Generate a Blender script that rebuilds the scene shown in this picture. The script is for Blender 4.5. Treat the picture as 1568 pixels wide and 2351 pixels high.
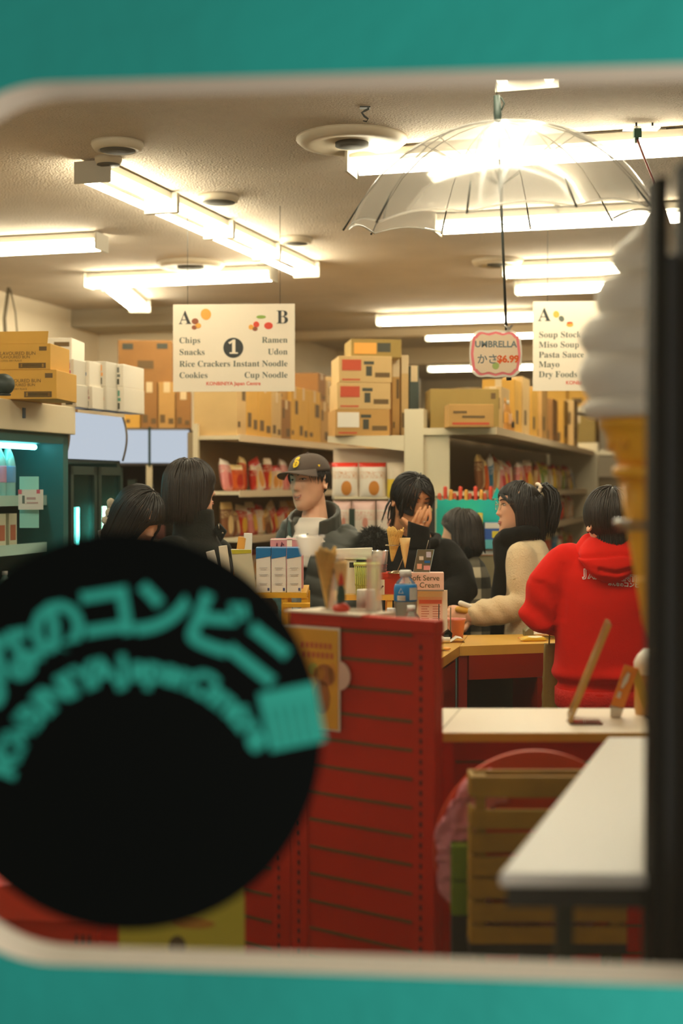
import bpy, bmesh, math, random
import numpy as np
from mathutils import Vector, Matrix, noise
for o in list(bpy.data.objects): bpy.data.objects.remove(o)
C = bpy.context.scene
COL = C.collection
random.seed(7)
# ---------------------------------------------------------------- camera, world, exposure
F = 3300.0; CX, CY = 784.0, 1175.5; EYE = 1.6
PITCH = math.atan2(CY-1118.0, F)
cam = bpy.data.cameras.new('camera'); camo = bpy.data.objects.new('camera', cam); COL.objects.link(camo)
camo.location = (0, 0, EYE); camo.rotation_euler = (math.pi/2-PITCH, 0, 0)
cam.sensor_fit = 'AUTO'; cam.sensor_width = 36.0; cam.lens = 36.0*F/2351.0
cam.clip_start = 0.05; cam.clip_end = 100
cam.dof.use_dof = True; cam.dof.focus_distance = 5.3; cam.dof.aperture_fstop = 2.0
C.camera = camo
C.view_settings.view_transform = 'Standard'; C.view_settings.look = 'None'
C.view_settings.exposure = 1.7; C.view_settings.gamma = 1.0; C.view_settings.use_curve_mapping = False
C.cycles.use_denoising = True
C.cycles.max_bounces = 10; C.cycles.transparent_max_bounces = 24; C.cycles.caustics_refractive = False; C.cycles.caustics_reflective = False
C.cycles.sample_clamp_indirect = 4.0
W_ = bpy.data.worlds.new('dusk street'); C.world = W_; W_.use_nodes = True
bgn = W_.node_tree.nodes['Background']; bgn.inputs[0].default_value = (0.75, 0.76, 0.70, 1); bgn.inputs[1].default_value = 0.15
TUBE_E = 10.5          # emission of the fluorescent tubes
# unseen area light added outside at the right to brighten the window frame
sl = bpy.data.lights.new('outdoor_fill_light', 'AREA'); sl.energy = 16; sl.size = 0.8; sl.color = (1.0, 0.93, 0.84)
slo = bpy.data.objects.new('outdoor_fill_light', sl); COL.objects.link(slo)
slo.location = (1.7, 0.8, 1.2)
slo.rotation_euler = (Vector((0.0, 1.6, 1.5))-Vector(slo.location)).to_track_quat('-Z', 'Y').to_euler()

# ---------------------------------------------------------------- helpers
ca, sa = math.cos(PITCH), math.sin(PITCH)
def ray(px, py):
    xr, yr = (px-CX)/F, (CY-py)/F
    return Vector((xr, ca+yr*sa, yr*ca-sa))
def P(px, py, d):
    r = ray(px, py); return Vector((0, 0, EYE))+r*(d/r.y)
def XX(px, d): return (px-CX)/F*d
def ZZ(py, d): return P(784, py, d).z
TH = math.radians(15.5)
U = Vector((math.sin(TH), math.cos(TH), 0)); V = Vector((math.cos(TH), -math.sin(TH), 0))
R0 = -TH
def UV(u, v, z=0): return U*u+V*v+Vector((0, 0, z))
def srgb(c):
    if isinstance(c, str): c = [int(c[i:i+2], 16) for i in (0, 2, 4)]
    return tuple(((x/255)/12.92 if x/255 <= .04045 else ((x/255+.055)/1.055)**2.4) for x in c)+(1,)
MATS = {}
def mat(name, col, rough=.5, metal=0, var=.0, scale=20, bump=0, bscale=80, emit=0, spec=.5, trans=0, coat=0, sheen=0):
    if name in MATS: return MATS[name]
    m = bpy.data.materials.new(name); m.use_nodes = True; nt = m.node_tree; b = nt.nodes['Principled BSDF']
    c = srgb(col); b.inputs['Base Color'].default_value = c; b.inputs['Roughness'].default_value = rough
    b.inputs['Metallic'].default_value = metal; b.inputs['Specular IOR Level'].default_value = spec
    if trans: b.inputs['Transmission Weight'].default_value = trans
    if coat: b.inputs['Coat Weight'].default_value = coat
    if sheen: b.inputs['Sheen Weight'].default_value = sheen
    if emit:
        b.inputs['Emission Color'].default_value = c; b.inputs['Emission Strength'].default_value = emit
    if var or bump:
        tc = nt.nodes.new('ShaderNodeTexCoord')
    if var:
        n = nt.nodes.new('ShaderNodeTexNoise'); n.inputs['Scale'].default_value = scale; n.inputs['Detail'].default_value = 4
        nt.links.new(tc.outputs['Object'], n.inputs['Vector'])
        r = nt.nodes.new('ShaderNodeValToRGB')
        r.color_ramp.elements[0].position = .3; r.color_ramp.elements[1].position = .7
        r.color_ramp.elements[0].color = tuple(x*(1-var) for x in c[:3])+(1,)
        r.color_ramp.elements[1].color = tuple(min(1, x*(1+var)) for x in c[:3])+(1,)
        nt.links.new(n.outputs['Fac'], r.inputs['Fac']); nt.links.new(r.outputs['Color'], b.inputs['Base Color'])
    if bump:
        n2 = nt.nodes.new('ShaderNodeTexNoise'); n2.inputs['Scale'].default_value = bscale; n2.inputs['Detail'].default_value = 5
        nt.links.new(tc.outputs['Object'], n2.inputs['Vector'])
        bp = nt.nodes.new('ShaderNodeBump'); bp.inputs['Strength'].default_value = bump; bp.inputs['Distance'].default_value = .02
        nt.links.new(n2.outputs['Fac'], bp.inputs['Height']); nt.links.new(bp.outputs['Normal'], b.inputs['Normal'])
    MATS[name] = m; return m
def emat(name, col, e):
    if name in MATS: return MATS[name]
    m = bpy.data.materials.new(name); m.use_nodes = True; nt = m.node_tree; nt.nodes.clear()
    em = nt.nodes.new('ShaderNodeEmission'); em.inputs[0].default_value = srgb(col); em.inputs[1].default_value = e
    out = nt.nodes.new('ShaderNodeOutputMaterial'); nt.links.new(em.outputs[0], out.inputs[0]); MATS[name] = m; return m
def clear(name, tint=(255, 255, 255), gloss=.06, film=.03, filmcol=(255, 250, 240), rough=.03):
    """thin clear sheet: mostly transparent, a little reflection, a faint film that scatters light"""
    if name in MATS: return MATS[name]
    m = bpy.data.materials.new(name); m.use_nodes = True; nt = m.node_tree; nt.nodes.clear(); N = nt.nodes.new
    t = N('ShaderNodeBsdfTransparent'); t.inputs[0].default_value = srgb(tint)
    g = N('ShaderNodeBsdfGlossy'); g.inputs['Roughness'].default_value = rough
    d = N('ShaderNodeBsdfTranslucent'); d.inputs[0].default_value = srgb(filmcol)
    d2 = N('ShaderNodeBsdfDiffuse'); d2.inputs[0].default_value = srgb(filmcol)
    mx = N('ShaderNodeMixShader'); mx.inputs[0].default_value = .25
    nt.links.new(d.outputs[0], mx.inputs[1]); nt.links.new(d2.outputs[0], mx.inputs[2])
    m1 = N('ShaderNodeMixShader'); m1.inputs[0].default_value = film
    nt.links.new(t.outputs[0], m1.inputs[1]); nt.links.new(mx.outputs[0], m1.inputs[2])
    lw = N('ShaderNodeLayerWeight'); lw.inputs[0].default_value = .25
    ml = N('ShaderNodeMath'); ml.operation = 'MULTIPLY'; ml.inputs[1].default_value = gloss*4
    nt.links.new(lw.outputs['Fresnel'], ml.inputs[0])
    m2 = N('ShaderNodeMixShader'); nt.links.new(ml.outputs[0], m2.inputs[0])
    nt.links.new(m1.outputs[0], m2.inputs[1]); nt.links.new(g.outputs[0], m2.inputs[2])
    o = N('ShaderNodeOutputMaterial'); nt.links.new(m2.outputs[0], o.inputs[0]); MATS[name] = m; return m

def text_geo(s, size, bold=0.0, align='CENTER'):
    cu = bpy.data.curves.new('t', 'FONT'); cu.body = s; cu.size = size; cu.offset = bold; cu.resolution_u = 3
    cu.align_x = align; cu.align_y = 'CENTER'
    o = bpy.data.objects.new('t', cu); COL.objects.link(o)
    me = bpy.data.meshes.new_from_object(o.evaluated_get(bpy.context.evaluated_depsgraph_get()))
    vs = [v.co.copy() for v in me.vertices]; fs = [tuple(p.vertices) for p in me.polygons]
    bpy.data.objects.remove(o); bpy.data.curves.remove(cu); bpy.data.meshes.remove(me)
    return vs, fs
SERIF = {}
for i, ch in enumerate('ABCDEFGHIJKLMNOPQRSTUVWXYZ'): SERIF[ch] = chr(0x1D400+i)
for i, ch in enumerate('abcdefghijklmnopqrstuvwxyz'): SERIF[ch] = chr(0x1D41A+i)
def serif(s): return ''.join(SERIF.get(c, c) for c in s)

class MB:
    def __init__(s): s.v = []; s.f = []; s.m = []; s.s = []
    def add(s, vs, fs, mi=0, smooth=False, M=None):
        o = len(s.v)
        s.v += [(M @ Vector(v)) for v in vs] if M else [Vector(v) for v in vs]
        for f in fs: s.f.append(tuple(o+i for i in f)); s.m.append(mi); s.s.append(smooth)
        return s
    def box(s, c, size, M=None, mi=0):
        x, y, z = [a/2 for a in size]; c = Vector(c)
        vs = [c+Vector(p) for p in ((-x,-y,-z),(x,-y,-z),(x,y,-z),(-x,y,-z),(-x,-y,z),(x,-y,z),(x,y,z),(-x,y,z))]
        return s.add(vs, [(0,3,2,1),(4,5,6,7),(0,1,5,4),(1,2,6,5),(2,3,7,6),(3,0,4,7)], mi, False, M)
    def b2(s, p, q, M=None, mi=0):
        p = Vector(p); q = Vector(q); return s.box((p+q)/2, [abs(a) for a in (q-p)], M, mi)
    def tube(s, pts, r, n=8, flat=1.0, mi=0, cap=True, side=None):
        pts = [Vector(p) for p in pts]; k = len(pts)
        rs = list(r) if hasattr(r, '__len__') else [r]*k
        t0 = (pts[1]-pts[0]).normalized()
        a = Vector(side) if side is not None else (Vector((0,0,1)) if abs(t0.z) < .9 else Vector((1,0,0)))
        a = (a-t0*a.dot(t0)).normalized(); vs = []
        for i in range(k):
            t = (pts[min(i+1,k-1)]-pts[max(i-1,0)])
            if t.length < 1e-9: t = t0
            t = t.normalized(); a = (a-t*a.dot(t))
            a = a.normalized() if a.length > 1e-6 else t.orthogonal().normalized(); b = t.cross(a)
            for j in range(n):
                w = 2*math.pi*j/n; vs.append(pts[i]+a*math.cos(w)*rs[i]+b*math.sin(w)*rs[i]*flat)
        fs = [(i*n+j, i*n+(j+1)%n, (i+1)*n+(j+1)%n, (i+1)*n+j) for i in range(k-1) for j in range(n)]
        if cap: fs += [tuple(range(n-1,-1,-1)), tuple((k-1)*n+j for j in range(n))]
        return s.add(vs, fs, mi, True)
    def cap(s, pts, r, n=12, flat=1.0, mi=0):   # tube with rounded ends
        pts = [Vector(p) for p in pts]; rs = list(r) if hasattr(r, '__len__') else [r]*len(pts)
        d0 = (pts[0]-pts[1]).normalized(); d1 = (pts[-1]-pts[-2]).normalized(); P_ = []; R_ = []
        for q in (.98,.8,.45): P_.append(pts[0]+d0*rs[0]*q); R_.append(rs[0]*math.sqrt(1-q*q))
        P_ += pts; R_ += rs
        for q in (.45,.8,.98): P_.append(pts[-1]+d1*rs[-1]*q); R_.append(rs[-1]*math.sqrt(1-q*q))
        return s.tube(P_, R_, n, flat, mi)
    def lathe(s, prof, n=24, c=(0,0,0), mi=0, M=None, smooth=True):
        vs = []; fs = []; c = Vector(c); k = len(prof)
        for r, z in prof:
            for j in range(n):
                w = 2*math.pi*j/n; vs.append(c+Vector((r*math.cos(w), r*math.sin(w), z)))
        for i in range(k-1):
            for j in range(n): fs.append((i*n+j, i*n+(j+1)%n, (i+1)*n+(j+1)%n, (i+1)*n+j))
        if prof[0][0] > 1e-5: fs.append(tuple(range(n-1,-1,-1)))
        if prof[-1][0] > 1e-5: fs.append(tuple((k-1)*n+j for j in range(n)))
        return s.add(vs, fs, mi, smooth, M)
    def ell(s, c, r, M=None, nu=20, nv=12, mi=0):
        c = Vector(c); vs = [c+Vector((0,0,-r[2]))]; fs = []
        for i in range(1, nv):
            a = -math.pi/2+math.pi*i/nv
            for j in range(nu):
                w = 2*math.pi*j/nu; vs.append(c+Vector((r[0]*math.cos(a)*math.cos(w), r[1]*math.cos(a)*math.sin(w), r[2]*math.sin(a))))
        vs.append(c+Vector((0,0,r[2]))); L = len(vs)-1
        for j in range(nu):
            fs.append((0, 1+(j+1)%nu, 1+j)); fs.append((L, L-nu+j, L-nu+(j+1)%nu))
            for i in range(nv-2): fs.append((1+i*nu+j, 1+i*nu+(j+1)%nu, 1+(i+1)*nu+(j+1)%nu, 1+(i+1)*nu+j))
        return s.add(vs, fs, mi, True, M)
    def loft(s, rings, mi=0, M=None, cap=True, smooth=True):
        n = len(rings[0]); vs = [p for r in rings for p in r]; k = len(rings)
        fs = [(i*n+j, i*n+(j+1)%n, (i+1)*n+(j+1)%n, (i+1)*n+j) for i in range(k-1) for j in range(n)]
        if cap: fs += [tuple(range(n-1,-1,-1)), tuple((k-1)*n+j for j in range(n))]
        return s.add(vs, fs, mi, smooth, M)
    def prism(s, poly, y0, y1, M=None, mi=0):      # polygon in x,z extruded along y
        n = len(poly); vs = [(x, y0, z) for x, z in poly]+[(x, y1, z) for x, z in poly]
        fs = [tuple(range(n)), tuple(range(2*n-1, n-1, -1))]+[(j, n+j, n+(j+1)%n, (j+1)%n) for j in range(n)]
        return s.add(vs, fs, mi, False, M)
    def text(s, t, size, M, bold=0, mi=0, align='CENTER'):
        vs, fs = text_geo(t, size, bold, align); return s.add(vs, fs, mi, False, M)
    def build(s, name, mats, parent=None, loc=None, rz=0, bevel=0, solid=0):
        me = bpy.data.meshes.new(name); me.from_pydata([tuple(v) for v in s.v], [], s.f)
        if not isinstance(mats, (list, tuple)): mats = [mats]
        for m in mats: me.materials.append(m)
        me.polygons.foreach_set('material_index', s.m); me.polygons.foreach_set('use_smooth', s.s)
        me.validate(); me.update()
        o = bpy.data.objects.new(name, me); COL.objects.link(o)
        if parent: o.parent = parent
        if loc is not None: o.location = loc
        o.rotation_euler = (0, 0, rz)
        if bevel:
            b = o.modifiers.new('bevel', 'BEVEL'); b.width = bevel; b.segments = 2; b.limit_method = 'ANGLE'
        if solid:
            b = o.modifiers.new('solid', 'SOLIDIFY'); b.thickness = solid
        return o
def tag(o, label, cat, group=None, kind=None):
    if label: o['label'] = label
    if cat: o['category'] = cat
    if group: o['group'] = group
    if kind: o['kind'] = kind
    return o
def T(name, label, cat, loc, rz=0, group=None):
    o = bpy.data.objects.new(name, None); COL.objects.link(o); o.location = loc; o.rotation_euler = (0, 0, rz)
    o.empty_display_size = .05
    return tag(o, label, cat, group)
def S(name, mb, m, **k):
    o = mb.build(name, m, **k); o['kind'] = 'structure'; return o
def dup(root, loc=None, rz=None, label=None, group=None, scale=None):
    r = root.copy(); COL.objects.link(r)
    if loc is not None: r.location = loc
    if rz is not None: r.rotation_euler = (r.rotation_euler[0], r.rotation_euler[1], rz)
    if label: r['label'] = label
    if group: r['group'] = group
    if scale: r.scale = scale
    for ch in list(root.children):
        c = ch.copy(); COL.objects.link(c); c.parent = r
        for g in list(ch.children):
            d = g.copy(); COL.objects.link(d); d.parent = c
    return r
# text matrices: facing -Y (towards the camera); facing along any horizontal normal
def faceM(c, rz=0):      # text plane upright, reads left-to-right along local x, faces local -y rotated by rz
    return Matrix.Translation(Vector(c)) @ Matrix.Rotation(rz, 4, 'Z') @ Matrix.Rotation(math.pi/2, 4, 'X')
ORD = 'first second third fourth fifth sixth seventh eighth ninth tenth eleventh twelfth thirteenth fourteenth fifteenth sixteenth seventeenth eighteenth nineteenth twentieth'.split()
ORD += ['twenty-'+o for o in ORD[:9]]+['thirtieth']+['thirty-'+o for o in ORD[:9]]
def remesh(o, vox, it=2, fn=None):
    md = o.modifiers.new('r', 'REMESH'); md.mode = 'VOXEL'; md.voxel_size = vox; md.use_smooth_shade = True
    if it:
        sm = o.modifiers.new('s', 'SMOOTH'); sm.iterations = it; sm.factor = .5
    me = bpy.data.meshes.new_from_object(o.evaluated_get(bpy.context.evaluated_depsgraph_get()))
    old = o.data; mats = list(old.materials); o.modifiers.clear(); o.data = me; me.name = o.name
    me.materials.clear()
    for m in mats: me.materials.append(m)
    bpy.data.meshes.remove(old)
    if fn:
        n = len(me.vertices); co = np.empty(n*3); me.vertices.foreach_get('co', co); co = co.reshape(-1, 3)
        nr = np.empty(n*3); me.vertices.foreach_get('normal', nr); nr = nr.reshape(-1, 3)
        d = np.array([fn(Vector(c)) for c in co]); me.vertices.foreach_set('co', (co+nr*d[:, None]).ravel())
    me.polygons.foreach_set('use_smooth', [True]*len(me.polygons)); me.update(); return o
# ---------------------------------------------------------------- room shell
CEIL = 3.0
m_ceil = mat('ceiling stucco', (208,192,172), .9, var=.06, scale=3, bump=.9, bscale=95)
m_wall = mat('cream wall paint', (236,220,192), .85, var=.04, scale=2)
m_floor = mat('grey shop floor', (96,90,80), .35, var=.15, scale=1.5)
m_teal = mat('teal painted frame', (16,148,138), .55, var=.08, scale=4, bump=.08, bscale=30)
m_lip = mat('cream window lip', (196,184,166), .6)
m_blk = mat('black lacquer', (6,8,5), .6, spec=.12)
m_white = mat('white enamel', (232,226,214), .45)
m_cream = mat('cream enamel', (226,212,180), .5)
m_dark = mat('dark steel', (44,46,42), .5)
mb = MB(); mb.b2((-9,1.0,CEIL), (8,21,CEIL+.1)); S('ceiling', mb, m_ceil)
mb = MB(); mb.b2((-9,1.0,-.1), (8,21,0)); S('floor', mb, m_floor)
mb = MB(); mb.b2((-.1,0,0), (0,9.6,CEIL)); S('wall_left', mb, m_wall, loc=UV(1.3,-5.1), rz=R0)
mb = MB(); mb.b2((0,0,0), (1.2,.1,CEIL)); S('wall_jog', mb, m_wall, loc=UV(10.9,-5.2), rz=R0)
mb = MB(); mb.b2((-.1,0,0), (0,7.6,CEIL)); S('wall_rear_left', mb, m_wall, loc=UV(11,-4.0), rz=R0)
mb = MB(); mb.b2((0,0,0), (8.6,.1,CEIL)); S('wall_back', mb, m_wall, loc=UV(18.5,-4.1), rz=R0)
mb = MB(); mb.b2((0,0,0), (.1,18,CEIL)); S('wall_right', mb, m_wall, loc=UV(.9,4.4), rz=R0)
m_beam = mat('beam paint', (214,194,160), .8)
mb = MB(); mb.b2((-4,0,2.84), (4.4,.3,CEIL)); S('trim_beam', mb, m_beam, loc=UV(14.2,0), rz=R0)
mb = MB(); mb.b2((-4,0,2.93), (4.4,.16,CEIL)); S('trim_beam_far', mb, m_beam, loc=UV(12.4,0), rz=R0)
mb = MB(); mb.b2((0,0,2.86), (1.5,.5,CEIL)); S('trim_soffit', mb, mat('soffit', (170,158,136), .8), loc=UV(10.4,-5.1), rz=R0)
# the shop window wall
WA = math.radians(5.6); Vw = Vector((math.cos(WA), -math.sin(WA), 0)); Nw = Vector((math.sin(WA), math.cos(WA), 0))
W0 = P(784, 1118, 1.6)
def WP(px, py, off=0.0):
    r = ray(px, py); o = Vector((0,0,EYE)); q = W0+Nw*off
    return o+r*((q-o).dot(Nw)/r.dot(Nw))
def WL(px, py, off=0.0):          # local (s, z) in the window plane
    p = WP(px, py, off); return ((p-W0).dot(Vw), p.z)
WT = .07
l, zb = WL(-185, 2213); _, zb2 = WL(1500, 2252); r_, zt = WL(2150, 131); r_ = .62
zb = .5*(zb+zb2)
rad = .158
def rrect(x0, z0, x1, z1, r, k=14):
    pts = []
    for cx, cz, a0 in ((x1-r,z1-r,0), (x0+r,z1-r,90), (x0+r,z0+r,180), (x1-r,z0+r,270)):
        for i in range(k+1):
            a = math.radians(a0+90*i/k); pts.append((cx+r*math.cos(a), cz+r*math.sin(a)))
    return pts
inn = rrect(l, zb, r_, zt, rad)
OX0, OX1, OZ0, OZ1 = -6.0, 5.0, 0.0, CEIL
out = []
cxm, czm = (l+r_)/2, (zb+zt)/2
for x, z in inn:      # push each point of the opening out to the wall's outer rectangle
    dx, dz = x-cxm, z-czm; k = 1e9
    if abs(dx) > 1e-6: k = min(k, ((OX1 if dx > 0 else OX0)-cxm)/dx)
    if abs(dz) > 1e-6: k = min(k, ((OZ1 if dz > 0 else OZ0)-czm)/dz)
    out.append((cxm+dx*k, czm+dz*k))
n = len(inn); mb = MB()
vs = [(x,0,z) for x,z in inn]+[(x,0,z) for x,z in out]+[(x,WT,z) for x,z in inn]+[(x,WT,z) for x,z in out]
mb.add(vs, [(j, (j+1)%n, n+(j+1)%n, n+j) for j in range(n)], 0)
mb.add(vs, [(2*n+j, 3*n+j, 3*n+(j+1)%n, 2*n+(j+1)%n) for j in range(n)], 1)
mb.add(vs, [(j, 2*n+j, 2*n+(j+1)%n, (j+1)%n) for j in range(n)], 1)
ow = Vector((W0.x, W0.y, 0))
S('wall_front', mb, [m_teal, m_lip], loc=ow, rz=-WA)
m_pane = clear('window glass', gloss=.008, film=.010, filmcol=(255,236,206))
mb = MB(); mb.prism([(x*1.0,z) for x,z in rrect(l-.005, zb-.005, r_+.005, zt+.005, rad)], WT*.55, WT*.55+.006)
S('window_1', mb, m_pane, loc=ow, rz=-WA)
# round black sticker with teal lettering, on the outside of the pane
SO = WT*.55-.003
t = T('window_sticker', 'large round black shop sticker with teal lettering stuck on the window glass', 'sticker', W0+Nw*SO, -WA)
def SP(px, py, off=0.0):
    a, z = WL(px, py, SO); return Vector((a, off, z-EYE))
c0 = SP(284, 1680); rr = (SP(284, 1680)-SP(284, 1222)).length
mb = MB(); mb.prism([(c0.x+rr*math.cos(2*math.pi*i/96), c0.z+rr*math.sin(2*math.pi*i/96)) for i in range(96)], 0, .002)
mb.build('disc', mat('black vinyl', (3,5,3), .7, spec=.1), t)
m_tl = mat('teal vinyl', (32,158,140), .6)
ac = SP(318, 1862); pxm = rr/458.0
mb = MB()
def arc_glyph(mb, ch, ang, r, size, sx=1.0, bold=0):
    a = math.radians(ang); c = Vector((ac.x+r*pxm*math.sin(a), -.0008, ac.z+r*pxm*math.cos(a)))
    M = Matrix.Translation(c) @ Matrix.Rotation(a, 4, 'Y') @ Matrix.Rotation(math.pi/2, 4, 'X') @ Matrix.Diagonal((sx,1,1,1))
    mb.text(ch, size*pxm, M, bold*pxm)
for ch, a in zip('みんなのコンビニ', (-71.5,-55.8,-40.0,-24.3,-9.2,6.4,22.2,37.8)): arc_glyph(mb, ch, a, 455, 142, 1.0, 6.5)
mb.build('japanese_lettering', m_tl, t)
mb = MB()
s1 = 'KONBINIYA'; s2 = 'Japan'; s3 = 'Centre'
for i, ch in enumerate(s1): arc_glyph(mb, ch, -72+i*7.2, 327, 82, 1.12, 4.0)
for i, ch in enumerate(s2): arc_glyph(mb, ch, -6+i*6.6, 327, 82, 1.12, 4.0)
for i, ch in enumerate(s3): arc_glyph(mb, ch, 27+i*6.3, 327, 82, 1.12, 4.0)
mb.build('latin_lettering', m_tl, t)
mb = MB()
q = [SP(*p) for p in ((592,1592),(722,1566),(748,1700),(622,1726))]
mb.prism([(v.x, v.z) for v in q], -.0012, -.0002)
pb = mb.build('teal_card', m_tl, t)
mb = MB()
for k in range(1, 6):
    a, b = q[0].lerp(q[1], k/6), q[3].lerp(q[2], k/6); a2 = a.lerp(b, .3); b = a.lerp(b, .93)
    mb.tube([a2+Vector((0,-.0014,0)), b+Vector((0,-.0014,0))], .0006, 4)
mb.build('card_line', mat('teal line', (18,120,106), .6), pb)

# ---------------------------------------------------------------- ceiling fixtures
m_tube = emat('lit tube', (255,247,216), TUBE_E)
m_fix = mat('lamp housing', (176,168,152), .5)
def fixture(loc, rz, L, label, wide=.16):
    """loc: middle of the lamp under the ceiling; tubes run along local x"""
    t = T('fluorescent_light', label, 'ceiling light', (loc[0], loc[1], CEIL), rz, 'fluorescent ceiling lights')
    mb = MB(); mb.b2((-L/2,-wide*.34,-.042), (L/2,wide*.34,-.012)); mb.b2((-L/2+.1,-.03,-.012), (L/2-.1,.03,0)); mb.build('housing', m_fix, t)
    for s in (-1, 1):
        mb = MB(); mb.b2((s*L/2-.006,-wide/2,-.105), (s*L/2+.006,wide/2,-.01)); mb.build('end_plate', m_fix, t, bevel=.002)
    for s in (-1, 1):
        mb = MB(); mb.tube([(-L/2+.02,s*wide*.36,-.078), (L/2-.02,s*wide*.36,-.078)], .0165, 10); mb.build('tube', m_tube, t)
    return t
def fx_cross(px0, d, L, label):           # across the aisle: starts at px0 on the left
    a = P(px0, 1118, d); c = a+V*(L/2); return fixture(c, R0, L, label)
A0 = P(212, 1118, 6.14); A1 = P(705, 1118, 8.93); dA = (A1-A0)/4
for i in range(4):
    c = A0+dA*(i+.5)
    fixture(c, math.atan2(dA.y, dA.x), dA.length-.02, ['nearest fluorescent lamp of the long row running into the shop', 'second fluorescent lamp of the long row running into the shop', 'third fluorescent lamp of the long row running into the shop', 'last fluorescent lamp of the long row running into the shop'][i], .17)
B0 = P(262, 1118, 9.55); B1 = P(322, 1118, 10.7)
fixture((B0+B1)/2, math.atan2((B1-B0).y, (B1-B0).x), 1.15, 'short looking fluorescent lamp running away under the cross lamp by the left wall')
D1 = P(1208, 1118, 4.72); fixture(D1-U*.62, math.atan2(U.y, U.x), 1.24, 'fluorescent lamp seen end-on above the clear umbrella', .21)
for px0, d, L, lb in ((-225, 8.25, 1.25, 'fluorescent lamp crossing above the coolers at the left edge'),
        (205, 9.42, 1.27, 'fluorescent lamp crossing above the aisle sign numbered one'),
        (806, 6.0, 1.38, 'bright fluorescent lamp shining through the clear umbrella canopy'),
        (1004, 7.4, 1.27, 'fluorescent lamp just below the umbrella rim'),
        (1156, 8.95, 1.27, 'fluorescent lamp beside the ice cream swirl, upper of the pair'),
        (1184, 9.75, 1.27, 'fluorescent lamp beside the ice cream swirl, lower of the pair'),
        (868, 11.6, 1.27, 'long fluorescent lamp over the rear aisle, left of the right sign'),
        (980, 12.8, 1.27, 'fluorescent lamp over the rear aisle behind the umbrella price tag'),
        (985, 16.2, 1.2, 'farthest fluorescent lamp, behind the lower edge of the price tag')):
    fx_cross(px0, d, L, lb)
for x_, y_ in ((-1.0, 3.75), (.55, 3.95), (-2.1, 4.3)):  # lamps added out of view to brighten the people and front counters
    fixture(Vector((x_, y_, 0)), R0, 1.25, {-1.0:'added unseen front lamp above the sticker near the window', .55:'added unseen front lamp above the red fixture near the window', -2.1:'added unseen front lamp above the open cooler near the left wall'}[x_])
m_disc = mat('ceiling disc', (196,182,158), .6); m_hole = mat('vent shade', (74,70,60), .8)
def ceil_disc(px, py, wpx, label, hole=.5, name='ceiling_vent'):
    d = (CEIL-EYE)*F/(CX*0+1118-py); p = P(px, py, d); R = wpx/F*d/2
    t = T(name, label, 'ceiling vent', (p.x, p.y, CEIL))
    mb = MB(); mb.lathe([(R,0),(R,-.012),(R*.9,-.03),(R*.72,-.034),(R*.66,-.02),(R*.4,-.02),(0.0,-.02)], 40); mb.build('rim', m_disc, t)
    mb = MB(); mb.lathe([(R*hole,-.0202),(R*hole,-.034),(R*hole*.6,-.04),(0,-.04)], 32); mb.build('core', m_hole, t)
for a in ((808,320,255,'large round ceiling diffuser left of the umbrella',.3),
          (270,331,120,'round ceiling vent above the near end of the lamp row',.66), (249,364,62,'small dark ceiling vent just over the lamp row end',.85),
          (502,452,94,'round ceiling vent right of the lamp row',.8), (679,548,78,'small round ceiling vent near the far end of the lamp row',.7),
          (438,605,155,'wide flat ceiling diffuser above the cross lamp',.4), (1142,599,118,'round ceiling diffuser behind the umbrella shaft',.4)): ceil_disc(*a)
def hook(px, py, label, s=1.0):
    d = (CEIL-EYE)*F/(1118-py+18); p = P(px, py, d)
    t = T('ceiling_hook', label, 'hook', (p.x, p.y, CEIL)); mb = MB()
    pts = [(.012,0,-.0), (.014,0,-.008), (0,0,-.014), (-.012,0,-.022), (-.002,0,-.036), (.012,0,-.046), (.006,0,-.056), (-.008,0,-.053)]
    mb.tube([Vector(q)*s for q in pts], [.004*s,.004*s,.0045*s,.0045*s,.0045*s,.004*s,.003*s,.002*s], 6); mb.build('hook_wire', m_dark, t)
    mb = MB(); mb.box((0,0,-.002*s), (.04*s,.03*s,.006*s)); mb.build('base_plate', m_dark, t)
hook(838, 268, 'dark hook in the ceiling beside the large diffuser', .95); hook(1279, 490, 'small dark hook in the ceiling seen under the umbrella rim', .7)
# clip with a red cord
d = 5.55; p = P(1468, 296, d); t = T('ceiling_clip', 'dark green clip on a clear plate holding a thin red cord', 'clip', (p.x, p.y, CEIL))
z0 = p.z-CEIL
mb = MB(); mb.b2((-.06,-.03,z0-.002), (.075,.03,z0+.004)); mb.build('clear_plate', clear('clip plate', gloss=.15, film=.3), t)
for x_ in (-.012, .05):
    mb = MB(); mb.tube([(x_,0,z0), (x_,0,0)], .004, 6); mb.build('stem', m_dark, t)
q = P(1463, 322, d)-Vector((p.x,p.y,CEIL))
mb = MB(); mb.b2((-.022,-.012,z0-.035), (.006,.012,z0)); mb.b2((-.018,-.008,z0-.055), (-.004,.008,z0-.035)); mb.build('clip_body', mat('dark green plastic', (22,84,64), .5), t)
cord = [P(*a)-Vector((p.x,p.y,CEIL)) for a in ((1462,318,d), (1478,360,d-.1), (1498,410,d-.2), (1524,480,d-.3), (1546,545,d-.4), (1575,640,d-.5))]
mb = MB(); mb.tube(cord, .0045, 6); mb.build('red_cord', mat('red cord', (120,44,32), .6), t)
# wires hanging at the left wall
for k, (a, b, lb) in enumerate((((20,660),(14,800),'thick dark cable hanging down the left wall'), ((24,665),(40,770),'thin cable hanging beside the thick one on the left wall'))):
    d = 9.9; mb = MB(); A = P(*a, d); B = P(*b, d); mb.tube([A, A.lerp(B,.5)+Vector((.01 if k else -.02,0,0)), B], .012-.006*k, 6); tag(mb.build('cable', mat('grey cable', (120,108,84), .6)), lb, 'cable')

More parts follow.
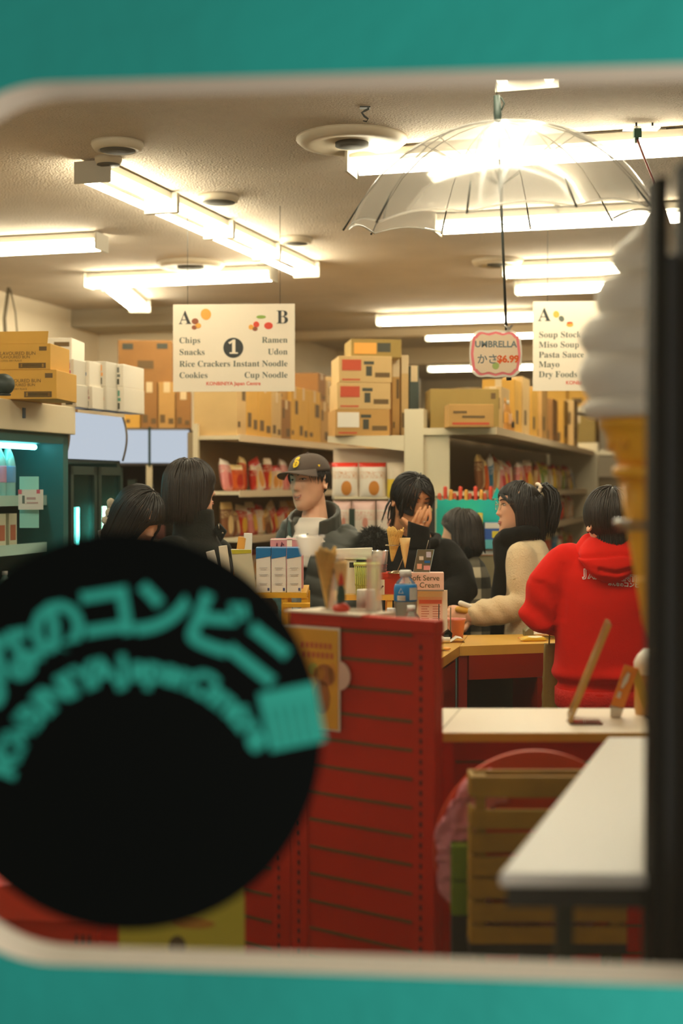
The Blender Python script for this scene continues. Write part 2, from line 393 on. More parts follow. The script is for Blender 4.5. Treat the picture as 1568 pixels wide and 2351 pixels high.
# ---------------------------------------------------------------- hanging aisle signs
m_sign = mat('sign board', (240,226,204), .5); m_ink = mat('sign ink', (98,104,92), .6); m_dkink = mat('dark ink', (52,56,56), .6)
m_red = mat('red print', (226,72,48), .5); m_org = mat('orange print', (240,170,70), .5); m_grn = mat('green print', (140,170,70), .5); m_brn = mat('brown print', (150,84,52), .5)
def sign(px0, py0, px1, py1, d, label):
    c = P((px0+px1)/2, py1, d); w = (px1-px0)/F*d; h = (py1-py0)/F*d
    t = T('aisle_sign', label, 'sign', c, -math.radians(3))
    mb = MB(); mb.b2((-w/2,-.004,0), (w/2,.004,h)); mb.build('board', m_sign, t)
    for s in (-.38, .38):
        mb = MB(); mb.tube([(s*w,0,h), (s*w,0,CEIL-c.z)], .0015, 5); mb.build('hanging_wire', m_dark, t)
    k = d/F
    def at(px, py): return ((px-(px0+px1)/2)*k, -.0048, (py1-py)*k)
    return t, at, k
def fm(p): return faceM(p)
t, at, k = sign(397, 699, 677, 899, 7.2, 'hanging white aisle sign numbered one for chips and ramen')
for ch_, x_ in (('A',425),('B',649)):
    mb = MB(); mb.text(serif(ch_), 44*k, fm(at(x_,731))); mb.build('aisle_letter', m_dkink, t)
for y, a, b in ((782,'Chips','Ramen'), (809,'Snacks','Udon'), (836,'Rice Crackers','Instant Noodle'), (862,'Cookies','Cup Noodle')):
    mb = MB(); mb.text(serif(a), 19.5*k, fm(at(411,y)), align='LEFT'); mb.build('sign_line', m_ink, t)
    mb = MB(); mb.text(serif(b), 19.5*k, fm(at(661,y)), align='RIGHT'); mb.build('sign_line', m_ink, t)
mb = MB(); c = at(536,799); mb.prism([(c[0]+23*k*math.cos(a*math.pi/24), c[2]+23*k*math.sin(a*math.pi/24)) for a in range(48)], -.0052, -.004); n1 = mb.build('number_disc', m_dkink, t)
mb = MB(); cc = at(536,799); mb.text(chr(0x1D7CF), 44*k, fm((cc[0],-.0056,cc[2])), .5*k); mb.build('number', m_sign, n1)
mb = MB(); mb.text('KONBINIYA Japan Centre', 11.5*k, fm(at(536,881)), .2*k); mb.build('shop_name', m_red, t)
def icons(t, at, k, lst):
    for mm, shapes in lst:
        for (x, y, rx, ry, rot) in shapes:
            mb = MB(); c = at(x, y); mb.prism([(c[0]+k*(rx*math.cos(a)*math.cos(rot)-ry*math.sin(a)*math.sin(rot)), c[2]+k*(rx*math.cos(a)*math.sin(rot)+ry*math.sin(a)*math.cos(rot))) for a in [i*math.pi/8 for i in range(16)]], -.0052, -.004)
            mb.build('food_picture', mm, t)
icons(t, at, k, ((m_org, ((473,722,12,13,.3), (455,748,7,6,0), (577,752,6,6,0))), (m_brn, ((448,738,8,7,0), (446,752,6,5,0), (586,756,6,5,0))), (m_red, ((589,746,7,7,0), (617,749,10,8,0))), (m_grn, ((600,729,11,4,0),))))
t, at, k = sign(1224, 692, 1500, 897, 7.5, 'hanging white aisle sign for soup stock, partly behind the ice cream swirl')
mb = MB(); mb.text(serif('A'), 44*k, fm(at(1250,724))); mb.build('aisle_letter', m_dkink, t)
for y, a in ((769,'Soup Stock'), (792,'Miso Soup'), (815,'Pasta Sauce'), (837,'Mayo'), (860,'Dry Foods')):
    mb = MB(); mb.text(serif(a), 20*k, fm(at(1237,y)), align='LEFT'); mb.build('sign_line', m_ink, t)
icons(t, at, k, ((m_org, ((1277,722,7,8,.2), (1308,746,8,5,0))), (m_ink, ((1289,732,6,7,.5),)), (m_red, ((1308,742,7,3,0),))))
mb = MB(); mb.text('KONBINIYA Japan Centre', 11.5*k, fm(at(1362,879)), .2*k); mb.build('shop_name', m_red, t)

# ---------------------------------------------------------------- clear umbrella
ud = 4.4; ap = P(1143, 277, ud); k = ud/F
t = T('clear_umbrella', 'open clear vinyl umbrella hanging from the ceiling', 'umbrella', ap)
t.rotation_euler = (math.radians(6.5), math.radians(-3.2), 0)
H_, R_ = .30, .475
m_vinyl = clear('clear vinyl', gloss=.12, film=.30, filmcol=(250,246,240), rough=.12)
nr = 10; nseg = 8; rings = 14; vs = []; fs = []; NU = nr*nseg
def dome(r, w):        # height below apex; panels sag between ribs
    return -H_*(1-math.sqrt(max(0, 1-(r*.93)**2)))/(1-math.sqrt(1-.93**2))
for i in range(rings+1):
    r = max(.02, i/rings)
    for j in range(NU):
        w = 2*math.pi*j/NU; f = (j % nseg)/nseg; sag = math.sin(math.pi*f)
        rr2 = R_*r*(1-.035*sag*r); vs.append((rr2*math.cos(w), rr2*math.sin(w), dome(r, w)+.02*sag*r*r))
fs = [(i*NU+j, i*NU+(j+1)%NU, (i+1)*NU+(j+1)%NU, (i+1)*NU+j) for i in range(rings) for j in range(NU)]
mb = MB(); mb.add(vs, fs, 0, True); mb.build('canopy', m_vinyl, t)
m_rib = mat('umbrella rib', (44,50,46), .5)
for q in range(nr):
    w = 2*math.pi*q/nr; mb = MB(); mb.tube([(R_*r*math.cos(w)*(1.03 if r == 1 else 1), R_*r*math.sin(w)*(1.03 if r == 1 else 1), dome(r,w)-.003) for r in (.02,.15,.3,.45,.6,.75,.9,1.0)], [.002]*7+[.0035], 5)
    mb.tube([(R_*.5*math.cos(w), R_*.5*math.sin(w), dome(.5,w)), (.01*math.cos(w), .01*math.sin(w), -.19)], .0015, 5)
    mb.build('rib', m_rib, t)
mb = MB(); mb.tube([(*vs[rings*NU+j][:2], vs[rings*NU+j][2]) for j in list(range(NU))+[0]], .0035, 5); mb.build('rim_trim', clear('rim vinyl', gloss=.3, film=.55), t)
mb = MB(); mb.tube([(0,0,.0), (0,0,-.70)], .0042, 8); mb.build('shaft', m_rib, t)
mb = MB(); mb.tube([(0,0,-.22), (0,0,-.15)], .0075, 8); mb.build('runner', m_rib, t)
mb = MB(); mb.tube([(0,0,-.01), (0,0,.02), (.0,0,.075)], [.011,.0125,.010], 10); mb.tube([(.012,0,.03),(.022,0,.05),(.012,0,.07)], .0025, 5)
mb.build('ferrule', mat('dark green ferrule', (28,44,38), .5), t)
mb = MB(); mb.tube([(0,0,-.70), (.002,0,-.79)], [.009,.008], 8); mb.build('handle', m_rib, t)
mb = MB(); mb.tube([(0,0,.075), (-.015,.0,CEIL-ap.z)], .0015, 5); mb.build('hanging_string', m_rib, t)
d = ud-.03; c = P(1138, 812, d); k = d/F
t = T('price_tag', 'white umbrella price tag with a wavy pink border hanging from the umbrella handle', 'price tag', c)
def wavy(sx, sz, amp, n=96):
    out = []
    for i in range(n):
        a = 2*math.pi*i/n; e = 4.5; ca_, sa_ = math.cos(a), math.sin(a)
        x = math.copysign(abs(ca_)**(2/e), ca_)*sx; z = math.copysign(abs(sa_)**(2/e), sa_)*sz
        ph = math.cos(x/sx*3.2*math.pi) if abs(sa_) > abs(ca_)*.8 else math.cos(z/sz*2*math.pi)
        out.append((x*(1+amp*ph*.5), z*(1+amp*ph)))
    return out
mb = MB(); mb.prism([(x*k,z*k) for x,z in wavy(60,54,.02)], 0, .004); mb.build('card', clear('laminate', gloss=.15, film=.75), t)
mb = MB(); mb.prism([(x*k,z*k) for x,z in wavy(56,49,.04)], -.0006, 0); mb.build('pink_border', mat('pink ink', (244,132,140), .5), t)
mb = MB(); mb.prism([(x*k,z*k) for x,z in wavy(50,43.5,.05)], -.0014, -.0005); f_ = mb.build('face', mat('tag paper', (240,216,186), .6), t)
mb = MB(); mb.text('UMBRELLA', 20*k, fm((0,-.0018,21*k)), .5*k); mb.build('lettering', mat('blue grey ink', (120,132,136), .6), f_)
mb = MB(); mb.text('かさ', 24*k, fm((-19*k,-.0018,-14*k)), .3*k); mb.build('lettering', mat('blue grey ink', (120,132,136), .6), f_)
mb = MB(); mb.text('$6.99', 22*k, fm((28*k,-.0018,-13*k)), .9*k); mb.build('price', mat('orange ink', (238,104,44), .5), f_)
mb = MB(); mb.prism([(8*k*math.cos(a*.5)+0, 8*k*math.sin(a*.5)-28*k) for a in range(12)], -.0018, -.001); mb.build('green_dot', mat('pale green', (176,196,116), .5), f_)
mb = MB(); mb.tube([(26*k,.006,49*k), (30*k,.006,60*k), (20*k,.006,66*k), (30*k,.006,58*k), (38*k,.006,66*k), (26*k,.006,49*k)], .004, 5); mb.build('clear_bow', clear('bow vinyl', gloss=.3, film=.5), t)
# ---------------------------------------------------------------- coolers along the left side
m_cool = mat('teal cooler lining', (10,92,92), .5); m_coolframe = mat('black green cooler frame', (20,52,46), .5)
m_box = emat('lit header panel', (214,226,240), .23)
m_led = emat('cool led strip', (150,250,240), 9.0)
m_led2 = emat('white led strip', (250,250,220), 12.0)
m_glassd = clear('cooler door glass', tint=(190,226,222), gloss=.12, film=.05, filmcol=(120,200,190))
# open display cooler; local x = along depth U, local -y = front (towards V)
def RZ(front_v=True): return math.pi/2-TH      # local x -> U, local y -> -V
def at_uv(u, v): return UV(u, v)
u0, u1, v0 = 4.6, 6.16, -3.04
t = T('open_cooler', 'open teal display cooler with a white header at the left edge', 'cooler', at_uv(u0, v0), RZ())
L_ = u1-u0
mb = MB(); mb.b2((0,0,0),(L_,.8,.25)); mb.b2((0,.72,.25),(L_,.8,1.97)); mb.b2((0,0,.25),(.05,.8,1.97)); mb.b2((L_-.05,0,.25),(L_,.8,1.97)); mb.b2((0,0,1.80),(L_,.8,1.86)); mb.build('cabinet', m_cool, t)
mb = MB(); mb.b2((-.02,-.03,1.845),(L_+.02,.78,1.975)); hd = mb.build('header', m_cream, t, bevel=.004)
mb = MB(); mb.b2((L_-.50,-.033,1.90),(L_-.475,-.03,1.945)); mb.build('small_mark', mat('dark blue print', (30,66,92), .5), hd)
for z in (.75, 1.05, 1.33, 1.55):
    mb = MB(); mb.b2((.05,.1,z-.02),(L_-.05,.7,z)); sh = mb.build('shelf', mat('pale teal shelf', (120,176,168), .4), t)
    mb = MB(); mb.b2((.05,.085,z-.035),(L_-.05,.1,z+.012)); mb.build('price_rail', mat('price rail', (170,206,196), .4), sh)
mb = MB(); mb.tube([(.1,.12,1.785),(L_-.1,.12,1.785)], .012, 8); mb.build('cooler_tube', emat('cooler tube', (120,235,235), 5.0), t)
cool_root = t
mb = MB(); mb.tube([(.05,-.05,2.0),(.05,-.05,2.04)],.03,8)
# black round speaker / ball at far left on top of the header
c = P(8, 901, 5.9); t = T('round_speaker', 'dark round ball speaker on top of the open cooler', 'speaker', Vector((c.x,c.y,1.975)))
mb = MB(); mb.ell((0,0,.045), (.046,.046,.045)); mb.build('speaker_ball', mat('dark green black plastic', (44,58,54), .5), t)
mb = MB(); mb.lathe([(.03,0),(.03,.006),(.02,.01)], 16); mb.build('foot_ring', m_dark, t)
# bottles and packs in the open cooler
m_pet = mat('pet bottle', (150,196,190), .2, spec=.8); m_lab = mat('bottle label pink', (206,150,178), .5); m_lab2 = mat('bottle label blue', (110,160,200), .5); m_capw = mat('white cap', (232,232,226), .4)
def bottle(label, loc, h=.22, r=.032, lab=m_lab, body=m_pet, capm=m_capw, group=None, name='drink_bottle'):
    t = T(name, label, 'bottle', loc, 0, group)
    mb = MB(); mb.lathe([(r*.9,0),(r,.01),(r,h*.6),(r*.8,h*.74),(r*.4,h*.88),(r*.38,h*.93),(0,h*.93)], 18); mb.build('bottle_body', body, t)
    mb = MB(); mb.lathe([(r*1.02,h*.28),(r*1.03,h*.30),(r*1.03,h*.56),(r*1.02,h*.58)], 18); mb.build('bottle_label', lab, t)
    mb = MB(); mb.lathe([(r*.48,h*.9),(r*.48,h),(0,h)], 14); mb.build('bottle_cap', capm, t)
    return t
for i, px in enumerate((2, 16, 29, 41)):
    d = 6.25+.06*i
    pt = at_uv(4.6,0); uu = 5.62+.085*i
    bottle(ORD[i]+' clear water bottle from the left on the top shelf of the open cooler', UV(uu, v0-.16, 1.55), .25, .036, (m_lab, m_lab2)[i % 2], group='water bottles in the open cooler')
for i in range(4):
    mb = MB(); mb.b2((-.035,-.03,0),(.035,.03,.15)); mb.b2((-.025,-.0305,.03),(.025,-.03,.10), mi=1)
    o = mb.build('drink_carton', [mat('ivory pack', (206,204,176), .5), mat('rust print', (170,96,66), .5)], None, UV(5.55+.10*i, v0-.15, 1.33), RZ()); tag(o, ORD[i]+' small ivory drink carton from the left on the second shelf of the open cooler', 'carton', 'drink cartons in the open cooler')
for i in range(4):
    bottle(ORD[i]+' small pale bottle from the left on the third shelf of the open cooler', UV(5.5+.11*i, v0-.15, 1.05), .17, .028, m_lab2, group='small bottles in the open cooler')
def flat_sign(name, label, cat, px0, py0, px1, py1, d, rz, m, th=.004, prints=()):
    c = P((px0+px1)/2, py1, d); w = (px1-px0)/F*d/max(.2, math.cos(rz)); h = (py1-py0)/F*d
    t = T(name, label, cat, c, rz); mb = MB(); mb.b2((-w/2,0,0),(w/2,th,h)); mb.build('panel', m, t)
    for nm, mm, (a, b, c2, d2) in prints:
        mb = MB(); mb.b2((-w/2+w*a,-.0012,h*b),(-w/2+w*c2,.0005,h*d2)); mb.build(nm, mm, t)
    return t
m_paleteal = mat('pale teal paper', (150,206,190), .6)
flat_sign('notice', 'pale teal paper notice taped on the end of the open cooler', 'notice', 45, 1094, 89, 1212, 6.30, 0, m_paleteal)
flat_sign('notice', 'white notice with pink corner dots on the open cooler end', 'notice', 42, 1124, 99, 1170, 6.27, 0, mat('ivory paper', (222,206,190), .6),
   prints=(('corner_dot', mat('pink dot', (214,96,104), .5), (.0,.78,.14,1)), ('corner_dot', MATS['pink dot'], (.74,.8,.88,1)), ('small_picture', m_ink, (.16,.3,.26,.7)), ('text_line', mat('grey pink print', (190,150,140), .6), (.34,.5,.7,.62)), ('text_line', MATS['grey pink print'], (.34,.3,.8,.38))))
# cooler two: curved lit header, two narrow glass doors
t = T('glass_door_cooler', 'glass door cooler with a curved glowing white header', 'cooler', at_uv(6.22, -3.10), RZ())
L_ = .66
mb = MB(); mb.b2((0,0,0),(L_,.75,.2)); mb.b2((0,.7,.2),(L_,.75,1.96)); mb.b2((0,0,.2),(.04,.75,1.96)); mb.b2((L_-.04,0,.2),(L_,.75,1.96)); mb.b2((0,0,1.72),(L_,.75,1.96)); mb.build('cabinet', m_coolframe, t)
rings = []
for i in range(11):
    a = i/10; z = 1.735+.225*a; y = .0-.03*math.sin(math.pi*a*.85)-.012*(1-a); rings.append([(x, y, z) for x in (0, L_/3, L_*2/3, L_)])
mb = MB(); vs = [p for r in rings for p in r]; mb.add(vs, [(i*4+j, i*4+j+1, (i+1)*4+j+1, (i+1)*4+j) for i in range(10) for j in range(3)], 0, True); hb = mb.build('header_panel', m_box, t)
mb = MB()
for x in (0, L_): mb.tube([(x, r[0][1], r[0][2]) for r in rings], .008, 5)
mb.build('header_trim', mat('brushed trim', (132,118,96), .4, metal=.3), hb)
for i in range(2):
    x0 = .03+i*.31
    mb = MB()
    for a, b in (((x0,-.03,.22),(x0+.03,0,1.70)), ((x0+.26,-.03,.22),(x0+.29,0,1.70)), ((x0,-.03,.22),(x0+.29,0,.27)), ((x0,-.03,1.66),(x0+.29,0,1.70))): mb.b2(a, b)
    dr = mb.build('door', m_coolframe, t)
    mb = MB(); mb.b2((x0+.03,-.018,.27),(x0+.26,-.012,1.66)); mb.build('door_glass', m_glassd, dr)
    mb = MB(); mb.b2((x0+.20,.03,.3),(x0+.215,.04,1.50)); mb.build('led_strip', m_led if i == 0 else m_led2, t)
for z in (.6, .95, 1.25):
    mb = MB(); mb.b2((.04,.1,z-.015),(L_-.04,.7,z)); mb.build('shelf', m_paleteal, t)
# cooler three facing the camera, two lit headers
w = (437-252)/F*9.25; c = P(344, 1118, 9.25)
t = T('twin_header_cooler', 'tall cooler behind the women with two glowing white header panels', 'cooler', Vector((c.x,c.y,0)), math.radians(4))
mb = MB(); mb.b2((-w/2,0,0),(w/2,.6,.2)); mb.b2((-w/2,.55,.2),(w/2,.6,1.98)); mb.b2((-w/2,0,.2),(-w/2+.03,.6,1.98)); mb.b2((w/2-.03,0,.2),(w/2,.6,1.98)); mb.b2((-w/2,0,1.74),(w/2,.6,1.98)); mb.build('cabinet', mat('brown grey cabinet', (104,92,78), .6), t)
for s in (-1, 1):
    mb = MB(); mb.b2((s*w/4-w/4+.008,-.02,1.755),(s*w/4+w/4-.008,0,1.965)); mb.build('header_panel', m_box, t)
mb = MB(); mb.b2((-.008,-.03,1.73),(.008,.01,1.985)); mb.build('header_divider', m_coolframe, t)
mb = MB(); mb.b2((-.022,-.02,.2),(.016,.02,1.74)); mb.build('centre_post', m_cream, t)
for z in (.6, .95, 1.25, 1.5):
    mb = MB(); mb.b2((-w/2+.03,.1,z-.015),(w/2-.03,.55,z)); mb.build('shelf', mat('taupe shelf', (134,120,104), .5), t)
for i in range(8):
    mb = MB(); hh = .12+.03*((i*7) % 3); mb.b2((-.028,-.028,0),(.028,.028,hh)); o = mb.build('drink_pack', mat('pack shade %d' % (i % 4), [(120,70,62),(84,104,92),(150,130,110),(70,84,90)][i % 4], .5), None, Vector((c.x,c.y,0))+Vector((-w/2+.06+i*.056+.02*(i > 3), .2, 1.5 if i % 2 else 1.25)), .05)
    tag(o, ORD[i]+' dim drink pack from the left inside the twin header cooler', 'drink pack', 'drink packs in the twin header cooler')

# ---------------------------------------------------------------- packaging makers
def pack_mat(name, base, band, spot, seed=0, bandz=.80, spotz=.36, spotr=.26):
    if name in MATS: return MATS[name]
    m = bpy.data.materials.new(name); m.use_nodes = True; nt = m.node_tree; b = nt.nodes['Principled BSDF']; N = nt.nodes.new; Lk = nt.links.new
    b.inputs['Roughness'].default_value = .32
    tc = N('ShaderNodeTexCoord'); sp = N('ShaderNodeSeparateXYZ'); Lk(tc.outputs['Generated'], sp.inputs[0])
    def mth(op, a, bb):
        n = N('ShaderNodeMath'); n.operation = op
        for i, x in enumerate((a, bb)):
            if isinstance(x, (int, float)): n.inputs[i].default_value = x
            else: Lk(x, n.inputs[i])
        return n.outputs[0]
    def mix(f, a, bb):
        n = N('ShaderNodeMix'); n.data_type = 'RGBA'; Lk(f, n.inputs['Factor'])
        for s, x in (('A', a), ('B', bb)):
            i = [q for q in n.inputs if q.name == s and q.type == 'RGBA'][0]
            if isinstance(x, tuple): i.default_value = x
            else: Lk(x, i)
        return [q for q in n.outputs if q.type == 'RGBA'][0]
    z = sp.outputs['Z']; x = sp.outputs['X']
    c = mix(mth('GREATER_THAN', z, bandz), srgb(base), srgb(band))
    dx = mth('SUBTRACT', x, .55); dz = mth('SUBTRACT', z, spotz); r = mth('ADD', mth('MULTIPLY', dx, dx), mth('MULTIPLY', dz, dz))
    c = mix(mth('LESS_THAN', r, spotr*spotr), c, srgb(spot))
    n = N('ShaderNodeTexNoise'); n.inputs['Scale'].default_value = 7+seed; mp = N('ShaderNodeMapping'); mp.inputs['Scale'].default_value = (1, 1, 3.5); mp.inputs['Location'].default_value = (seed, 0, seed)
    Lk(tc.outputs['Generated'], mp.inputs[0]); Lk(mp.outputs[0], n.inputs['Vector'])
    f = mth('MULTIPLY', mth('GREATER_THAN', n.outputs['Fac'], .56), mth('LESS_THAN', mth('ABSOLUTE', mth('SUBTRACT', z, .66), 0), .10))
    c = mix(f, c, srgb(band if seed % 2 else spot)); Lk(c, b.inputs['Base Color']); MATS[name] = m; return m
PK = [('red', pack_mat('red pack', (206,50,30), (240,220,190), (240,190,60), 1)), ('orange', pack_mat('orange pack', (226,104,36), (250,220,150), (200,50,30), 2)),
      ('yellow', pack_mat('yellow pack', (232,190,50), (210,60,40), (250,240,200), 3)), ('white', pack_mat('white pack', (236,222,200), (212,58,44), (230,160,80), 4)),
      ('green', pack_mat('green pack', (120,150,54), (236,210,70), (240,236,200), 5)), ('brown', pack_mat('brown pack', (134,84,50), (220,180,110), (236,206,150), 6)),
      ('pink', pack_mat('pink pack', (226,140,136), (240,226,210), (200,50,60), 7)), ('tan', pack_mat('tan pack', (206,162,108), (160,70,40), (240,220,180), 8)),
      ('blue', pack_mat('blue pack', (60,130,170), (236,230,220), (240,200,70), 9)), ('dark', pack_mat('dark pack', (70,56,44), (190,60,40), (210,170,110), 10))]
BAGME = {}
def bag_mesh(w, h, d, key):
    if key in BAGME: return BAGME[key]
    mb = MB(); nx, nz = 7, 9; vs = []; fs = []
    for s in (-1, 1):
        for i in range(nz+1):
            for j in range(nx+1):
                x = j/nx*2-1; z = i/nz*2-1; b = max(0, (1-x**4)*(1-abs(z)**3.5))**.6
                vs.append((x*w/2*(1-.04*(1-z*z)), s*(d/2*b+.001), (z+1)*h/2))
    o2 = (nx+1)*(nz+1)
    for i in range(nz):
        for j in range(nx):
            a = i*(nx+1)+j; fs.append((a, a+1, a+nx+2, a+nx+1)); fs.append((o2+a, o2+a+nx+1, o2+a+nx+2, o2+a+1))
    edge = [j for j in range(nx+1)]+[i*(nx+1)+nx for i in range(1, nz+1)]+[nz*(nx+1)+j for j in range(nx-1, -1, -1)]+[i*(nx+1) for i in range(nz-1, 0, -1)]
    for a, b in zip(edge, edge[1:]+edge[:1]): fs.append((a, o2+a, o2+b, b))
    mb.add(vs, fs, 0, True); BAGME[key] = mb; return mb
PROTO = {}
def bag(kind, loc, rz, label, group, w=.14, h=.19, d=.05, tilt=0):
    key = (kind, w, h, d); nm, m = PK[kind]
    if key not in PROTO: o = bag_mesh(w, h, d, (w,h,d)).build('snack_bag', m); PROTO[key] = o
    else: o = PROTO[key].copy(); COL.objects.link(o)
    o.location = loc; o.rotation_euler = (tilt, 0, rz); tag(o, label, 'snack bag', group); return o
# cartons
m_card = mat('cardboard', (196,150,84), .8, var=.08, scale=6); m_card2 = mat('pale cardboard', (214,178,120), .8, var=.06, scale=6); m_card3 = mat('ochre cardboard', (220,168,72), .75, var=.06, scale=6)
m_card4 = mat('olive cardboard', (166,138,74), .8, var=.06, scale=6); m_card5 = mat('brown cardboard', (160,112,58), .8, var=.08, scale=6); m_cardw = mat('white box board', (226,216,198), .6)
m_tape = mat('parcel tape', (222,196,150), .35); m_pr = mat('carton print', (112,88,54), .8); m_prr = mat('carton red print', (206,84,52), .7); m_prd = mat('carton dark print', (74,74,62), .7); m_lbl = mat('white label', (240,232,218), .6)
CM = [m_card, m_card2, m_card3, m_card4, m_card5]
def carton(label, loc, rz, w, d, h, m=m_card, group=None, prints='auto', tape=True, seed=0, name='cardboard_box', txt=None):
    t = T(name, label, 'box', loc, rz, group); rnd = random.Random(seed)
    mb = MB(); mb.b2((-w/2,0,0),(w/2,d,h)); mb.build('carton', m, t, bevel=.003)
    if tape:
        mb = MB(); mb.b2((-.02,-.0012,h*.78),(.02,0,h+.0008)); mb.b2((-.02,-.001,h),(.02,d*.98,h+.001)); mb.build('tape', m_tape, t)
    if prints == 'auto':
        mb = MB()
        for (a, b, c, e) in [((.1,.12,.4,.3),(.6,.1,.9,.22)), ((.55,.5,.9,.75),(.1,.12,.35,.2)), ((.1,.55,.3,.8),(.5,.1,.9,.3))][rnd.randrange(3)]: mb.b2((-w/2+w*a,-.0014,h*b),(-w/2+w*c,0,h*e))
        mb.build('print', m_pr, t)
        mb = MB(); mb.b2((w/2,d*.2,h*.2),(w/2+.001,d*.5,h*.45)); mb.build('side_print', m_pr, t)
    elif prints:
        for nm, mm, (a, b, c, e) in prints:
            mb = MB(); mb.b2((-w/2+w*a,-.0014,h*b),(-w/2+w*c,0,h*e)); mb.build(nm, mm, t)
    if txt:
        for s, size, x, z in txt:
            mb = MB(); mb.text(s, size, faceM((-w/2+w*x,-.0016,h*z))); mb.build('lettering', m_pr, t)
    return t
# boxes on top of the coolers
def px_box(label, px0, py0, px1, py1, d, depth, rz, m, **k):
    c = P((px0+px1)/2, py1, d); w = (px1-px0)/F*d/math.cos(rz); h = (py1-py0)/F*d
    return carton(label, c, rz, w, depth, h, m, **k)
bp = (('print_frame', m_pr, (.66,.06,.95,.26)), ('barcode', m_card3, (.68,.09,.93,.23)), ('barcode_bars', m_prd, (.70,.10,.91,.22)), ('corner_mark', m_pr, (.88,.72,.96,.88)))
bt = (('CARAMEL FLAVOURED BUN', .021, .52, .62), ('CARAMEL FLAVOURED BUN', .017, .52, .48), ('KEEP IN A COOL DRY PLACE', .011, .52, .34))
zt_ = 1.975
b1 = px_box('lower brown bun carton with printed lettering on the open cooler', -90, 868, 132, 935, 6.15, .30, math.radians(-6), m_card3, prints=bp, txt=bt, tape=False); b1.location.z = zt_
b2_ = px_box('upper brown bun carton with its flap up on the open cooler', -100, 808, 118, 868, 6.15, .28, math.radians(-6), m_card3, prints=bp, txt=bt, tape=False); b2_.location.z = zt_+(935-868)/F*6.15
hb2 = (868-808)/F*6.15; wb2 = (118+100)/F*6.15
mb = MB(); mb.b2((-wb2/2,.0,hb2),(wb2/2-.012,.004,hb2+.055)); fl = mb.build('raised_flap', m_card3, b2_); fl.rotation_euler = (-.25,0,0); fl.location = (0, .0, .008)
fl.location = (0, -hb2*math.sin(.25), hb2*(1-math.cos(.25)))
wp = (('print', m_pr, (.72,.66,.96,.84)), ('print', m_pr, (.05,.35,.17,.75)), ('side_text', m_ink, (.26,.5,.62,.6)), ('barcode', m_prd, (.8,.08,.95,.28)))
zz = zt_
m_cardw2 = mat('grey white box board', (206,198,182), .6)
rows = [(140,176,930,878,'lower'), (176,213,931,880,'lower'), (213,246,938,884,'lower'), (246,285,945,888,'lower'), (134,170,878,820,'upper'), (170,206,880,822,'upper'), (206,244,884,826,'upper'), (244,284,888,836,'upper')]
cl = [(130,160,190),(170,120,120),(206,120,90),(90,150,130),(190,90,110),(80,110,150),(230,160,90),(120,120,110)]
for i, (x0, x1, yb, ytp, lv) in enumerate(rows):
    d = 6.75+.14*(i % 4); pm = mat('box tint %d' % i, cl[i], .6)
    o = px_box(f'{ORD[i%4]} white printed carton from the left in the {lv} row on the coolers', x0, ytp, x1, yb, d, .3, math.radians(-12), m_cardw if i % 2 else m_cardw2, prints=(('print', pm, (.25,.62,.75,.85)), ('print', m_prd, (.3,.1,.75,.35)), ('small_print', pm, (.6,.42,.8,.55))), tape=False, group='white cartons on the coolers')
    hr = (930-880)/F*6.9
    o.location.z = zt_ if lv == 'lower' else zt_+(rows[i-4][2]-rows[i-4][3])/F*(6.75+.14*(i % 4))
o = px_box('long white carton with dark print at the top of the cooler stack', 18, 764, 166, 822, 7.05, .25, math.radians(-4), m_cardw, prints=wp, tape=False)
o.location.z = zt_+.105+.125

mb = MB()
tag(px_box('plain brown carton hidden behind the bun cartons under the long white carton', 40, 820, 150, 935, 7.05, .25, math.radians(-4), m_card5, prints=None), None, None).location.z = zt_

# big brown cartons behind on the twin header cooler
tt = Vector((0,0,0))
o = px_box('large dark brown carton on the twin header cooler, half behind the aisle sign', 272, 770, 394, 866, 9.35, .35, math.radians(5), m_card5, prints=(('print', m_prd, (.08,.78,.28,.92)), ('print', m_prd, (.72,.8,.92,.93)), ('big_print', m_pr, (.36,.32,.66,.52))), tape=False)
o.location.z = 1.98+.30
for i, (x0, x1, hh) in enumerate(((286,322,.27), (324,362,.30), (364,402,.29), (404,438,.24))):
    o = px_box(ORD[i]+' brown carton from the left standing on the twin header cooler', x0, 900, x1, 985, 9.35, .3, math.radians(5), (m_card3, m_card5, m_card, m_card5)[i], seed=i, group='cartons on the twin header cooler'); o.location.z = 1.98
    hz = {0:.3,1:.3,2:.3,3:.24}[i]
    for ch in o.children: ch.scale = (1,1,hz/((985-900)/F*9.35))

# ---------------------------------------------------------------- gondola shelving
m_shelf = mat('cream shelf', (228,214,182), .5); m_back = mat('shelf back panel', (158,140,110), .7); m_lipm = mat('shelf price strip', (236,214,180), .45)
def gondola(label, u, v, L, depth, side, zs, back=True, top=1.9):
    """local x along U, local y = -V ; front face at y=0 when side=+1 (goods face +V)"""
    t = T('gondola_shelf', label, 'shelf', UV(u, v), RZ())
    mb = MB(); mb.b2((0,depth,0),(L,depth+.04,top)); mb.build('back_panel', m_back, t)
    mb = MB(); mb.b2((0,.02,0),(L,depth,.16)); mb.build('base', m_shelf, t)
    for z in zs:
        mb = MB(); mb.b2((0,0,z-.022),(L,depth,z)); sh = mb.build('shelf_board', m_shelf, t)
        mb = MB(); mb.b2((0,-.006,z-.034),(L,0,z+.006)); mb.build('price_strip', m_lipm, sh)
    for x in (0, L/2, L):
        mb = MB(); mb.b2((x-.015,depth-.03,0),(x+.015,depth,top+.05)); mb.build('upright', m_shelf, t)
    return t
GZ = (1.9, 1.575, 1.30, 1.02, .72, .42)
g1 = gondola('long shelf of snacks along the left aisle behind the man in the cap', 7.9, -2.81, 4.4, .28, 1, GZ, top=1.92)
cnt = {}
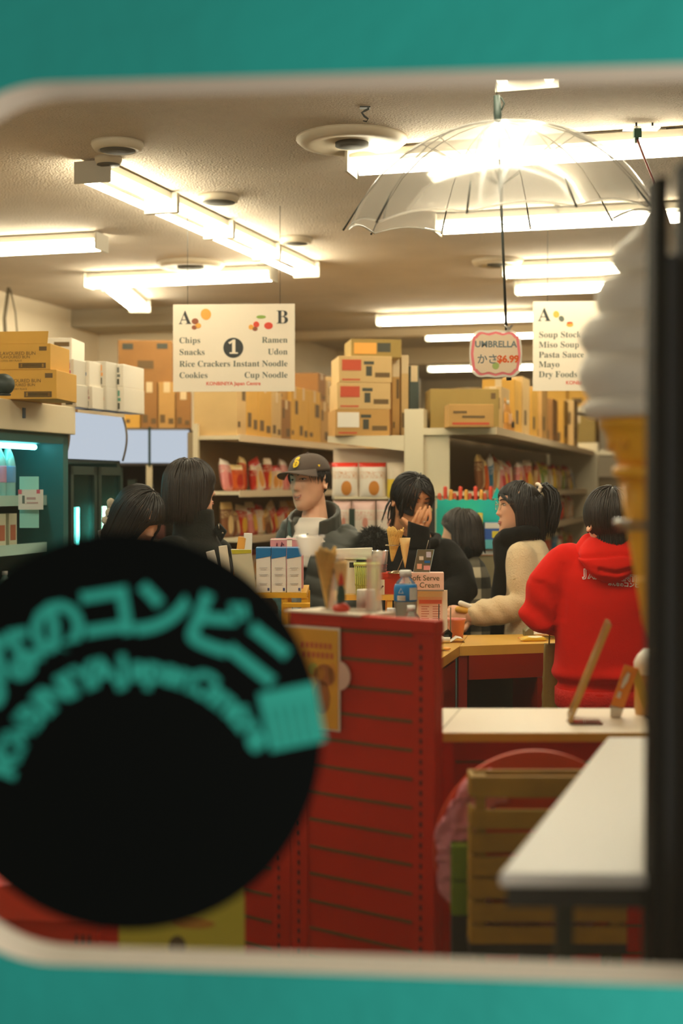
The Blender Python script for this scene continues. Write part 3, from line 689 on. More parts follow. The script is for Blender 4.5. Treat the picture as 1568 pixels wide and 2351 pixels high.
def shelf_bags(u0, u1, v, z, group, where, kinds, rnd, w=.13, h=.19, depth=.1, tilt=.0):
    u = u0; i = 0
    while u < u1:
        kd = rnd.choice(kinds); ww = rnd.choice((.12,.14,.16)); hh = rnd.choice((.16,.19,.21))
        lab = PK[kd][0]; key = (where, lab); cnt[key] = cnt.get(key, 0)+1
        bag(kd, UV(u+ww/2, v-depth-rnd.uniform(0,.03), z), RZ()+rnd.uniform(-.25,.25), f'{ORD[cnt[key]-1]} {lab} snack bag along the {where}', group, ww, hh, .05, rnd.uniform(-.22,.02)).rotation_euler[1] = rnd.choice((0,0,.0,.1,-.1,.28,-.3)); u += ww*rnd.uniform(.9,1.05); i += 1
rn = random.Random(11)
shelf_bags(7.95, 12.0, -2.81, 1.575, 'snack bags on the upper left aisle shelf', 'upper left aisle shelf', (0,0,1,2,3,3,4,6,7,9,1,6), rn)
shelf_bags(7.95, 12.0, -2.81, 1.30, 'snack bags on the middle left aisle shelf', 'middle left aisle shelf', (5,7,9,2,3,0,6,5), rn)
shelf_bags(7.95, 9.6, -2.81, 1.02, 'snack bags on the lower left aisle shelf', 'lower left aisle shelf', (5,7,9,9,3,0), rn)
# cartons on top of the left gondola
rn = random.Random(5); u = 7.92; i = 0
while u < 12.1:
    w = rn.choice((.14,.2,.3,.26,.17,.22)); h = rn.choice((.30,.36,.42,.26,.48))
    m = rn.choice((m_card3, m_card, m_card2, m_card3, m_card5))
    carton(f'{ORD[i]} carton from the near end on top of the left aisle shelf', UV(u+w/2, -2.83, 1.9), RZ(), w*.97, .27, h, m, 'cartons on top of the left aisle shelf', seed=i); i += 1
    if h < .33:
        carton(f'{ORD[i]} carton from the near end on top of the left aisle shelf, upper tier', UV(u+w/2, -2.85, 1.9+h), RZ(), w*.9, .22, .2, rn.choice(CM), 'cartons on top of the left aisle shelf', seed=i+3); i += 1
    u += w
# middle gondola: spine, left bracket shelves, right shelves
sp = UV(7.75, -1.70)
t = T('centre_gondola', 'cream double-sided shelf with a tall end post in the middle of the shop', 'shelf', sp, RZ())
mb = MB(); mb.b2((0,-.02,0),(.11,.09,2.03)); mb.build('end_post', m_shelf, t, bevel=.004)
mb = MB(); mb.b2((.1,.0,0),(5.4,.06,1.98)); mb.build('back_panel', m_back, t)
for z in (1.885,):
    mb = MB(); mb.b2((0.0,.09,z-.018),(5.4,.53,z)); sh = mb.build('shelf_board', m_shelf, t)
    mb = MB()
    vs = [(0,.09,z-.018),(0,.53,z-.018),(0,.53,z-.035),(0,.09,z-.085)]; vs += [(.025,y,zz_) for _,y,zz_ in vs]
    mb.add(vs, [(0,1,2,3),(7,6,5,4),(0,4,5,1),(1,5,6,2),(2,6,7,3),(3,7,4,0)]); mb.build('bracket', m_shelf, sh)
for z in (1.92, 1.575, 1.33, 1.05, .75):
    dep = .40 if z > 1.8 else .34
    mb = MB(); mb.b2((0.0,-dep-.02,z-.024),(5.4,-.02,z)); sh = mb.build('shelf_board', m_shelf, t)
    mb = MB(); mb.b2((0,-dep-.026,z-.034),(5.4,-dep-.02,z+.006)); mb.build('price_strip', m_lipm, sh)
    if z > 1.8:
        mb = MB(); mb.b2((-.006,-dep-.02,z-.034),(0,-.02,z+.004)); mb.build('end_strip', m_shelf, sh)
mb = MB(); mb.b2((.02,-.16,.16),(.04,-.02,1.90)); mb.build('side_panel', m_shelf, t)
mb = MB(); mb.b2((5.4,-.46,0),(5.46,.5,2.0)); mb.build('far_end_panel', m_shelf, t)
vf = -1.70+.36+.02
rn = random.Random(3)
for z, wh in ((1.575,'upper'), (1.33,'middle'), (1.05,'lower')):
    shelf_bags(7.95, 12.6, vf, z, f'snack bags on the {wh} shelf of the centre gondola', f'{wh} shelf of the centre gondola', (1,2,3,5,7,4,0,8,9,6), rn, depth=.08)
# display of hanging bags on the gondola end, seen beside the cap
def disp(px0, py0, px1, py1, d, kd, label, group='noodle bags hung in rows beside the man in the cap'):
    c = P((px0+px1)/2, py1, d); w = (px1-px0)/F*d; h = (py1-py0)/F*d
    return bag(kd, c, math.radians(2), label, group, round(w,3), round(h,3), .045)
m_nood = pack_mat('noodle pack', (244,232,216), (226,54,34), (216,140,60), 12, .88, .30, .20); PK.append(('noodle', m_nood))
m_nood2 = pack_mat('noodle pack yellow', (240,206,60), (244,226,200), (214,70,46), 13, .55, .3, .22); PK.append(('noodle', m_nood2))
m_rice = pack_mat('rice pack', (238,222,206), (236,196,186), (222,150,130), 14, .8, .5, .12); PK.append(('rice', m_rice))
c = P(852, 1118, 8.15); w = (938-766)/F*8.15
t = T('hanging_display', 'cream rack holding rows of white and red noodle bags by the post', 'rack', Vector((c.x,c.y,0)), math.radians(2))
mb = MB(); mb.b2((-w/2,.04,.0),(w/2,.07,1.82)); mb.build('rack_panel', mat('rack cream', (232,214,190), .6), t)
mb = MB()
mb.b2((-w/2,-.12,.0),(w/2,.04,.12)); mb.build('rack_base', m_shelf, t)
for z in (1.545, 1.28):
    mb = MB(); mb.b2((-w/2,-.10,z-.012),(w/2,.04,z)); mb.build('rack_shelf', m_shelf, t)
for i, (x0, x1) in enumerate(((762,822), (824,886), (888,938))):
    disp(x0, 1062, x1, 1146, 8.06, 10 if i < 2 else 11, ['red topped white noodle bag just beside the cap', 'red topped white noodle bag second from the cap', 'yellow noodle bag next to the cream post'][i])
for i, (x0, x1) in enumerate(((766,806), (808,862), (864,920))):
    disp(x0, 1150, x1, 1250, 8.06, 12, ORD[i]+' pale pink rice bag from the left under the noodle bags')
mb = MB(); mb.b2((-.016,-.012,0),(.016,.012,.2)); tag(mb.build('dark_bottle', mat('dark green bottle', (44,60,50), .3), None, P(808, 1188, 7.95)-Vector((0,0,.0))), 'dark bottle standing between the pale rice bags', 'bottle').location.z = 1.28
# stacked noodle cartons on the bracket shelf
cpn = (('red_panel', m_prr, (.06,.45,.42,.86)), ('red_line', m_prr, (.06,.08,.4,.14)), ('roof_mark', m_prd, (.47,.68,.66,.8)), ('number_mark', m_prd, (.51,.25,.62,.62)), ('barcode', m_pr, (.68,.2,.96,.38)))
cpl = (('white_label', m_lbl, (.04,.32,.44,.88)),)+cpn[1:]
zc = 1.885; d = 8.02
for i in range(3):
    x0, x1 = ((770,894), (774,897), (778,900))[i]
    o = px_box(('bottom carton of the noodle carton stack, with a white label', 'second carton from the bottom of the noodle carton stack', 'third carton from the bottom of the noodle carton stack')[i], x0, 939, x1, 1000, d, .36, math.radians(7), m_card2 if i else m_card, prints=cpl if i == 0 else cpn, tape=False, group='noodle cartons on the bracket shelf'); o.location.z = zc; zc += (1000-939)/F*d
    mb = MB(); ww = (x1-x0)/F*d/2/math.cos(math.radians(7)); mb.b2((ww,.05,.02),(ww+.001,.2,.12)); mb.build('side_label', m_lbl, o)
o = px_box('top carton of the noodle carton stack, set back and orange printed', 806, 940, 922, 982, 8.12, .3, math.radians(7), m_card4, prints=(('orange_panel', m_org, (.06,.2,.5,.8)), ('roof_mark', m_prd, (.52,.3,.78,.8))), tape=False); o.location.z = zc
# cartons leaning beside the stack
for i, (x0, x1, yt) in enumerate(((900,918,822), (921,938,812), (940,962,836))):
    o = px_box(ORD[i]+' narrow carton end from the left between the noodle stack and the post', x0, 900, x1, 1000, 8.28, .3, math.radians(5), (m_card, m_card2, mat('dark teal box', (62,74,66), .6))[i], seed=i, group='narrow cartons by the noodle stack'); o.location.z = 1.885
    for ch in o.children: ch.scale = (1,1,(1000-yt)/100)
# cartons on the right top shelf
zt2 = 1.92
def topbox(label, x0, y0, x1, d, m, depth=.3, rz=.05, **k):
    yb = 1118-(zt2-EYE)*F/d; o = px_box(label, x0, y0, x1, yb, d, depth, rz, m, **k); o.location.z = zt2; return o
topbox('wide olive carton at the back of the right top shelf beside the post', 988, 893, 1146, 7.98, m_card4, .28, prints=(('print', m_pr, (.88,.75,.95,.9)),), tape=False)
topbox('low flat carton in front of the wide olive carton', 1030, 928, 1134, 7.68, m_card, .2, prints=(('print', m_pr, (.1,.6,.4,.7)), ('print', m_pr, (.3,.4,.8,.5)), ('red_print', m_prr, (.08,.1,.9,.2))), tape=False)
for i, (uu, w, h, m) in enumerate(((8.25,.10,.26,m_card2), (8.75,.20,.34,m_card3), (9.1,.13,.38,m_card2), (9.5,.24,.33,m_card3), (10.0,.22,.38,m_card), (10.6,.26,.33,m_card5), (11.3,.26,.36,m_card3), (12.0,.26,.40,m_card2))):
    carton(ORD[i]+' tall carton along the right top shelf, counting away from the olive carton', UV(uu, -1.33-w/2, zt2), R0, w, .3, h, m, 'tall cartons on the right top shelf', seed=i)
for i, (x, m) in enumerate(((1183, m_org), (1196, mat('peach label', (236,190,150), .5)), (1211, m_dark))):
    p = UV(8.36+.11*i, -1.335, 0); bottle(['orange capped bottle on the right top shelf before the ochre carton', 'peach bottle beside the orange capped bottle on the top shelf', 'small dark labelled bottle on the right top shelf'][i], Vector((p.x,p.y,zt2)), (.2,.19,.12)[i], .03, m, mat('amber glass', (210,150,80), .25), m_org if i == 0 else m_capw)
# second tier of cartons further back, standing on a rear rack
t = T('rear_rack', 'tall rear storage rack stacked with cartons behind the aisles', 'rack', UV(13.75, -3.2), R0)
Lr = 6.0
for z in (1.95, 2.36):
    mb = MB(); mb.b2((0,0,z-.05),(Lr,.6,z)); mb.build('rack_beam', m_shelf, t)
for x in (0, Lr/2, Lr-.05):
    mb = MB(); mb.b2((x,.54,0),(x+.05,.6,2.7)); mb.build('rack_upright', m_shelf, t)
mb = MB(); mb.b2((0,.6,0),(Lr,.62,1.7)); mb.build('rack_back', m_back, t)
rn = random.Random(21); i = 0
for z in (1.95, 2.36):
    x = .1
    while x < 5.8:
        w = rn.choice((.25,.34,.42,.3)); h = rn.choice((.24,.3,.33)) if z < 2.1 else rn.choice((.2,.28,.34))
        if rn.random() < (.92 if z < 2.1 else .72):
            c = UV(13.75, -3.2)+V*(x+w/2)+U*.05
            carton(f'{ORD[i]} carton from the left on the {"lower" if z < 2.1 else "upper"} tier of the rear rack', Vector((c.x,c.y,z)), R0, w*.96, .45, h, rn.choice((m_card3,m_card,m_card2,m_card4)), 'cartons on the rear rack', seed=i); i += 1
        x += w
    i = 0
# front display before the centre gondola: turquoise tray, yellow box, blue box
d = 7.55; c = P(1100, 1118, d); w = (1212-1005)/F*d; ztop = ZZ(1262, d)
t = T('front_display', 'beige display counter with an orange and white edge behind the cream coat', 'display', Vector((c.x,c.y,0)))
mb = MB(); mb.b2((-w/2,0,0),(w/2,.3,ztop-.03)); mb.build('display_body', mat('beige panel', (166,152,116), .6), t)
mb = MB(); mb.b2((-w/2-.005,-.008,ztop-.03),(w/2+.005,.31,ztop)); ed = mb.build('display_top', mat('orange edge', (222,128,52), .5), t)
mb = MB(); mb.b2((w*.02,-.0095,ztop-.026),(w*.24,-.008,ztop-.004)); mb.build('price_card', m_lbl, ed)
def dbox(name, label, px0, py0, px1, py1, d, dep, m, cat='box', prints=()):
    c = P((px0+px1)/2, py1, d); w = (px1-px0)/F*d; h = (py1-py0)/F*d
    t = T(name, label, cat, Vector((c.x,c.y,max(ztop, c.z))))
    mb = MB(); mb.b2((-w/2,0,0),(w/2,dep,h)); mb.build('pack', m, t)
    for nm, mm, (a, b, c2, e) in prints:
        mb = MB(); mb.b2((-w/2+w*a,-.0012,h*b),(-w/2+w*c2,0,h*e)); mb.build(nm, mm, t)
    return t
m_turq = mat('turquoise card', (8,196,184), .5)
dbox('yellow_box', 'yellow display box behind the bob haired person', 1062, 1178, 1108, 1262, d-.02, .12, mat('bright yellow card', (240,214,60), .5), prints=(('pale_top', mat('cream print', (240,224,150), .5), (.3,.6,.95,.95)),))
dbox('blue_box', 'blue and white box in front of the cream coat woman', 1113, 1200, 1172, 1260, d-.03, .1, mat('bright blue card', (50,100,190), .5), prints=(('white_top', m_lbl, (0,.78,1,1)), ('yellow_print', mat('bright yellow print', (246,222,70), .5), (.28,.42,.62,.68)), ('cyan_base', mat('cyan print', (110,206,216), .5), (0,0,1,.35))))
zq = ZZ(1182, d+.12); t = T('turquoise_tray', 'turquoise scalloped tray of red snack sticks', 'tray', Vector((*P(1082, 1182, d+.12)[:2], ztop)))
w = (1162-1005)/F*(d+.12); h0 = zq-ztop; h1 = ZZ(1145, d+.12)-ztop
mb = MB(); poly = [(-w/2,0),(w/2,0),(w/2,h1)]
for i in range(40): f = 1-i/39; poly.append((-w/2+w*f, h1-.008*abs(math.sin(f*math.pi*8))))
poly.append((-w/2,h1)); mb.prism(poly, 0, .008); mb.build('tray_front', m_turq, t)
mb = MB(); mb.b2((-w/2,.008,0),(w/2,.10,h1*.8)); mb.build('tray_body', m_turq, t)
mb = MB(); mb.prism([(w*.30,h1),(w*.44,h1),(w*.40,h1+.05),(w*.37,h1+.06)], 0, .006); mb.build('tray_peak', m_turq, t)
for i in range(13):
    mb = MB(); x = -w/2+.02+i*(w-.04)/12; zt3 = h1+.02+.018*((i*5) % 3)
    mb.cap([(0,0,0),(.004*((i % 3)-1),.0,zt3-h1*.8)], .011, 8); o = mb.build('snack_stick', (m_prr, m_red, m_org)[i % 3]); o.location = Vector((*P(1082,1182,d+.12)[:2],0))+Vector((x,.05,ztop+h1*.8)); tag(o, ORD[i]+' snack stick from the left in the turquoise tray', 'snack stick', 'red snack sticks in the turquoise tray')
t = T('black_speaker', 'small black device with a pale yellow disc left of the turquoise tray', 'speaker', Vector((*P(985,1200,d+.05)[:2], ztop)), 0)
hh = ZZ(1146, d)-ztop
mb = MB(); mb.b2((-.032,0,0),(.032,.05,hh)); mb.build('case', m_dark, t, bevel=.003)
mb = MB(); q = ZZ(1171,d)-ztop; mb.prism([(.016*math.cos(a*.3),q+.016*math.sin(a*.3)) for a in range(21)], -.002, 0); mb.build('yellow_disc', mat('pale yellow disc', (232,196,120), .5), t)
mb = MB(); mb.b2((-w/2*.0-.20,0,0),(-.0,.3,ztop)); mb.build('support', MATS['beige panel'], t); bpy.data.objects.remove(bpy.data.objects['support'])
mb = MB(); mb.b2((-.06,.0,0),(.06,.2,ztop)); o = mb.build('display_plinth', MATS['beige panel'], None, Vector((*P(982,1200,d+.05)[:2],0))); tag(o, 'narrow beige plinth carrying the small black device', 'plinth')
# ---------------------------------------------------------------- counters and the things on them
def ZP(px, py, z):
    r = ray(px, py); return Vector((0,0,EYE))+r*((z-EYE)/r.z)
m_redp = mat('red laminate', (200,38,0), .5, spec=.2, var=.06, scale=5); m_groove = mat('olive groove', (112,74,18), .6); m_slot = mat('slot', (30,14,8), .8)
m_topw = mat('white laminate', (232,218,196), .4); m_ye = mat('yellow edge', (214,164,40), .45); m_yw = mat('yellow wood', (226,176,76), .35, var=.06, scale=5)
SR = -math.radians(37)
def slat_fixture(label, loc, rz, L, top, grooves, up=.05, topcap=True):
    t = T('slatwall_fixture', label, 'shop fixture', loc, rz)
    mb = MB(); mb.b2((-L+up,.0,0),(-up,.018,top-.03)); sp = mb.build('slat_board', m_redp, t)
    mb = MB()
    for z in grooves: mb.b2((-L+up+.004,-.0012,z-.0038),(-up-.012,.002,z+.0038))
    mb.build('groove', m_groove, sp)
    for x0 in (-up, -L):
        mb = MB(); mb.b2((x0,-.004,0),(x0+up,.026,top-.028)); ur = mb.build('upright', m_redp, t, bevel=.002)
        mb = MB(); z = .06
        while z < top-.06: mb.b2((x0+up*(.22 if x0 == -up else .42),-.0052,z),(x0+up*(.22 if x0 == -up else .42)+.0055,-.0035,z+.011)); z += .0235
        mb.build('slot_column', m_slot, ur)
    mb = MB(); mb.b2((-L,-.008,top-.03),(.004,.03,top)); mb.build('top_rail', m_redp, t, bevel=.003)
    mb = MB(); mb.b2((-L,.026,0),(0,.03,top-.03)); mb.build('rear_skin', m_redp, t)
    return t
Cn = P(1000, 1118, 3.2); Cn.z = 0
sw = slat_fixture('tall red slatted shop fixture in the middle with a yellow poster', Cn, SR, .411, 1.302, [1.265-.0651*i for i in range(20)])
mb = MB(); mb.b2((-.425,.03,1.284),(-.20,.13,1.302)); mb.b2((-.425,-.012,1.3005),(-.20,.03,1.305)); mb.build('top_plate', m_topw, sw)
mb = MB(); mb.b2((-.42,.03,1.20),(-.40,.12,1.284)); mb.build('plate_bracket', m_redp, sw)
Cn2 = Cn+Vector((-.413*math.cos(SR), -.413*math.sin(SR), 0))
slat_fixture('lower red slatted fixture at the left of the tall one behind the sticker', Cn2, SR, .6, 1.16, [1.06-.0651*i for i in range(16)])
def on_slat(px, py, off=-.006):      # local point on the slatwall front
    n = Vector((math.sin(-SR), math.cos(-SR), 0)); r = ray(px, py); o = Vector((0,0,EYE)); q = Cn+n*off
    p = o+r*((q-o).dot(n)/r.dot(n)); p = p-Cn; return Vector((p.x*math.cos(SR)+p.y*math.sin(SR), -p.x*math.sin(SR)+p.y*math.cos(SR), p.z))
# yellow poster
m_post = mat('poster yellow', (232,172,20), .4)
t = T('poster', 'yellow soft drink style poster with a round pale bubble on the red slatted fixture', 'poster', Cn, SR)
t['label'] = 'yellow food poster with a round pale bubble on the red slatted fixture'
a = on_slat(782, 1442); b = on_slat(778, 1680); c = on_slat(610, 1432)
mb = MB(); mb.b2((c.x,-.008,b.z),(a.x,-.006,a.z)); mb.build('white_margin', m_lbl, t)
mb = MB(); mb.b2((c.x,-.009,b.z+.004),(a.x-.005,-.008,a.z-.006)); mb.build('yellow_sheet', m_post, t)
q = on_slat(778, 1551); mb = MB(); R_b = .0345
mb.prism([(q.x+R_b*math.cos(i*math.pi/20), q.z+R_b*1.0*math.sin(i*math.pi/20)) for i in range(40)], -.0085, -.006); mb.build('round_bubble', mat('pale pink bubble', (232,196,176), .4), t)
for (px, py, rx, rz_, mm) in ((748,1550,.03,.026,mat('toast brown', (176,104,30), .5)), (742,1600,.022,.04,MATS['toast brown']), (765,1545,.012,.024,mat('toast light', (226,156,40), .5)), (735,1545,.016,.016,MATS['toast light']), (722,1535,.014,.014,mat('lime', (176,180,60), .5))):
    q = on_slat(px, py); mb = MB(); mb.prism([(q.x+rx*math.cos(i*math.pi/12), q.z+rz_*math.sin(i*math.pi/12)) for i in range(24)], -.0098, -.008); mb.build('food_picture', mm, t)
for (px, py) in ((728,1482), (732,1504)):
    q = on_slat(px, py); mb = MB()
    for i in range(7): mb.b2((q.x-.045+i*.0135,-.0096,q.z-.006),(q.x-.036+i*.0135,-.0085,q.z+.007))
    mb.build('red_wording', mat('poster red', (206,104,40), .5), t)
# things on top of the slatwall: acrylic stand with cones and a small ornament
def slat_top(px, d_in):               # world point on the top plate behind px
    s = Vector((0,0,0)); x = on_slat(px, 1400).x; return Cn+Vector((x*math.cos(SR)-d_in*math.sin(SR), x*math.sin(SR)+d_in*math.cos(SR), 1.302))
m_acr = clear('acrylic', gloss=.16, film=.30, filmcol=(255,244,226), rough=.12); m_waffle = mat('waffle', (240,190,98), .6, bump=.5, bscale=300); m_plainc = mat('plain cone', (246,208,140), .6)
base = slat_top(752, .09); dd = base.y; kk = dd/F
t = T('acrylic_cone_stand', 'blurred clear acrylic cone stand on top of the red slatted fixture', 'stand', base, SR*.4)
zt5 = ZZ(1275, dd)-1.302
mb = MB(); mb.b2((-70*kk,-.03,zt5-.004),(58*kk,.035,zt5)); mb.build('top_plate', m_acr, t)
for x in (-50, 40):
    mb = MB(); mb.b2((x*kk,-.028,0),((x+24)*kk,.03,zt5-.004)); mb.build('leg', m_acr, t)
mb = MB(); mb.b2((-70*kk,-.03,0),(58*kk,.035,.004)); mb.build('base_plate', m_acr, t)
def cone_obj(name, label, p_top, p_tip, r, m, torn=False, group=None, wave=.0):
    """p_top, p_tip world points"""
    ax = (p_top-p_tip); L = ax.length; Q = ax.to_track_quat('Z', 'Y').to_matrix().to_4x4()
    t = T(name, label, 'ice cream cone', p_tip, 0, group); mb = MB(); n = 32; vs = []
    prof = [(.03,0),(.25,.2),(.55,.5),(.8,.78),(1,1)]
    for i, (rr_, z) in enumerate(prof):
        for j in range(n):
            w = 2*math.pi*j/n; zz_ = z*L
            if i == 4 and torn: zz_ += .006*math.sin(w*3)+.005*math.sin(w*7+1)
            vs.append((rr_*r*math.cos(w), rr_*r*math.sin(w), zz_))
    k_ = len(prof)
    for i in range(k_-1, -1, -1):
        for j in range(n):
            v = vs[i*n+j]; vs.append((v[0]*.88, v[1]*.88, v[2]+(.0 if i == k_-1 else .004)))
    m2 = 2*k_
    fs = [(i*n+j, i*n+(j+1)%n, (i+1)*n+(j+1)%n, (i+1)*n+j) for i in range(m2-1) for j in range(n)]+[tuple(range(n-1,-1,-1)), tuple((m2-1)*n+j for j in range(n))]
    mb.add(vs, fs, 0, True, Q); mb.build('cone_shell', m, t)
    if torn:
        mb = MB()
        for s in (-1, 1):
            for k2 in range(-7, 8):
                pts = []
                for i in range(13):
                    f = i/12; w = s*f*1.6+k2*.42-.7; z = f*L*.95+.02*L; rr_ = r*(.06+.97*z/L)+.0005
                    pts.append((rr_*math.cos(w), rr_*math.sin(w), z))
                mb.tube([Q @ Vector(p) for p in pts], .0011, 4)
        mb.build('waffle_ridge', mat('waffle ridge', (246,204,116), .6), t)
    return t
cone_obj('waffle_cone', 'blurred waffle cone in the clear stand on the red slatted fixture', P(748,1262,dd-.01), P(752,1398,dd), .0255, m_waffle, True)
cone_obj('plain_cone', 'blurred plain cone in the clear stand on the red slatted fixture', P(781,1290,dd-.015), P(788,1400,dd-.005), .019, m_plainc)
t = T('plastic_cup', 'blurred clear plastic cup on the cone stand of the red slatted fixture', 'cup', P(711,1276,dd+.005)); t.location.z = 1.302+zt5
hcup = ZZ(1230, dd)-(1.302+zt5)
mb = MB(); mb.lathe([(20*kk,0),(34*kk,hcup),(35.5*kk,hcup),(35.5*kk,hcup-.003),(33*kk,hcup-.003),(19*kk,.002),(0,.002)], 24); mb.build('cup_wall', clear('cup plastic', gloss=.14, film=.45, filmcol=(255,246,236), rough=.1), t)
t = T('strawberry_ornament', 'small red and dark green ornament in front of the cones', 'ornament', slat_top(762, .03))
mb = MB(); mb.ell((0,0,.011), (.021,.019,.012)); mb.ell((.004,-.004,.016),(.012,.012,.009)); mb.build('red_base', mat('shiny red', (216,60,30), .3), t)
mb = MB(); mb.lathe([(.008,.018),(.011,.035),(.009,.055),(.005,.066),(0,.07)], 14); mb.build('green_body', mat('deep green', (30,66,54), .5), t)
mb = MB(); mb.lathe([(.0075,.066),(.005,.085),(0,.098)], 12); mb.build('red_tip', MATS['shiny red'], t)

# ---- white counter, right
za = 1.045
f0 = ZP(1003, 1682, za); yb = ZP(1003, 1626, za).y; xr = XX(1530, f0.y)
t = T('white_counter', 'white topped counter with a yellow edge at the right', 'counter', Vector((f0.x, f0.y, 0)))
mb = MB(); mb.b2((.0,0,za-.012),(xr-f0.x,yb-f0.y,za)); mb.build('counter_top', m_topw, t)
mb = MB(); mb.b2((0,-.004,za-.02),(xr-f0.x,.0,za-.001)); mb.build('yellow_edge', m_ye, t)
mb = MB(); a = ZP(1057,1627,za)-f0; b = ZP(1010,1680,za)-f0; mb.tube([(a.x,a.y,za+.0002),(b.x,b.y,za+.0002)], .0012, 4); mb.build('seam_line', mat('seam', (120,100,70), .6), t)
mb = MB(); mb.b2((.02,.16,0),(xr-f0.x,.18,za-.012)); bp_ = mb.build('red_panel', m_redp, t)
mb = MB()
for i in range(16): mb.b2((.055,.1585,za-.1-.0651*i),(xr-f0.x-.02,.1605,za-.094-.0651*i))
mb.build('groove', m_groove, bp_)
mb = MB(); mb.b2((-.005,.10,0),(.045,.17,za-.012)); up = mb.build('upright', m_redp, t)
mb = MB(); z = .05
while z < 1.0: mb.b2((.012,.0985,z),(.018,.1005,z+.011)); z += .0245
mb.build('slot_column', m_slot, up)
# white curved piece behind the red fixture corner
# long white table towards the window
zt6 = 1.095; p0 = ZP(1145, 2006, zt6); p1 = ZP(1395, 1692, zt6); ex = Vector((.32,-.02,0))
t = T('window_table', 'long white table top running back from the window under the ice cream model', 'table', Vector((p0.x,p0.y,0)))
e = p1-p0; poly = [(0,0),(.45,-.01),(e.x+.36,e.y),(e.x,e.y)]
mb = MB(); vs = [(x,y,zt6-.018) for x,y in poly]+[(x,y,zt6) for x,y in poly]
mb.add(vs, [(3,2,1,0),(4,5,6,7),(0,1,5,4),(1,2,6,5),(2,3,7,6),(3,0,4,7)]); mb.build('table_top', mat('white table top', (208,202,192), .38), t, bevel=.004)
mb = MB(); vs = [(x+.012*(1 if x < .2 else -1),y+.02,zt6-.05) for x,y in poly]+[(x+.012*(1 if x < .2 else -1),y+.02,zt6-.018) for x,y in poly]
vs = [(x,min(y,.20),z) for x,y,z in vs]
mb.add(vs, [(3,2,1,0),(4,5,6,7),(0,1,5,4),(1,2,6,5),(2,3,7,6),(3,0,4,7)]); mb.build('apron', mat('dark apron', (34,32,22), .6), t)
for (px, d) in ((1297, 2.03), (1500, 2.03), (1520, 2.85)):
    x = XX(px, d)-p0.x; y = d-p0.y; mb = MB(); mb.b2((x-.012,y-.012,0),(x+.012,y+.012,zt6-.05)); mb.build('leg', mat('dark green leg', (44,54,40), .5), t)
# crate of slats with a pink wrapped disc behind
m_slat = mat('pale pine', (172,130,34), .65, var=.2, scale=9)
d = 2.86; k = d/F; c = P(1262, 1118, d)
zb7 = ZZ(2168, d); zt7 = ZZ(1770, d); wcr = 362*k
t = T('step_stool', 'dark low stool under the slatted wooden crates', 'stool', Vector((c.x,c.y,0)))
mb = MB(); mb.b2((-wcr/2,0,zb7-.02),(wcr/2,.12,zb7)); mb.build('stool_top', m_dark, t)
for sx in (-1, 1):
    for y in (.005, .09):
        mb = MB(); mb.b2((sx*(wcr/2-.02)-.012,y,0),(sx*(wcr/2-.02)+.012,y+.024,zb7-.02)); mb.build('leg', mat('olive leg', (62,66,28), .6), t)
hc = (zt7-zb7)
def crate(label, z0, tops, depth=.075):
    t = T('wooden_crate', label, 'crate', Vector((c.x,c.y,z0)))
    hh = max(b for a, b in tops)
    for a, b in tops:
        for y, nm in (((0,'slat'), (depth-.01,'rear_slat')) if b == hh else ((0,'slat'),)):
            mb = MB(); mb.b2((-wcr/2,y,a),(wcr/2,y+.01,b)); mb.build(nm, m_slat, t, bevel=.0015)
        for s in (-1, 1):
            mb = MB(); mb.b2((s*wcr/2-.01 if s > 0 else s*wcr/2,.0105,a),(s*wcr/2 if s > 0 else s*wcr/2+.01,depth-.0105,b)); mb.build('side_slat', m_slat, t)
    for s in (-1, 1):
        for y in (.0105,):
            mb = MB(); mb.b2((s*(wcr/2-.022)-.01,y,0),(s*(wcr/2-.022)+.01,y+.02,hh)); mb.build('corner_post', m_slat, t)
    mb = MB(); mb.b2((-wcr/2+.012,.012,0),(wcr/2-.012,depth-.012,.008)); mb.build('crate_floor', m_slat, t)
    return t
def yz(y): return ZZ(y, d)
crate('lower slatted wooden crate on the dark stool', yz(2168), [(0, yz(2128)-yz(2168)), (yz(2118)-yz(2168), yz(2075)-yz(2168)), (yz(2064)-yz(2168), yz(2018)-yz(2168))])
zz0 = yz(2012)
crate('upper slatted wooden crate partly behind the white window table', zz0, [(0, yz(1968)-zz0), (yz(1958)-zz0, yz(1914)-zz0), (yz(1904)-zz0, yz(1860)-zz0), (yz(1832)-zz0, yz(1783)-zz0)])
mb = MB(); mb.b2((-.035,-.03,0),(.035,.03,.05)); 
dd2 = 2.99; c2 = P(1232, 1962, dd2); Rd = 236*dd2/F
t = T('round_wrapped_sign', 'round red and pink crumpled disc leaning behind the wooden crates', 'round sign', Vector((c2.x,c2.y,c2.z)))
mb = MB(); mb.prism([(Rd*math.cos(i*math.pi/32),Rd*math.sin(i*math.pi/32)) for i in range(64)], .02, .035); mb.build('red_disc', mat('orange red disc', (214,66,16), .5), t)
def crumple(px0, a0, a1, r0, r1, m, nm, seed):
    mb = MB(); na, nr_ = 60, 14; vs = []; fs = []
    for i in range(na+1):
        for j in range(nr_+1):
            a = a0+(a1-a0)*i/na; r = r0+(r1-r0)*j/nr_
            r += (.012*noise.noise(Vector((a*4+seed,j*.3,0))) if 0 < j < nr_ else .006*math.sin(a*11+seed))*Rd/.22
            h = .010+.022*abs(noise.noise(Vector((a*7+seed, r*30, seed))))+.012*noise.noise(Vector((a*19, r*70, seed)))
            vs.append((r*math.cos(a), -h+.014, r*math.sin(a)))
    fs = [(i*(nr_+1)+j, i*(nr_+1)+j+1, (i+1)*(nr_+1)+j+1, (i+1)*(nr_+1)+j) for i in range(na) for j in range(nr_)]
    mb.add(vs, fs, 0, True); mb.build(nm, m, t, solid=.003)
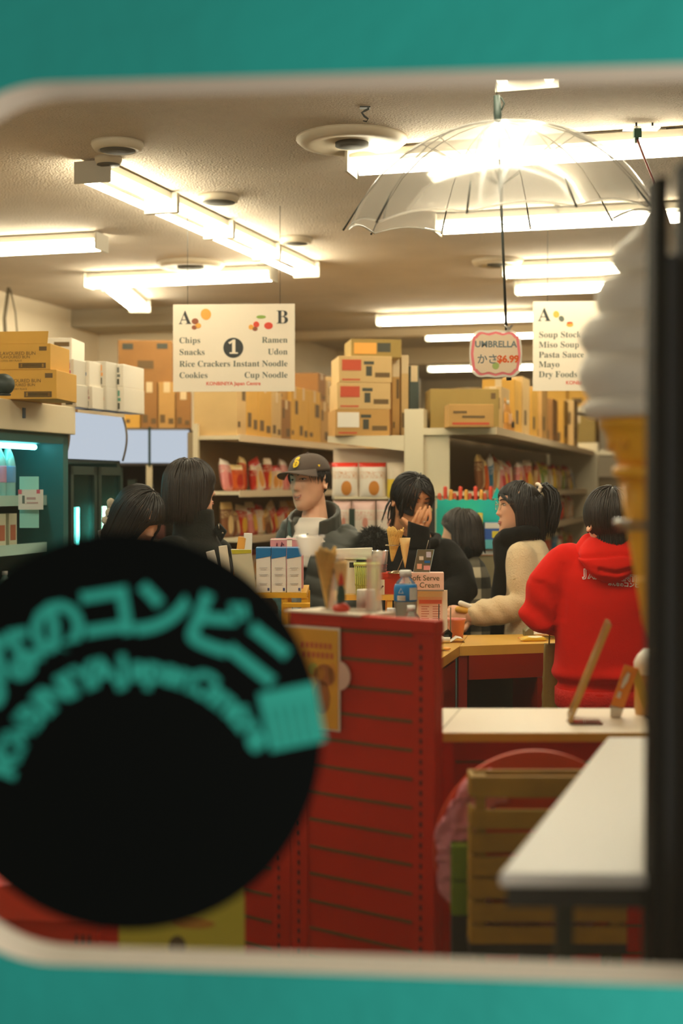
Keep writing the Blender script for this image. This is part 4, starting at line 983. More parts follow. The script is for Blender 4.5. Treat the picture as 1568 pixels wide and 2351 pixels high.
crumple(0, math.radians(118), math.radians(252), Rd*.62, Rd*.985, mat('pink foil', (240,150,166), .35, bump=.3, bscale=60), 'pink_wrap', 1.0)
crumple(0, math.radians(-120), math.radians(60), Rd*.62, Rd*.9, MATS['pink foil'], 'pink_wrap', 3.0)
t2 = T('green_box', 'green box standing inside the pink wrapped disc beside the crates', 'box', Vector((XX(1085,dd2),dd2-.05,0)))
zg0, zg1 = ZZ(2085, dd2), ZZ(1930, dd2)
mb = MB(); mb.b2((-.045,-.0,zg0),(.02,.05,(zg0+zg1)/2-.002)); mb.build('green_block', mat('leaf green card', (112,140,16), .5), t2)
mb = MB(); mb.b2((-.045,-.0,(zg0+zg1)/2+.002),(.02,.05,zg1)); mb.build('green_block', MATS['leaf green card'], t2)
mb = MB(); mb.b2((-.045,0.005,0),(.02,.05,zg0)); mb.build('box_stand', m_dark, t2)
mb = MB(); mb.b2((-.03,.036,-c2.z),(.03,.06,0)); mb.build('stand_leg', m_dark, t)
# sign holder and tent card on the white counter
pb = ZP(1308, 1664, za); dB = pb.y; k = dB/F
t = T('slanted_sign_holder', 'slanted clear sign holder seen edge-on at the front of the white counter', 'sign holder', pb)
top = P(1400, 1434, dB)-pb; tm = P(1345,1560,dB)-pb
mb = MB(); w2 = .006
for a, b in ((Vector((0,0,.004)), top),):
    n_ = Vector((top.z,0,-top.x)).normalized()*.0045
    vs = [a-n_+Vector((0,-.0,0)), a+n_, b+n_*1.1, b-n_*1.1]; vs = vs+[v+Vector((.02,.14,0)) for v in vs]
    mb.add(vs, [(0,1,2,3),(7,6,5,4),(0,4,5,1),(1,5,6,2),(2,6,7,3),(3,7,4,0)])
mb.build('slanted_panel', clear('amber acrylic', gloss=.15, film=.62, filmcol=(214,170,80), rough=.2), t)
mb = MB(); mb.b2((0,-.005,0),(76*k,.05,.004)); mb.build('foot_plate', clear('grey acrylic', gloss=.2, film=.45, filmcol=(190,176,160)), t)
pb = ZP(1412, 1648, za); dB = pb.y; k = dB/F
t = T('tent_card', 'orange and yellow folded tent card on the white counter by the black post', 'card', pb)
def quad_prism(pts, dep): 
    mb = MB(); vs = [Vector(p) for p in pts]; vs = vs+[v+dep for v in vs]
    mb.add(vs, [(0,1,2,3),(7,6,5,4),(0,4,5,1),(1,5,6,2),(2,6,7,3),(3,7,4,0)]); return mb
L_ = lambda x, y, dy=0: P(x, y, dB+dy)-pb
mb = quad_prism([L_(1402,1622), L_(1431,1628), L_(1466,1535), L_(1434,1526)], Vector((0,.003,0))); mb.build('orange_face', mat('orange card', (244,142,10), .45), t)
mb = quad_prism([L_(1401,1649), L_(1424,1652), L_(1432,1626), L_(1402,1620)], Vector((0,.003,0))); mb.build('white_foot', m_lbl, t)
for (a, b, r1, r2) in ((1428,1582,5,1545),):
    mb = MB(); mb.tube([L_(1427,1580,-.001), L_(1436,1562,-.001), L_(1444,1545,-.001)], [.003,.0065,.004], 8, .2); mb.tube([L_(1419,1602,-.001), L_(1424,1588,-.001)], [.005,.004], 8, .2); mb.build('white_lettering', m_lbl, t)
mb = quad_prism([L_(1452,1555,.004), L_(1466,1535,.004), L_(1500,1640,.03), L_(1480,1640,.03)], Vector((0,.003,0))); mb.build('yellow_back', mat('olive yellow card', (206,166,40), .5), t)
pb = ZP(1487, 1640, za); dB = pb.y
t = T('white_squeeze_bottle', 'white lidded bottle behind the orange tent card against the black post', 'bottle', pb); zz_ = P(1480,1490,dB).z-za
mb = MB(); mb.lathe([(.03,0),(.032,.01),(.032,zz_*.55),(.03,zz_*.62),(.03,zz_*.64)], 20); mb.build('bottle_body', mat('amber body', (190,140,60), .4), t)
mb = MB(); mb.lathe([(.033,zz_*.62),(.034,zz_*.8),(.026,zz_*.9),(.012,zz_*1.0),(0,zz_)], 20); mb.build('lid', m_white, t)

# ---- yellow desk at the back of the booth
zd = 1.0
def slab(name, poly_px, z, th, m, parent, org, edge=None):
    pts = [ZP(x, y, z)-org for x, y in poly_px]; n = len(pts); mb = MB()
    vs = [(p.x,p.y,z-th) for p in pts]+[(p.x,p.y,z) for p in pts]
    mb.add(vs, [tuple(range(n-1,-1,-1)), tuple(range(n,2*n))]+[(j,(j+1)%n,n+(j+1)%n,n+j) for j in range(n)]); return mb.build(name, m, parent)
og = ZP(1055, 1484, zd); og.z = 0
t = T('cashier_desk', 'yellow topped cashier desk with a red front', 'desk', og)
slab('desk_top', [(1055,1484),(1290,1476),(1290,1455),(1075,1458)], zd, .036, m_yw, t, og)
slab('arm_top', [(932,1566),(1054,1484.5),(1074,1458),(700,1458),(700,1566)], zd, .036, m_yw, t, og)
A = ZP(1055,1484,zd)-og; B = ZP(1250,1478,zd)-og; dep = .28
mb = MB(); 
def wall_seg(mb, a, b, z0, z1, th, off=.01):
    dv = (b-a); dv.z = 0; nn = Vector((-dv.y, dv.x, 0)).normalized(); a = a+nn*off; b = b+nn*off
    vs = [(a.x,a.y,z0),(b.x,b.y,z0),((b+nn*th).x,(b+nn*th).y,z0),((a+nn*th).x,(a+nn*th).y,z0)]; vs = vs+[(x,y,z1) for x,y,_ in vs]
    mb.add(vs, [(3,2,1,0),(4,5,6,7),(0,1,5,4),(1,2,6,5),(2,3,7,6),(3,0,4,7)])
m_redd = mat('red drawer', (150,34,10), .4)
wall_seg(mb, A+Vector((.04,0,0)), B, zd-.036-.092, zd-.036, .2); mb.build('drawer', m_redd, t)
mb = MB(); wall_seg(mb, A, A+(B-A)*.10, 0, zd-.037, .25); mb.build('leg_panel', m_redd, t)
mb = MB(); wall_seg(mb, A+(B-A)*.93, B, 0, zd-.13, .25); mb.build('leg_panel', m_redd, t)
mb = MB(); wall_seg(mb, A, B, 0, zd-.13, .02, .3); mb.build('modesty_panel', mat('shaded cavity panel', (58,62,48), .7), t)  # dark colour stands in for the shade inside the open desk cavity
A2 = ZP(940,1560,zd)-og
mb = MB(); wall_seg(mb, A2, A+(A-A2)*.03, 0, zd-.037, .02, .02); mb.build('side_panel', m_redd, t)
mb = MB(); wall_seg(mb, A-(A-A2)*.40, A-(A-A2)*.05, zd-.14, zd-.05, .01, .008); mb.build('arm_drawer', m_redd, t)
mb = MB(); qa = ZP(705,1560,zd)-og; mb.b2((qa.x,qa.y+.01,0),(qa.x+.04,qa.y+.9,zd-.037)); mb.build('side_panel', m_redd, t)
# paper bag hanging on the desk
p = ZP(1262, 1492, zd); p.y -= .10; t = T('paper_bag', 'olive brown paper bag hanging at the desk corner beside the red hoodie', 'bag', Vector((p.x,p.y,0)))
k = p.y/F; z0, z1 = ZZ(1640, p.y), ZZ(1478, p.y)
mb = MB(); vs = []; fs = []
rings = []
for i in range(9):
    f = i/8; z = z1+(z0-z1)*f; w = .026+.018*f; dp = .02+.03*f; xo = -.006+.012*f
    rings.append([Vector((xo+sx*w+.003*noise.noise(Vector((i*.9,sx,sy))), sy*dp+.004*noise.noise(Vector((i*.7,sy*3,sx))), z)) for sx, sy in ((-1,-1),(0,-1.05),(1,-1),(1,0),(1,1),(0,1.05),(-1,1),(-1,0))])
mb.loft(rings); mb.build('bag_body', mat('olive kraft paper', (140,112,40), .7, bump=.3, bscale=25), t)
mb = MB(); mb.tube([(-.02,-.02,z1),(-.016,-.01,z1+.05),(.016,-.01,z1+.05),(.02,-.02,z1)], .003, 5); mb.build('bag_handle', MATS['olive kraft paper'], t)
mb = MB(); mb.b2((-.03,-.04,0),(.05,.05,z0)); mb.build('bag_support', MATS['olive kraft paper'], t)
bpy.data.objects.remove(bpy.data.objects['bag_support'])
# things on the desk
def onpx(px, py, z): return ZP(px, py, z)
p = onpx(1046, 1474, zd); k = p.y/F
t = T('receipt_paper', 'curled white receipt paper on the desk corner', 'paper', p)
mb = MB(); pts = [(-50*k,0,.012),(-30*k,0,.02),(-12*k,0,.004),(2*k,0,.020),(14*k,0,.016),(20*k,0,.002)]
vs = [(x,y,z) for y in (-.03,.05) for x,_,z in pts]; n = len(pts); mb.add(vs, [(i,i+1,n+i+1,n+i) for i in range(n-1)], 0, True); mb.build('paper_sheet', m_lbl, t, solid=.0015)
mb = MB(); mb.tube([(-48*k,-.035,.012),(-14*k,-.038,.012)], .011, 12); mb.build('paper_roll', m_lbl, t)
p = onpx(1004, 1494, zd); t = T('sweet_wrapper', 'green and yellow sweet wrapper on the desk beside the red fixture', 'wrapper', p)
mb = MB(); mb.ell((0,0,.006), (.035,.02,.007)); mb.build('wrapper_body', mat('lime wrapper', (190,170,70), .3), t)
mb = MB(); mb.ell((.03,0,.008), (.02,.014,.006)); mb.build('wrapper_end', m_org, t)
p = onpx(1048, 1464, zd); k = p.y/F; hcup = ZZ(1420, p.y)-zd
t = T('pink_pot', 'translucent pink pot with pens on the cashier desk', 'pot', p)
mb = MB(); mb.lathe([(15*k,0),(20*k,hcup-.006),(22*k,hcup-.006),(22*k,hcup),(20.5*k,hcup),(19*k,hcup-.004),(14*k,.003),(0,.003)], 20); mb.build('pot_wall', mat('pink plastic', (238,150,136), .3), t)
for i, (x, yt, m) in enumerate(((1034,1392,mat('grey pen', (120,110,84), .3)), (1007,1384,m_dark))):
    q = onpx(x, 1470, zd); mb = MB(); mb.tube([Vector((0,0,.0)), Vector((.001,0,ZZ(yt,q.y)-zd-.005))], [.003,.002], 6); o = mb.build('pen', m, None, q); tag(o, ['grey pen standing in front of the pink pot', 'black pen standing beside the menu board'][i], 'pen')
p = onpx(1018, 1470, zd); t = T('card_reader', 'small black card reader beside the pink pot', 'card reader', p)
mb = MB(); mb.prism([(-.02,0),(.03,0),(.034,.03),(.02,.042),(-.01,.02)], -.02, .03); mb.build('reader_body', m_blk, t, bevel=.003)
mb = MB(); mb.b2((.0,-.021,.012),(.02,-.02,.024)); mb.build('reader_screen', m_dark, t)
# terminal + snack packets on the right of the desk
p = onpx(1248, 1462, zd); k = p.y/F
t = T('receipt_printer', 'grey payment terminal at the edge of the red hoodie', 'terminal', p)
mb = MB(); mb.prism([(-44*k,0),(60*k,0),(60*k,46*k),(10*k,40*k),(-34*k,22*k),(-44*k,14*k)], -.02, .06); mb.build('terminal_body', mat('khaki grey plastic', (128,120,84), .4), t, bevel=.004)
mb = MB(); mb.b2((-24*k,-.021,20*k),(-8*k,-.02,28*k)); mb.build('paper_label', m_lbl, t)
mb = MB(); mb.b2((14*k,-.03,30*k),(60*k,-.02,44*k)); mb.build('dark_cover', m_dark, t)
for i, (x, y, w, h, kd, r, lb) in enumerate(((1228,1473,.11,.045,2,.2,'gold and white snack packet lying in front of the payment terminal'), (1260,1468,.12,.05,3,-.1,'white and red snack packet lying on the gold one'), (1272,1461,.10,.05,0,.1,'red snack packet lying nearest the red hoodie'))):
    q = onpx(x, y, zd); o = bag(kd, q+Vector((0,.0,.006+.014*i)), r, lb, None, w, h, .02, -1.45); 
# ---- menu board, soft serve sign, cone holder, card stand
d = 5.68; k = d/F
c = P(990, 1463, d); c.z = zd; h = ZZ(1355, d)-zd
t = T('menu_board', 'white menu board with a pink printed list', 'menu board', c, -.05)
mb = MB(); mb.b2((-37*k,0,0),(37*k,.012,h)); mb.b2((-37*k,.012,0),(37*k,.07,.006)); mb.build('board', m_lbl, t)
mb = MB(); mb.b2((-30*k,-.0012,.02),(26*k,0,h*.86)); sh = mb.build('pink_sheet', mat('pink menu paper', (244,208,194), .6), t)
mb = MB()
for cx in (-14, 12):
    for i in range(11): mb.b2(((cx-9)*k,-.002,.03+i*.0095),((cx+(9 if i % 3 else 5))*k,-.0011,.0335+i*.0095))
mb.build('menu_line', mat('menu print', (206,128,112), .6), sh)
mb = MB(); mb.b2((-28*k,-.002,h*.72),(24*k,-.0011,h*.80)); mb.build('menu_heading', mat('menu heading', (232,120,110), .6), sh)
d = 5.62; k = d/F; c = P(974, 1357, d); hz = ZZ(1314, d)-c.z
c.z = zd+h+.0
t = T('soft_serve_sign', 'pink box sign with Soft Serve Ice Cream lettering above the menu', 'sign', c, -.03)
mb = MB(); mb.b2((-45*k,0,0),(45*k,.06,hz)); mb.build('sign_box', mat('pink sign board', (246,206,190), .5), t, bevel=.002)
mb = MB(); mb.text('Soft Serve', 17*k, fm((0,-.0012,hz*.70)), .55*k); mb.text('Ice Cream', 17*k, fm((0,-.0012,hz*.32)), .55*k); mb.build('lettering_outline', mat('pale outline', (250,226,200), .6), t)
mb = MB(); mb.text('Soft Serve', 17*k, fm((0,-.0018,hz*.70)), .12*k); mb.text('Ice Cream', 17*k, fm((0,-.0018,hz*.32)), .12*k); mb.build('lettering', mat('brown ink', (96,74,50), .6), t)
mb = MB(); mb.b2((-45*k,-.0008,0),(45*k,0,.006)); mb.build('bottom_strip', mat('grey strip', (150,136,120), .5), t)
# acrylic payment card stand on top
c = P(972, 1314, 5.64); c.z = zd+h+hz; k = 5.64/F; hz2 = ZZ(1262, 5.64)-c.z
t = T('acrylic_card_stand', 'clear stand with small payment logo cards on the soft serve sign', 'stand', c, 0)
sh = Matrix.Shear('XZ', 4, (.22, 0)) if False else Matrix.Identity(4)
mb = quad_prism([Vector((-23*k,0,0)), Vector((14*k,0,0)), Vector((25*k,.01,hz2)), Vector((-13*k,.01,hz2))], Vector((0,.003,0))); mb.build('clear_sheet', mat('brown tinted acrylic', (104,92,62), .2, coat=.4), t)
mb = MB()
bb = [Vector((-23*k,-.0005,0)), Vector((14*k,-.0005,0)), Vector((25*k,.0095,hz2)), Vector((-13*k,.0095,hz2))]
mb.tube(bb+[bb[0]], .0012, 4); mb.build('bright_edge', mat('bright acrylic edge', (190,214,214), .2), t)
def card_on(fx, fz, w, hgt, m, nm):
    z = hz2*fz; x = (-23*k+10*k*fz)+38*k*fx; mb = MB(); mb.b2((x-w*k/2,-.003+.01*fz,z-hgt*k/2),(x+w*k/2,-.0012+.01*fz,z+hgt*k/2)); mb.build(nm, m, t)
card_on(.72,.78,11,13,mat('lilac card', (206,204,226), .5),'payment_card'); card_on(.32,.62,10,9,m_lbl,'payment_card'); card_on(.72,.46,13,6,mat('azure card', (20,110,190), .5),'payment_card'); card_on(.30,.26,11,12,mat('peach card', (246,190,160), .5),'payment_card'); card_on(.76,.2,15,10,mat('rose card', (244,170,168), .5),'payment_card')
mb = MB(); a = P(978,1258,5.66)-c; b = P(984,1240,5.66)-c; mb.tube([Vector((6*k,.008,hz2-.003)), b], .0012, 5); mb.build('thin_rod', mat('steel rod', (170,160,140), .3, metal=.5), t)
# red box under the cone holder, on a wooden riser
d = 5.55; k = d/F; zr = ZZ(1364, d)
pr = P(850, 1364, d)
t = T('wooden_riser', 'pale wooden riser shelf on the desk under the red box and basket', 'riser', Vector((pr.x,pr.y,zd)))
mb = MB(); mb.b2((-100*k,-.05,zr-zd-.02),(62*k,.20,zr-zd)); mb.build('riser_top', m_yw, t)
for x in (-98, 38):
    for y in (-.045,.17):
        mb = MB(); mb.b2((x*k,y,0),(x*k+.02,y+.02,zr-zd-.02)); mb.build('leg', m_yw, t)
c = P(898, 1364, d); c.z = zr; hz = ZZ(1316, d)-zr
t = T('red_box', 'plain red box under the cone holder', 'box', c)
mb = MB(); mb.b2((-31*k,0,0),(31*k,.12,hz*.8)); mb.build('box_body', mat('scarlet card', (206,50,14), .5), t)
mb = MB(); mb.b2((-32.5*k,-.003,hz*.8),(32.5*k,.123,hz)); mb.build('box_lid', MATS['scarlet card'], t)
c = P(876, 1360, d-.02); c.z = zr; t = T('white_card', 'small white card with a dark stroke beside the red box', 'card', c)
mb = MB(); mb.b2((-8*k,0,0),(7*k,.003,34*k)); mb.build('card_sheet', m_lbl, t)
mb = MB(); mb.tube([(-5*k,-.001,12*k),(4*k,-.001,20*k)], .003, 6, .3); mb.build('dark_stroke', mat('maroon', (90,40,40), .5), t)
# chrome cone holder with two cones
zb8 = zr+hz; c = P(912, 1316, d); c.z = zb8
t = T('cone_holder', 'bent steel cone holder standing on the red box', 'cone holder', c)
pl = ZZ(1252, d)-zb8
mb = MB(); mb.lathe([(22*k,0),(22*k,.003),(8*k,.010),(0,.010)], 20); mb.build('foot', mat('polished steel', (180,160,130), .25, metal=.8), t)
mb = MB(); pts = [(0,0,.008),(6*k,0,.03),(17*k,-.004,.075),(20*k,-.006,pl-.012),(17*k,-.006,pl+.012),(8*k,-.004,pl+.014),(2*k,0,pl+.004)]
mb.tube(pts, [.0045]*7, 8, .35, side=(0,1,0)); mb.build('bent_arm', MATS['polished steel'], t)
mb = MB()
for cx, r in ((-10,17), (15,13)):
    mb.tube([((cx+r*math.cos(i*math.pi/12))*k, r*k*.9*math.sin(i*math.pi/12), pl) for i in range(25)], .0022, 5)
mb.build('cone_ring', MATS['polished steel'], t)
cone_obj('waffle_cone', 'broken waffle cone in the steel holder in front of the black sweater', P(908,1214,d), P(900,1290,d), .0325, m_waffle, True)
cone_obj('sugar_cone', 'smooth sugar cone in the steel holder beside the broken waffle cone', P(929,1235,d-.01), P(930,1304,d-.01), .0225, m_plainc)
# clear cup and yellow green basket, white packets
c = P(871, 1364, d+.08); c.z = zr; hz = ZZ(1266, d)-zr; kk = k
t = T('clear_cup_stack', 'tall clear plastic cup beside the broken waffle cone', 'cup', c)
mb = MB(); mb.lathe([(12*k,0),(21*k,hz),(22*k,hz),(22*k,hz-.003),(20*k,hz-.004),(11*k,.002),(0,.002)], 24)
for i in range(6): mb.lathe([((13+1.3*i)*k,.02+.018*i),((13.4+1.3*i)*k,.023+.018*i)], 24)
mb.build('cup_wall', clear('crisp cup', gloss=.3, film=.35, rough=.08), t)
c = P(842, 1364, d-.03); c.z = zr; hz = ZZ(1294, d)-zr
t = T('plastic_basket', 'pale yellow green plastic basket on the riser', 'basket', c)
m_bask = mat('yellow green plastic', (214,220,120), .4)
mb = MB(); mb.b2((-25*k,-.03,0),(25*k,.05,.004)); mb.build('basket_floor', m_bask, t)
for i in range(13):
    x = (-26+52*i/12)*k
    mb = MB(); mb.tube([(x*.9,-.03,0),(x*1.08,-.036,hz)], .002, 4); mb.build('slat', m_bask, t)
mb = MB()
for z in (hz*.33, hz*.66): mb.tube([(-26*k,-.034,z),(26*k,-.034,z),(26*k,.05,z),(-26*k,.05,z),(-26*k,-.034,z)], .0018, 4)
mb.b2((-25*k,-.028,.004),(25*k,-.025,hz*.9)); mb.build('basket_wall', clear('basket film', film=.6, filmcol=(214,220,120)), t)
mb = MB(); mb.tube([(-28*k,-.037,hz),(28*k,-.037,hz),(28*k,.054,hz),(-28*k,.054,hz),(-28*k,-.037,hz)], .005, 6); mb.build('basket_rim', m_bask, t)
c = P(806, 1364, d+.03); c.z = zr; t = T('white_carton', 'white carton standing left of the yellow green basket', 'box', c)
mb = MB(); mb.b2((-24*k,0,0),(12*k,.1,78*k)); mb.build('carton_body', m_lbl, t); mb = MB(); mb.b2((-4*k,-.001,60*k),(10*k,0,72*k)); mb.build('corner_print', m_dark, t)
c = P(812, 1290, d+.04); c.z = zr+78*k; t = T('white_packet', 'pile of white paper bags on the white carton', 'paper bags', c)
mb = MB(); mb.add([(-44*k,-.02,.004),(40*k,-.02,-.0),(38*k,.06,.0),(-40*k,.06,.0),(-46*k,-.02,26*k),(44*k,-.02,29*k),(40*k,.06,24*k),(-40*k,.06,24*k)], [(3,2,1,0),(4,5,6,7),(0,1,5,4),(1,2,6,5),(2,3,7,6),(3,0,4,7)]); mb.build('bag_pile', m_lbl, t, bevel=.004)
mb = MB(); mb.b2((30*k,-.023,-.006),(60*k,.02,-.001)); bpy.data.objects.remove(mb.build('tmp', m_grn))
c = P(835, 1298, d-.035); c.z = zr+hz*.93; t = T('green_strip', 'flat bright green packet lying on top of the basket', 'packet', c)
mb = MB(); mb.b2((-20*k,-.0,0),(22*k,.06,.008)); mb.build('strip_body', mat('bright green', (90,206,110), .4), t); mb = MB(); mb.b2((-20*k,-.001,0),(22*k,.0,.003)); mb.build('white_edge', m_lbl, t)
# bottle, small bottle, jar in front
d = 4.4; k = d/F
t = T('service_shelf', 'hidden red service shelf just behind the tall slatted fixture', 'shelf', Vector((XX(895,4.4),4.2,0)))
t['label'] = 'narrow red service shelf behind the slatted fixture carrying the blue bottle'
zs_ = 1.13
mb = MB(); mb.b2((-.19,-.08,zs_-.02),(.115,.22,zs_)); mb.build('shelf_top', m_redd, t)
mb = MB(); mb.b2((-.18,.0,0),(-.15,.2,zs_-.02)); mb.build('shelf_leg', m_redd, t); mb = MB(); mb.b2((.08,.0,0),(.105,.2,zs_-.02)); mb.build('shelf_leg', m_redd, t)
m_petc = clear('bottle plastic', tint=(240,246,244), gloss=.22, film=.20, rough=.05)
c = P(931, 1420, d); c.z = zs_; H_b = ZZ(1309, d)-zs_; r = 26.5*k
t = T('water_bottle', 'clear plastic bottle with a blue label and white cap', 'bottle', c)
z = lambda y: ZZ(y, d)-zs_
mb = MB(); mb.lathe([(r*.85,0),(r*.95,.006),(r*.96,z(1400)),(r,z(1392)),(r,z(1382)),(r*.97,z(1380)),(r*.97,z(1352)),(r*.8,z(1336)),(r*.42,z(1326)),(r*.4,z(1322))], 28); mb.build('bottle_body', m_petc, t)
mb = MB(); mb.lathe([(r*1.0,z(1380)),(r*1.02,z(1378)),(r*1.02,z(1350)),(r*.93,z(1342)),(r*.9,z(1341))], 28); lb_ = mb.build('blue_label', mat('vivid blue label', (0,120,190), .35), t)
def curved_patch(x0, x1, z0, z1, rad, m, nm, par):
    mb = MB(); n = 8; vs = []
    for zz_ in (z0, z1):
        for i in range(n+1):
            x = x0+(x1-x0)*i/n; vs.append((x, -math.sqrt(max(0,rad*rad-x*x))-.0006, zz_))
    mb.add(vs, [(i,i+1,n+2+i,n+1+i) for i in range(n)], 0, True); return mb.build(nm, m, par)
curved_patch(-r*.75, -r*.05, z(1377), z(1366), r*1.02, m_lbl, 'barcode_patch', lb_)
mb = MB()
for i in range(9):
    x = -r*.7+i*r*.075; mb.b2((x,-math.sqrt((r*1.02)**2-x*x)-.0012,z(1376)),(x+r*.035,-math.sqrt((r*1.02)**2-x*x)+.0005,z(1367)))
mb.build('barcode', m_dark, lb_)
curved_patch(r*.30, r*.97, z(1376), z(1348), r*1.02, mat('pale print panel', (206,206,196), .5), 'print_panel', lb_)
mb = MB(); x0 = -r*.45; ya = -r*.92; mb.tube([(x0-r*.2,ya-.003,z(1360)),(x0,ya-.003,z(1349)),(x0+r*.2,ya-.003,z(1360)),(x0-r*.2,ya-.003,z(1360))], .0009, 5); mb.build('recycling_mark', m_lbl, lb_)
mb = MB(); mb.lathe([(13.5*k,z(1324)),(13.5*k,z(1310)),(12.5*k,z(1309)),(0,z(1309))], 24); mb.build('cap', m_capw, t)
c = P(944, 1430, 4.25); c.z = zs_; t = T('small_bottle', 'small clear bottle with a white cap in front of the blue bottle', 'bottle', c); k2 = 4.25/F; z = lambda y: ZZ(y, 4.25)-zs_
mb = MB(); mb.lathe([(22*k2,0),(22*k2,z(1422)),(16*k2,z(1412)),(9*k2,z(1404)),(9*k2,z(1400))], 22); mb.build('bottle_body', m_petc, t)
mb = MB(); mb.lathe([(9.5*k2,z(1403)),(9.5*k2,z(1390)),(0,z(1390))], 18); mb.build('cap', m_capw, t)
for nm, lb, x, yt, d_, rr_, mm, mc in (('white_jar', 'white jar with a pale grey cap behind the slatted fixture', 840, 1353, 4.28, 23, mat('jar white', (226,218,200), .4), mat('jar cap grey', (206,196,180), .4)), ('metal_tin', 'small grey capped tin beside the blue bottle', 898, 1396, 4.34, 11, mat('tin grey', (150,150,140), .3, metal=.3), m_capw)):
    c = P(x, 1430, d_); c.z = zs_; k2 = d_/F; hh = ZZ(yt, d_)-zs_
    t = T(nm, lb, 'jar', c); mb = MB(); mb.lathe([(rr_*k2,0),(rr_*k2*1.04,.004),(rr_*k2*1.04,hh*.55),(rr_*k2*.95,hh*.6)], 24); mb.build('jar_body', mm, t)
    mb = MB(); mb.lathe([(rr_*k2*.97,hh*.58),(rr_*k2*.92,hh*.98),(rr_*k2*.85,hh),(0,hh)], 24); mb.build('jar_cap', mc, t)
    if nm == 'white_jar':
        mb = MB(); mb.lathe([(rr_*k2*1.05,hh*.18),(rr_*k2*1.06,hh*.19),(rr_*k2*1.06,hh*.40),(rr_*k2*1.05,hh*.41)], 24); mb.build('blue_band', mat('navy band', (40,70,150), .4), t)
c = P(868, 1420, 4.36); c.z = zs_; t = T('tape_dispenser', 'pale curved tape dispenser beside the white jar', 'tape dispenser', c); k2 = 4.36/F
mb = MB(); mb.tube([((-6)*k2,0,0.002),(-6*k2,0,40*k2),(-2*k2,0,62*k2),(-12*k2,0,66*k2)], [.006,.006,.006,.004], 8, 2.0); mb.tube([(10*k2*math.cos(a)-4*k2,0,14*k2+12*k2*math.sin(a)) for a in [i*.4-2.2 for i in range(10)]], .004, 6, 2.4); mb.build('dispenser_body', mat('bone plastic', (222,196,156), .4), t)
# ---- yellow rack with the blue and white boxes
d = 4.95; k = d/F; zr2 = ZZ(1361, d); c = P(612, 1361, d)
t = T('yellow_rack', 'yellow shelf rack carrying the row of blue and white boxes', 'shelf', Vector((c.x,c.y,0)))
mb = MB(); mb.b2((-100*k,0,zr2-.018),(92*k,.4,zr2)); mb.build('rack_top', mat('yellow rack', (214,162,30), .45), t)
for x in (-98, 34, 80):
    for y in (.004,.36):
        mb = MB(); mb.b2((x*k,y,0),(x*k+.022,y+.022,zr2-.018)); mb.build('leg', MATS['yellow rack'], t)
mb = MB(); mb.b2((-98*k,.02,zr2-.16),(90*k,.38,zr2-.145)); mb.build('lower_board', MATS['yellow rack'], t)
p0_ = P(650,1376,d)-Vector((c.x,c.y,0)); mb = MB(); mb.b2((38*k,-.06,zr2-.045),(100*k,.0,zr2-.033)); mb.build('lower_lip', MATS['yellow rack'], t)
m_bw = mat('white glove box', (232,226,216), .45); m_bb = mat('glove box blue', (0,112,176), .4)
bx = None
for i in range(3):
    x = 604+35.5*i; loc = Vector((XX(x,d), d+.012, zr2)); lb = ['blue topped white box nearest the sticker in the row of three', 'middle blue topped white box in the row of three', 'blue topped white box beside the blurred cup in the row of three'][i]
    if bx is None:
        t = T('glove_box', lb, 'box', loc, .03, 'blue topped white boxes on the yellow rack'); h = ZZ(1259, d)-zr2; w = 33.5*k; dp = .12
        mb = MB(); mb.b2((-w/2,0,0),(w/2,dp,h)); mb.build('box_body', m_bw, t, bevel=.002)
        mb = MB(); mb.prism([(-w/2-.0005,h*.76),(w/2+.0005,h*.82),(w/2+.0005,h+.0006),(-w/2-.0005,h+.0006)], -.001, dp*.98); mb.build('blue_top', m_bb, t)
        mb = MB()
        for z0_, w0 in ((.55,.28), (.51,.2), (.40,.3), (.37,.24), (.2,.28), (.17,.22)): mb.b2((-w*w0,-.0011,h*z0_),(w*w0,0,h*z0_+.003))
        mb.build('print_line', mat('pale grey print', (200,196,190), .6), t)
        mb = MB(); mb.b2((w*.28,-.0011,.006),(w*.42,0,.016)); mb.build('corner_mark', mat('navy print', (60,80,130), .5), t); bx = t
    else: dup(bx, loc, label=lb)
c = P(563, 1361, d-.0); c.z = zr2; t = T('leaning_packet', 'white and lime carton leaning at the edge of the sticker', 'box', c, .1)
h = ZZ(1262,d)-zr2
mb = quad_prism([Vector((-18*k,0,0)),Vector((26*k,0,0)),Vector((14*k,.0,h*.99)),Vector((-32*k,0,h))], Vector((0,.06,0))); mb.build('packet_body', mat('pale sage box', (206,200,172), .5), t)
mb = quad_prism([Vector((-29.5*k,-.001,h*.90)),Vector((14.5*k,-.001,h*.92)),Vector((13.8*k,-.001,h)),Vector((-32.2*k,-.001,h))], Vector((0,.001,0))); mb.build('lime_band', mat('lime band', (190,180,40), .5), t)
for i, (x, y, r, m, lb) in enumerate(((505,1300,-.55,m_lbl,'white packet leaning over the sticker edge'), (525,1290,-.3,mat('cream packet', (226,214,190), .5),'cream packet behind the leaning white packet'), (540,1270,.3,m_org,'small orange and white sachet sticking up behind the packets'), (566,1262,.06,m_lbl,'small white folded card standing behind the lime banded carton'))):
    c = P(x, y+30, d+.12); c.z = zr2; h = ZZ(y-38, d+.12)-zr2
    mb = MB(); mb.b2((-10*k,0,0),(10*k,.012,h)); o = mb.build('sachet', m, None, c, 0, bevel=.002); o.rotation_euler = (0, r*.45, 0); tag(o, lb, 'packet')
c = P(657, 1361, d+.2); c.z = zr2; h = ZZ(1238, d+.2)-zr2
t = T('pink_box', 'pink carton behind the blue topped boxes', 'box', c); mb = MB(); mb.b2((-38*k,0,0),(40*k,.1,h)); mb.build('box_body', mat('dusty pink card', (206,140,150), .5), t)
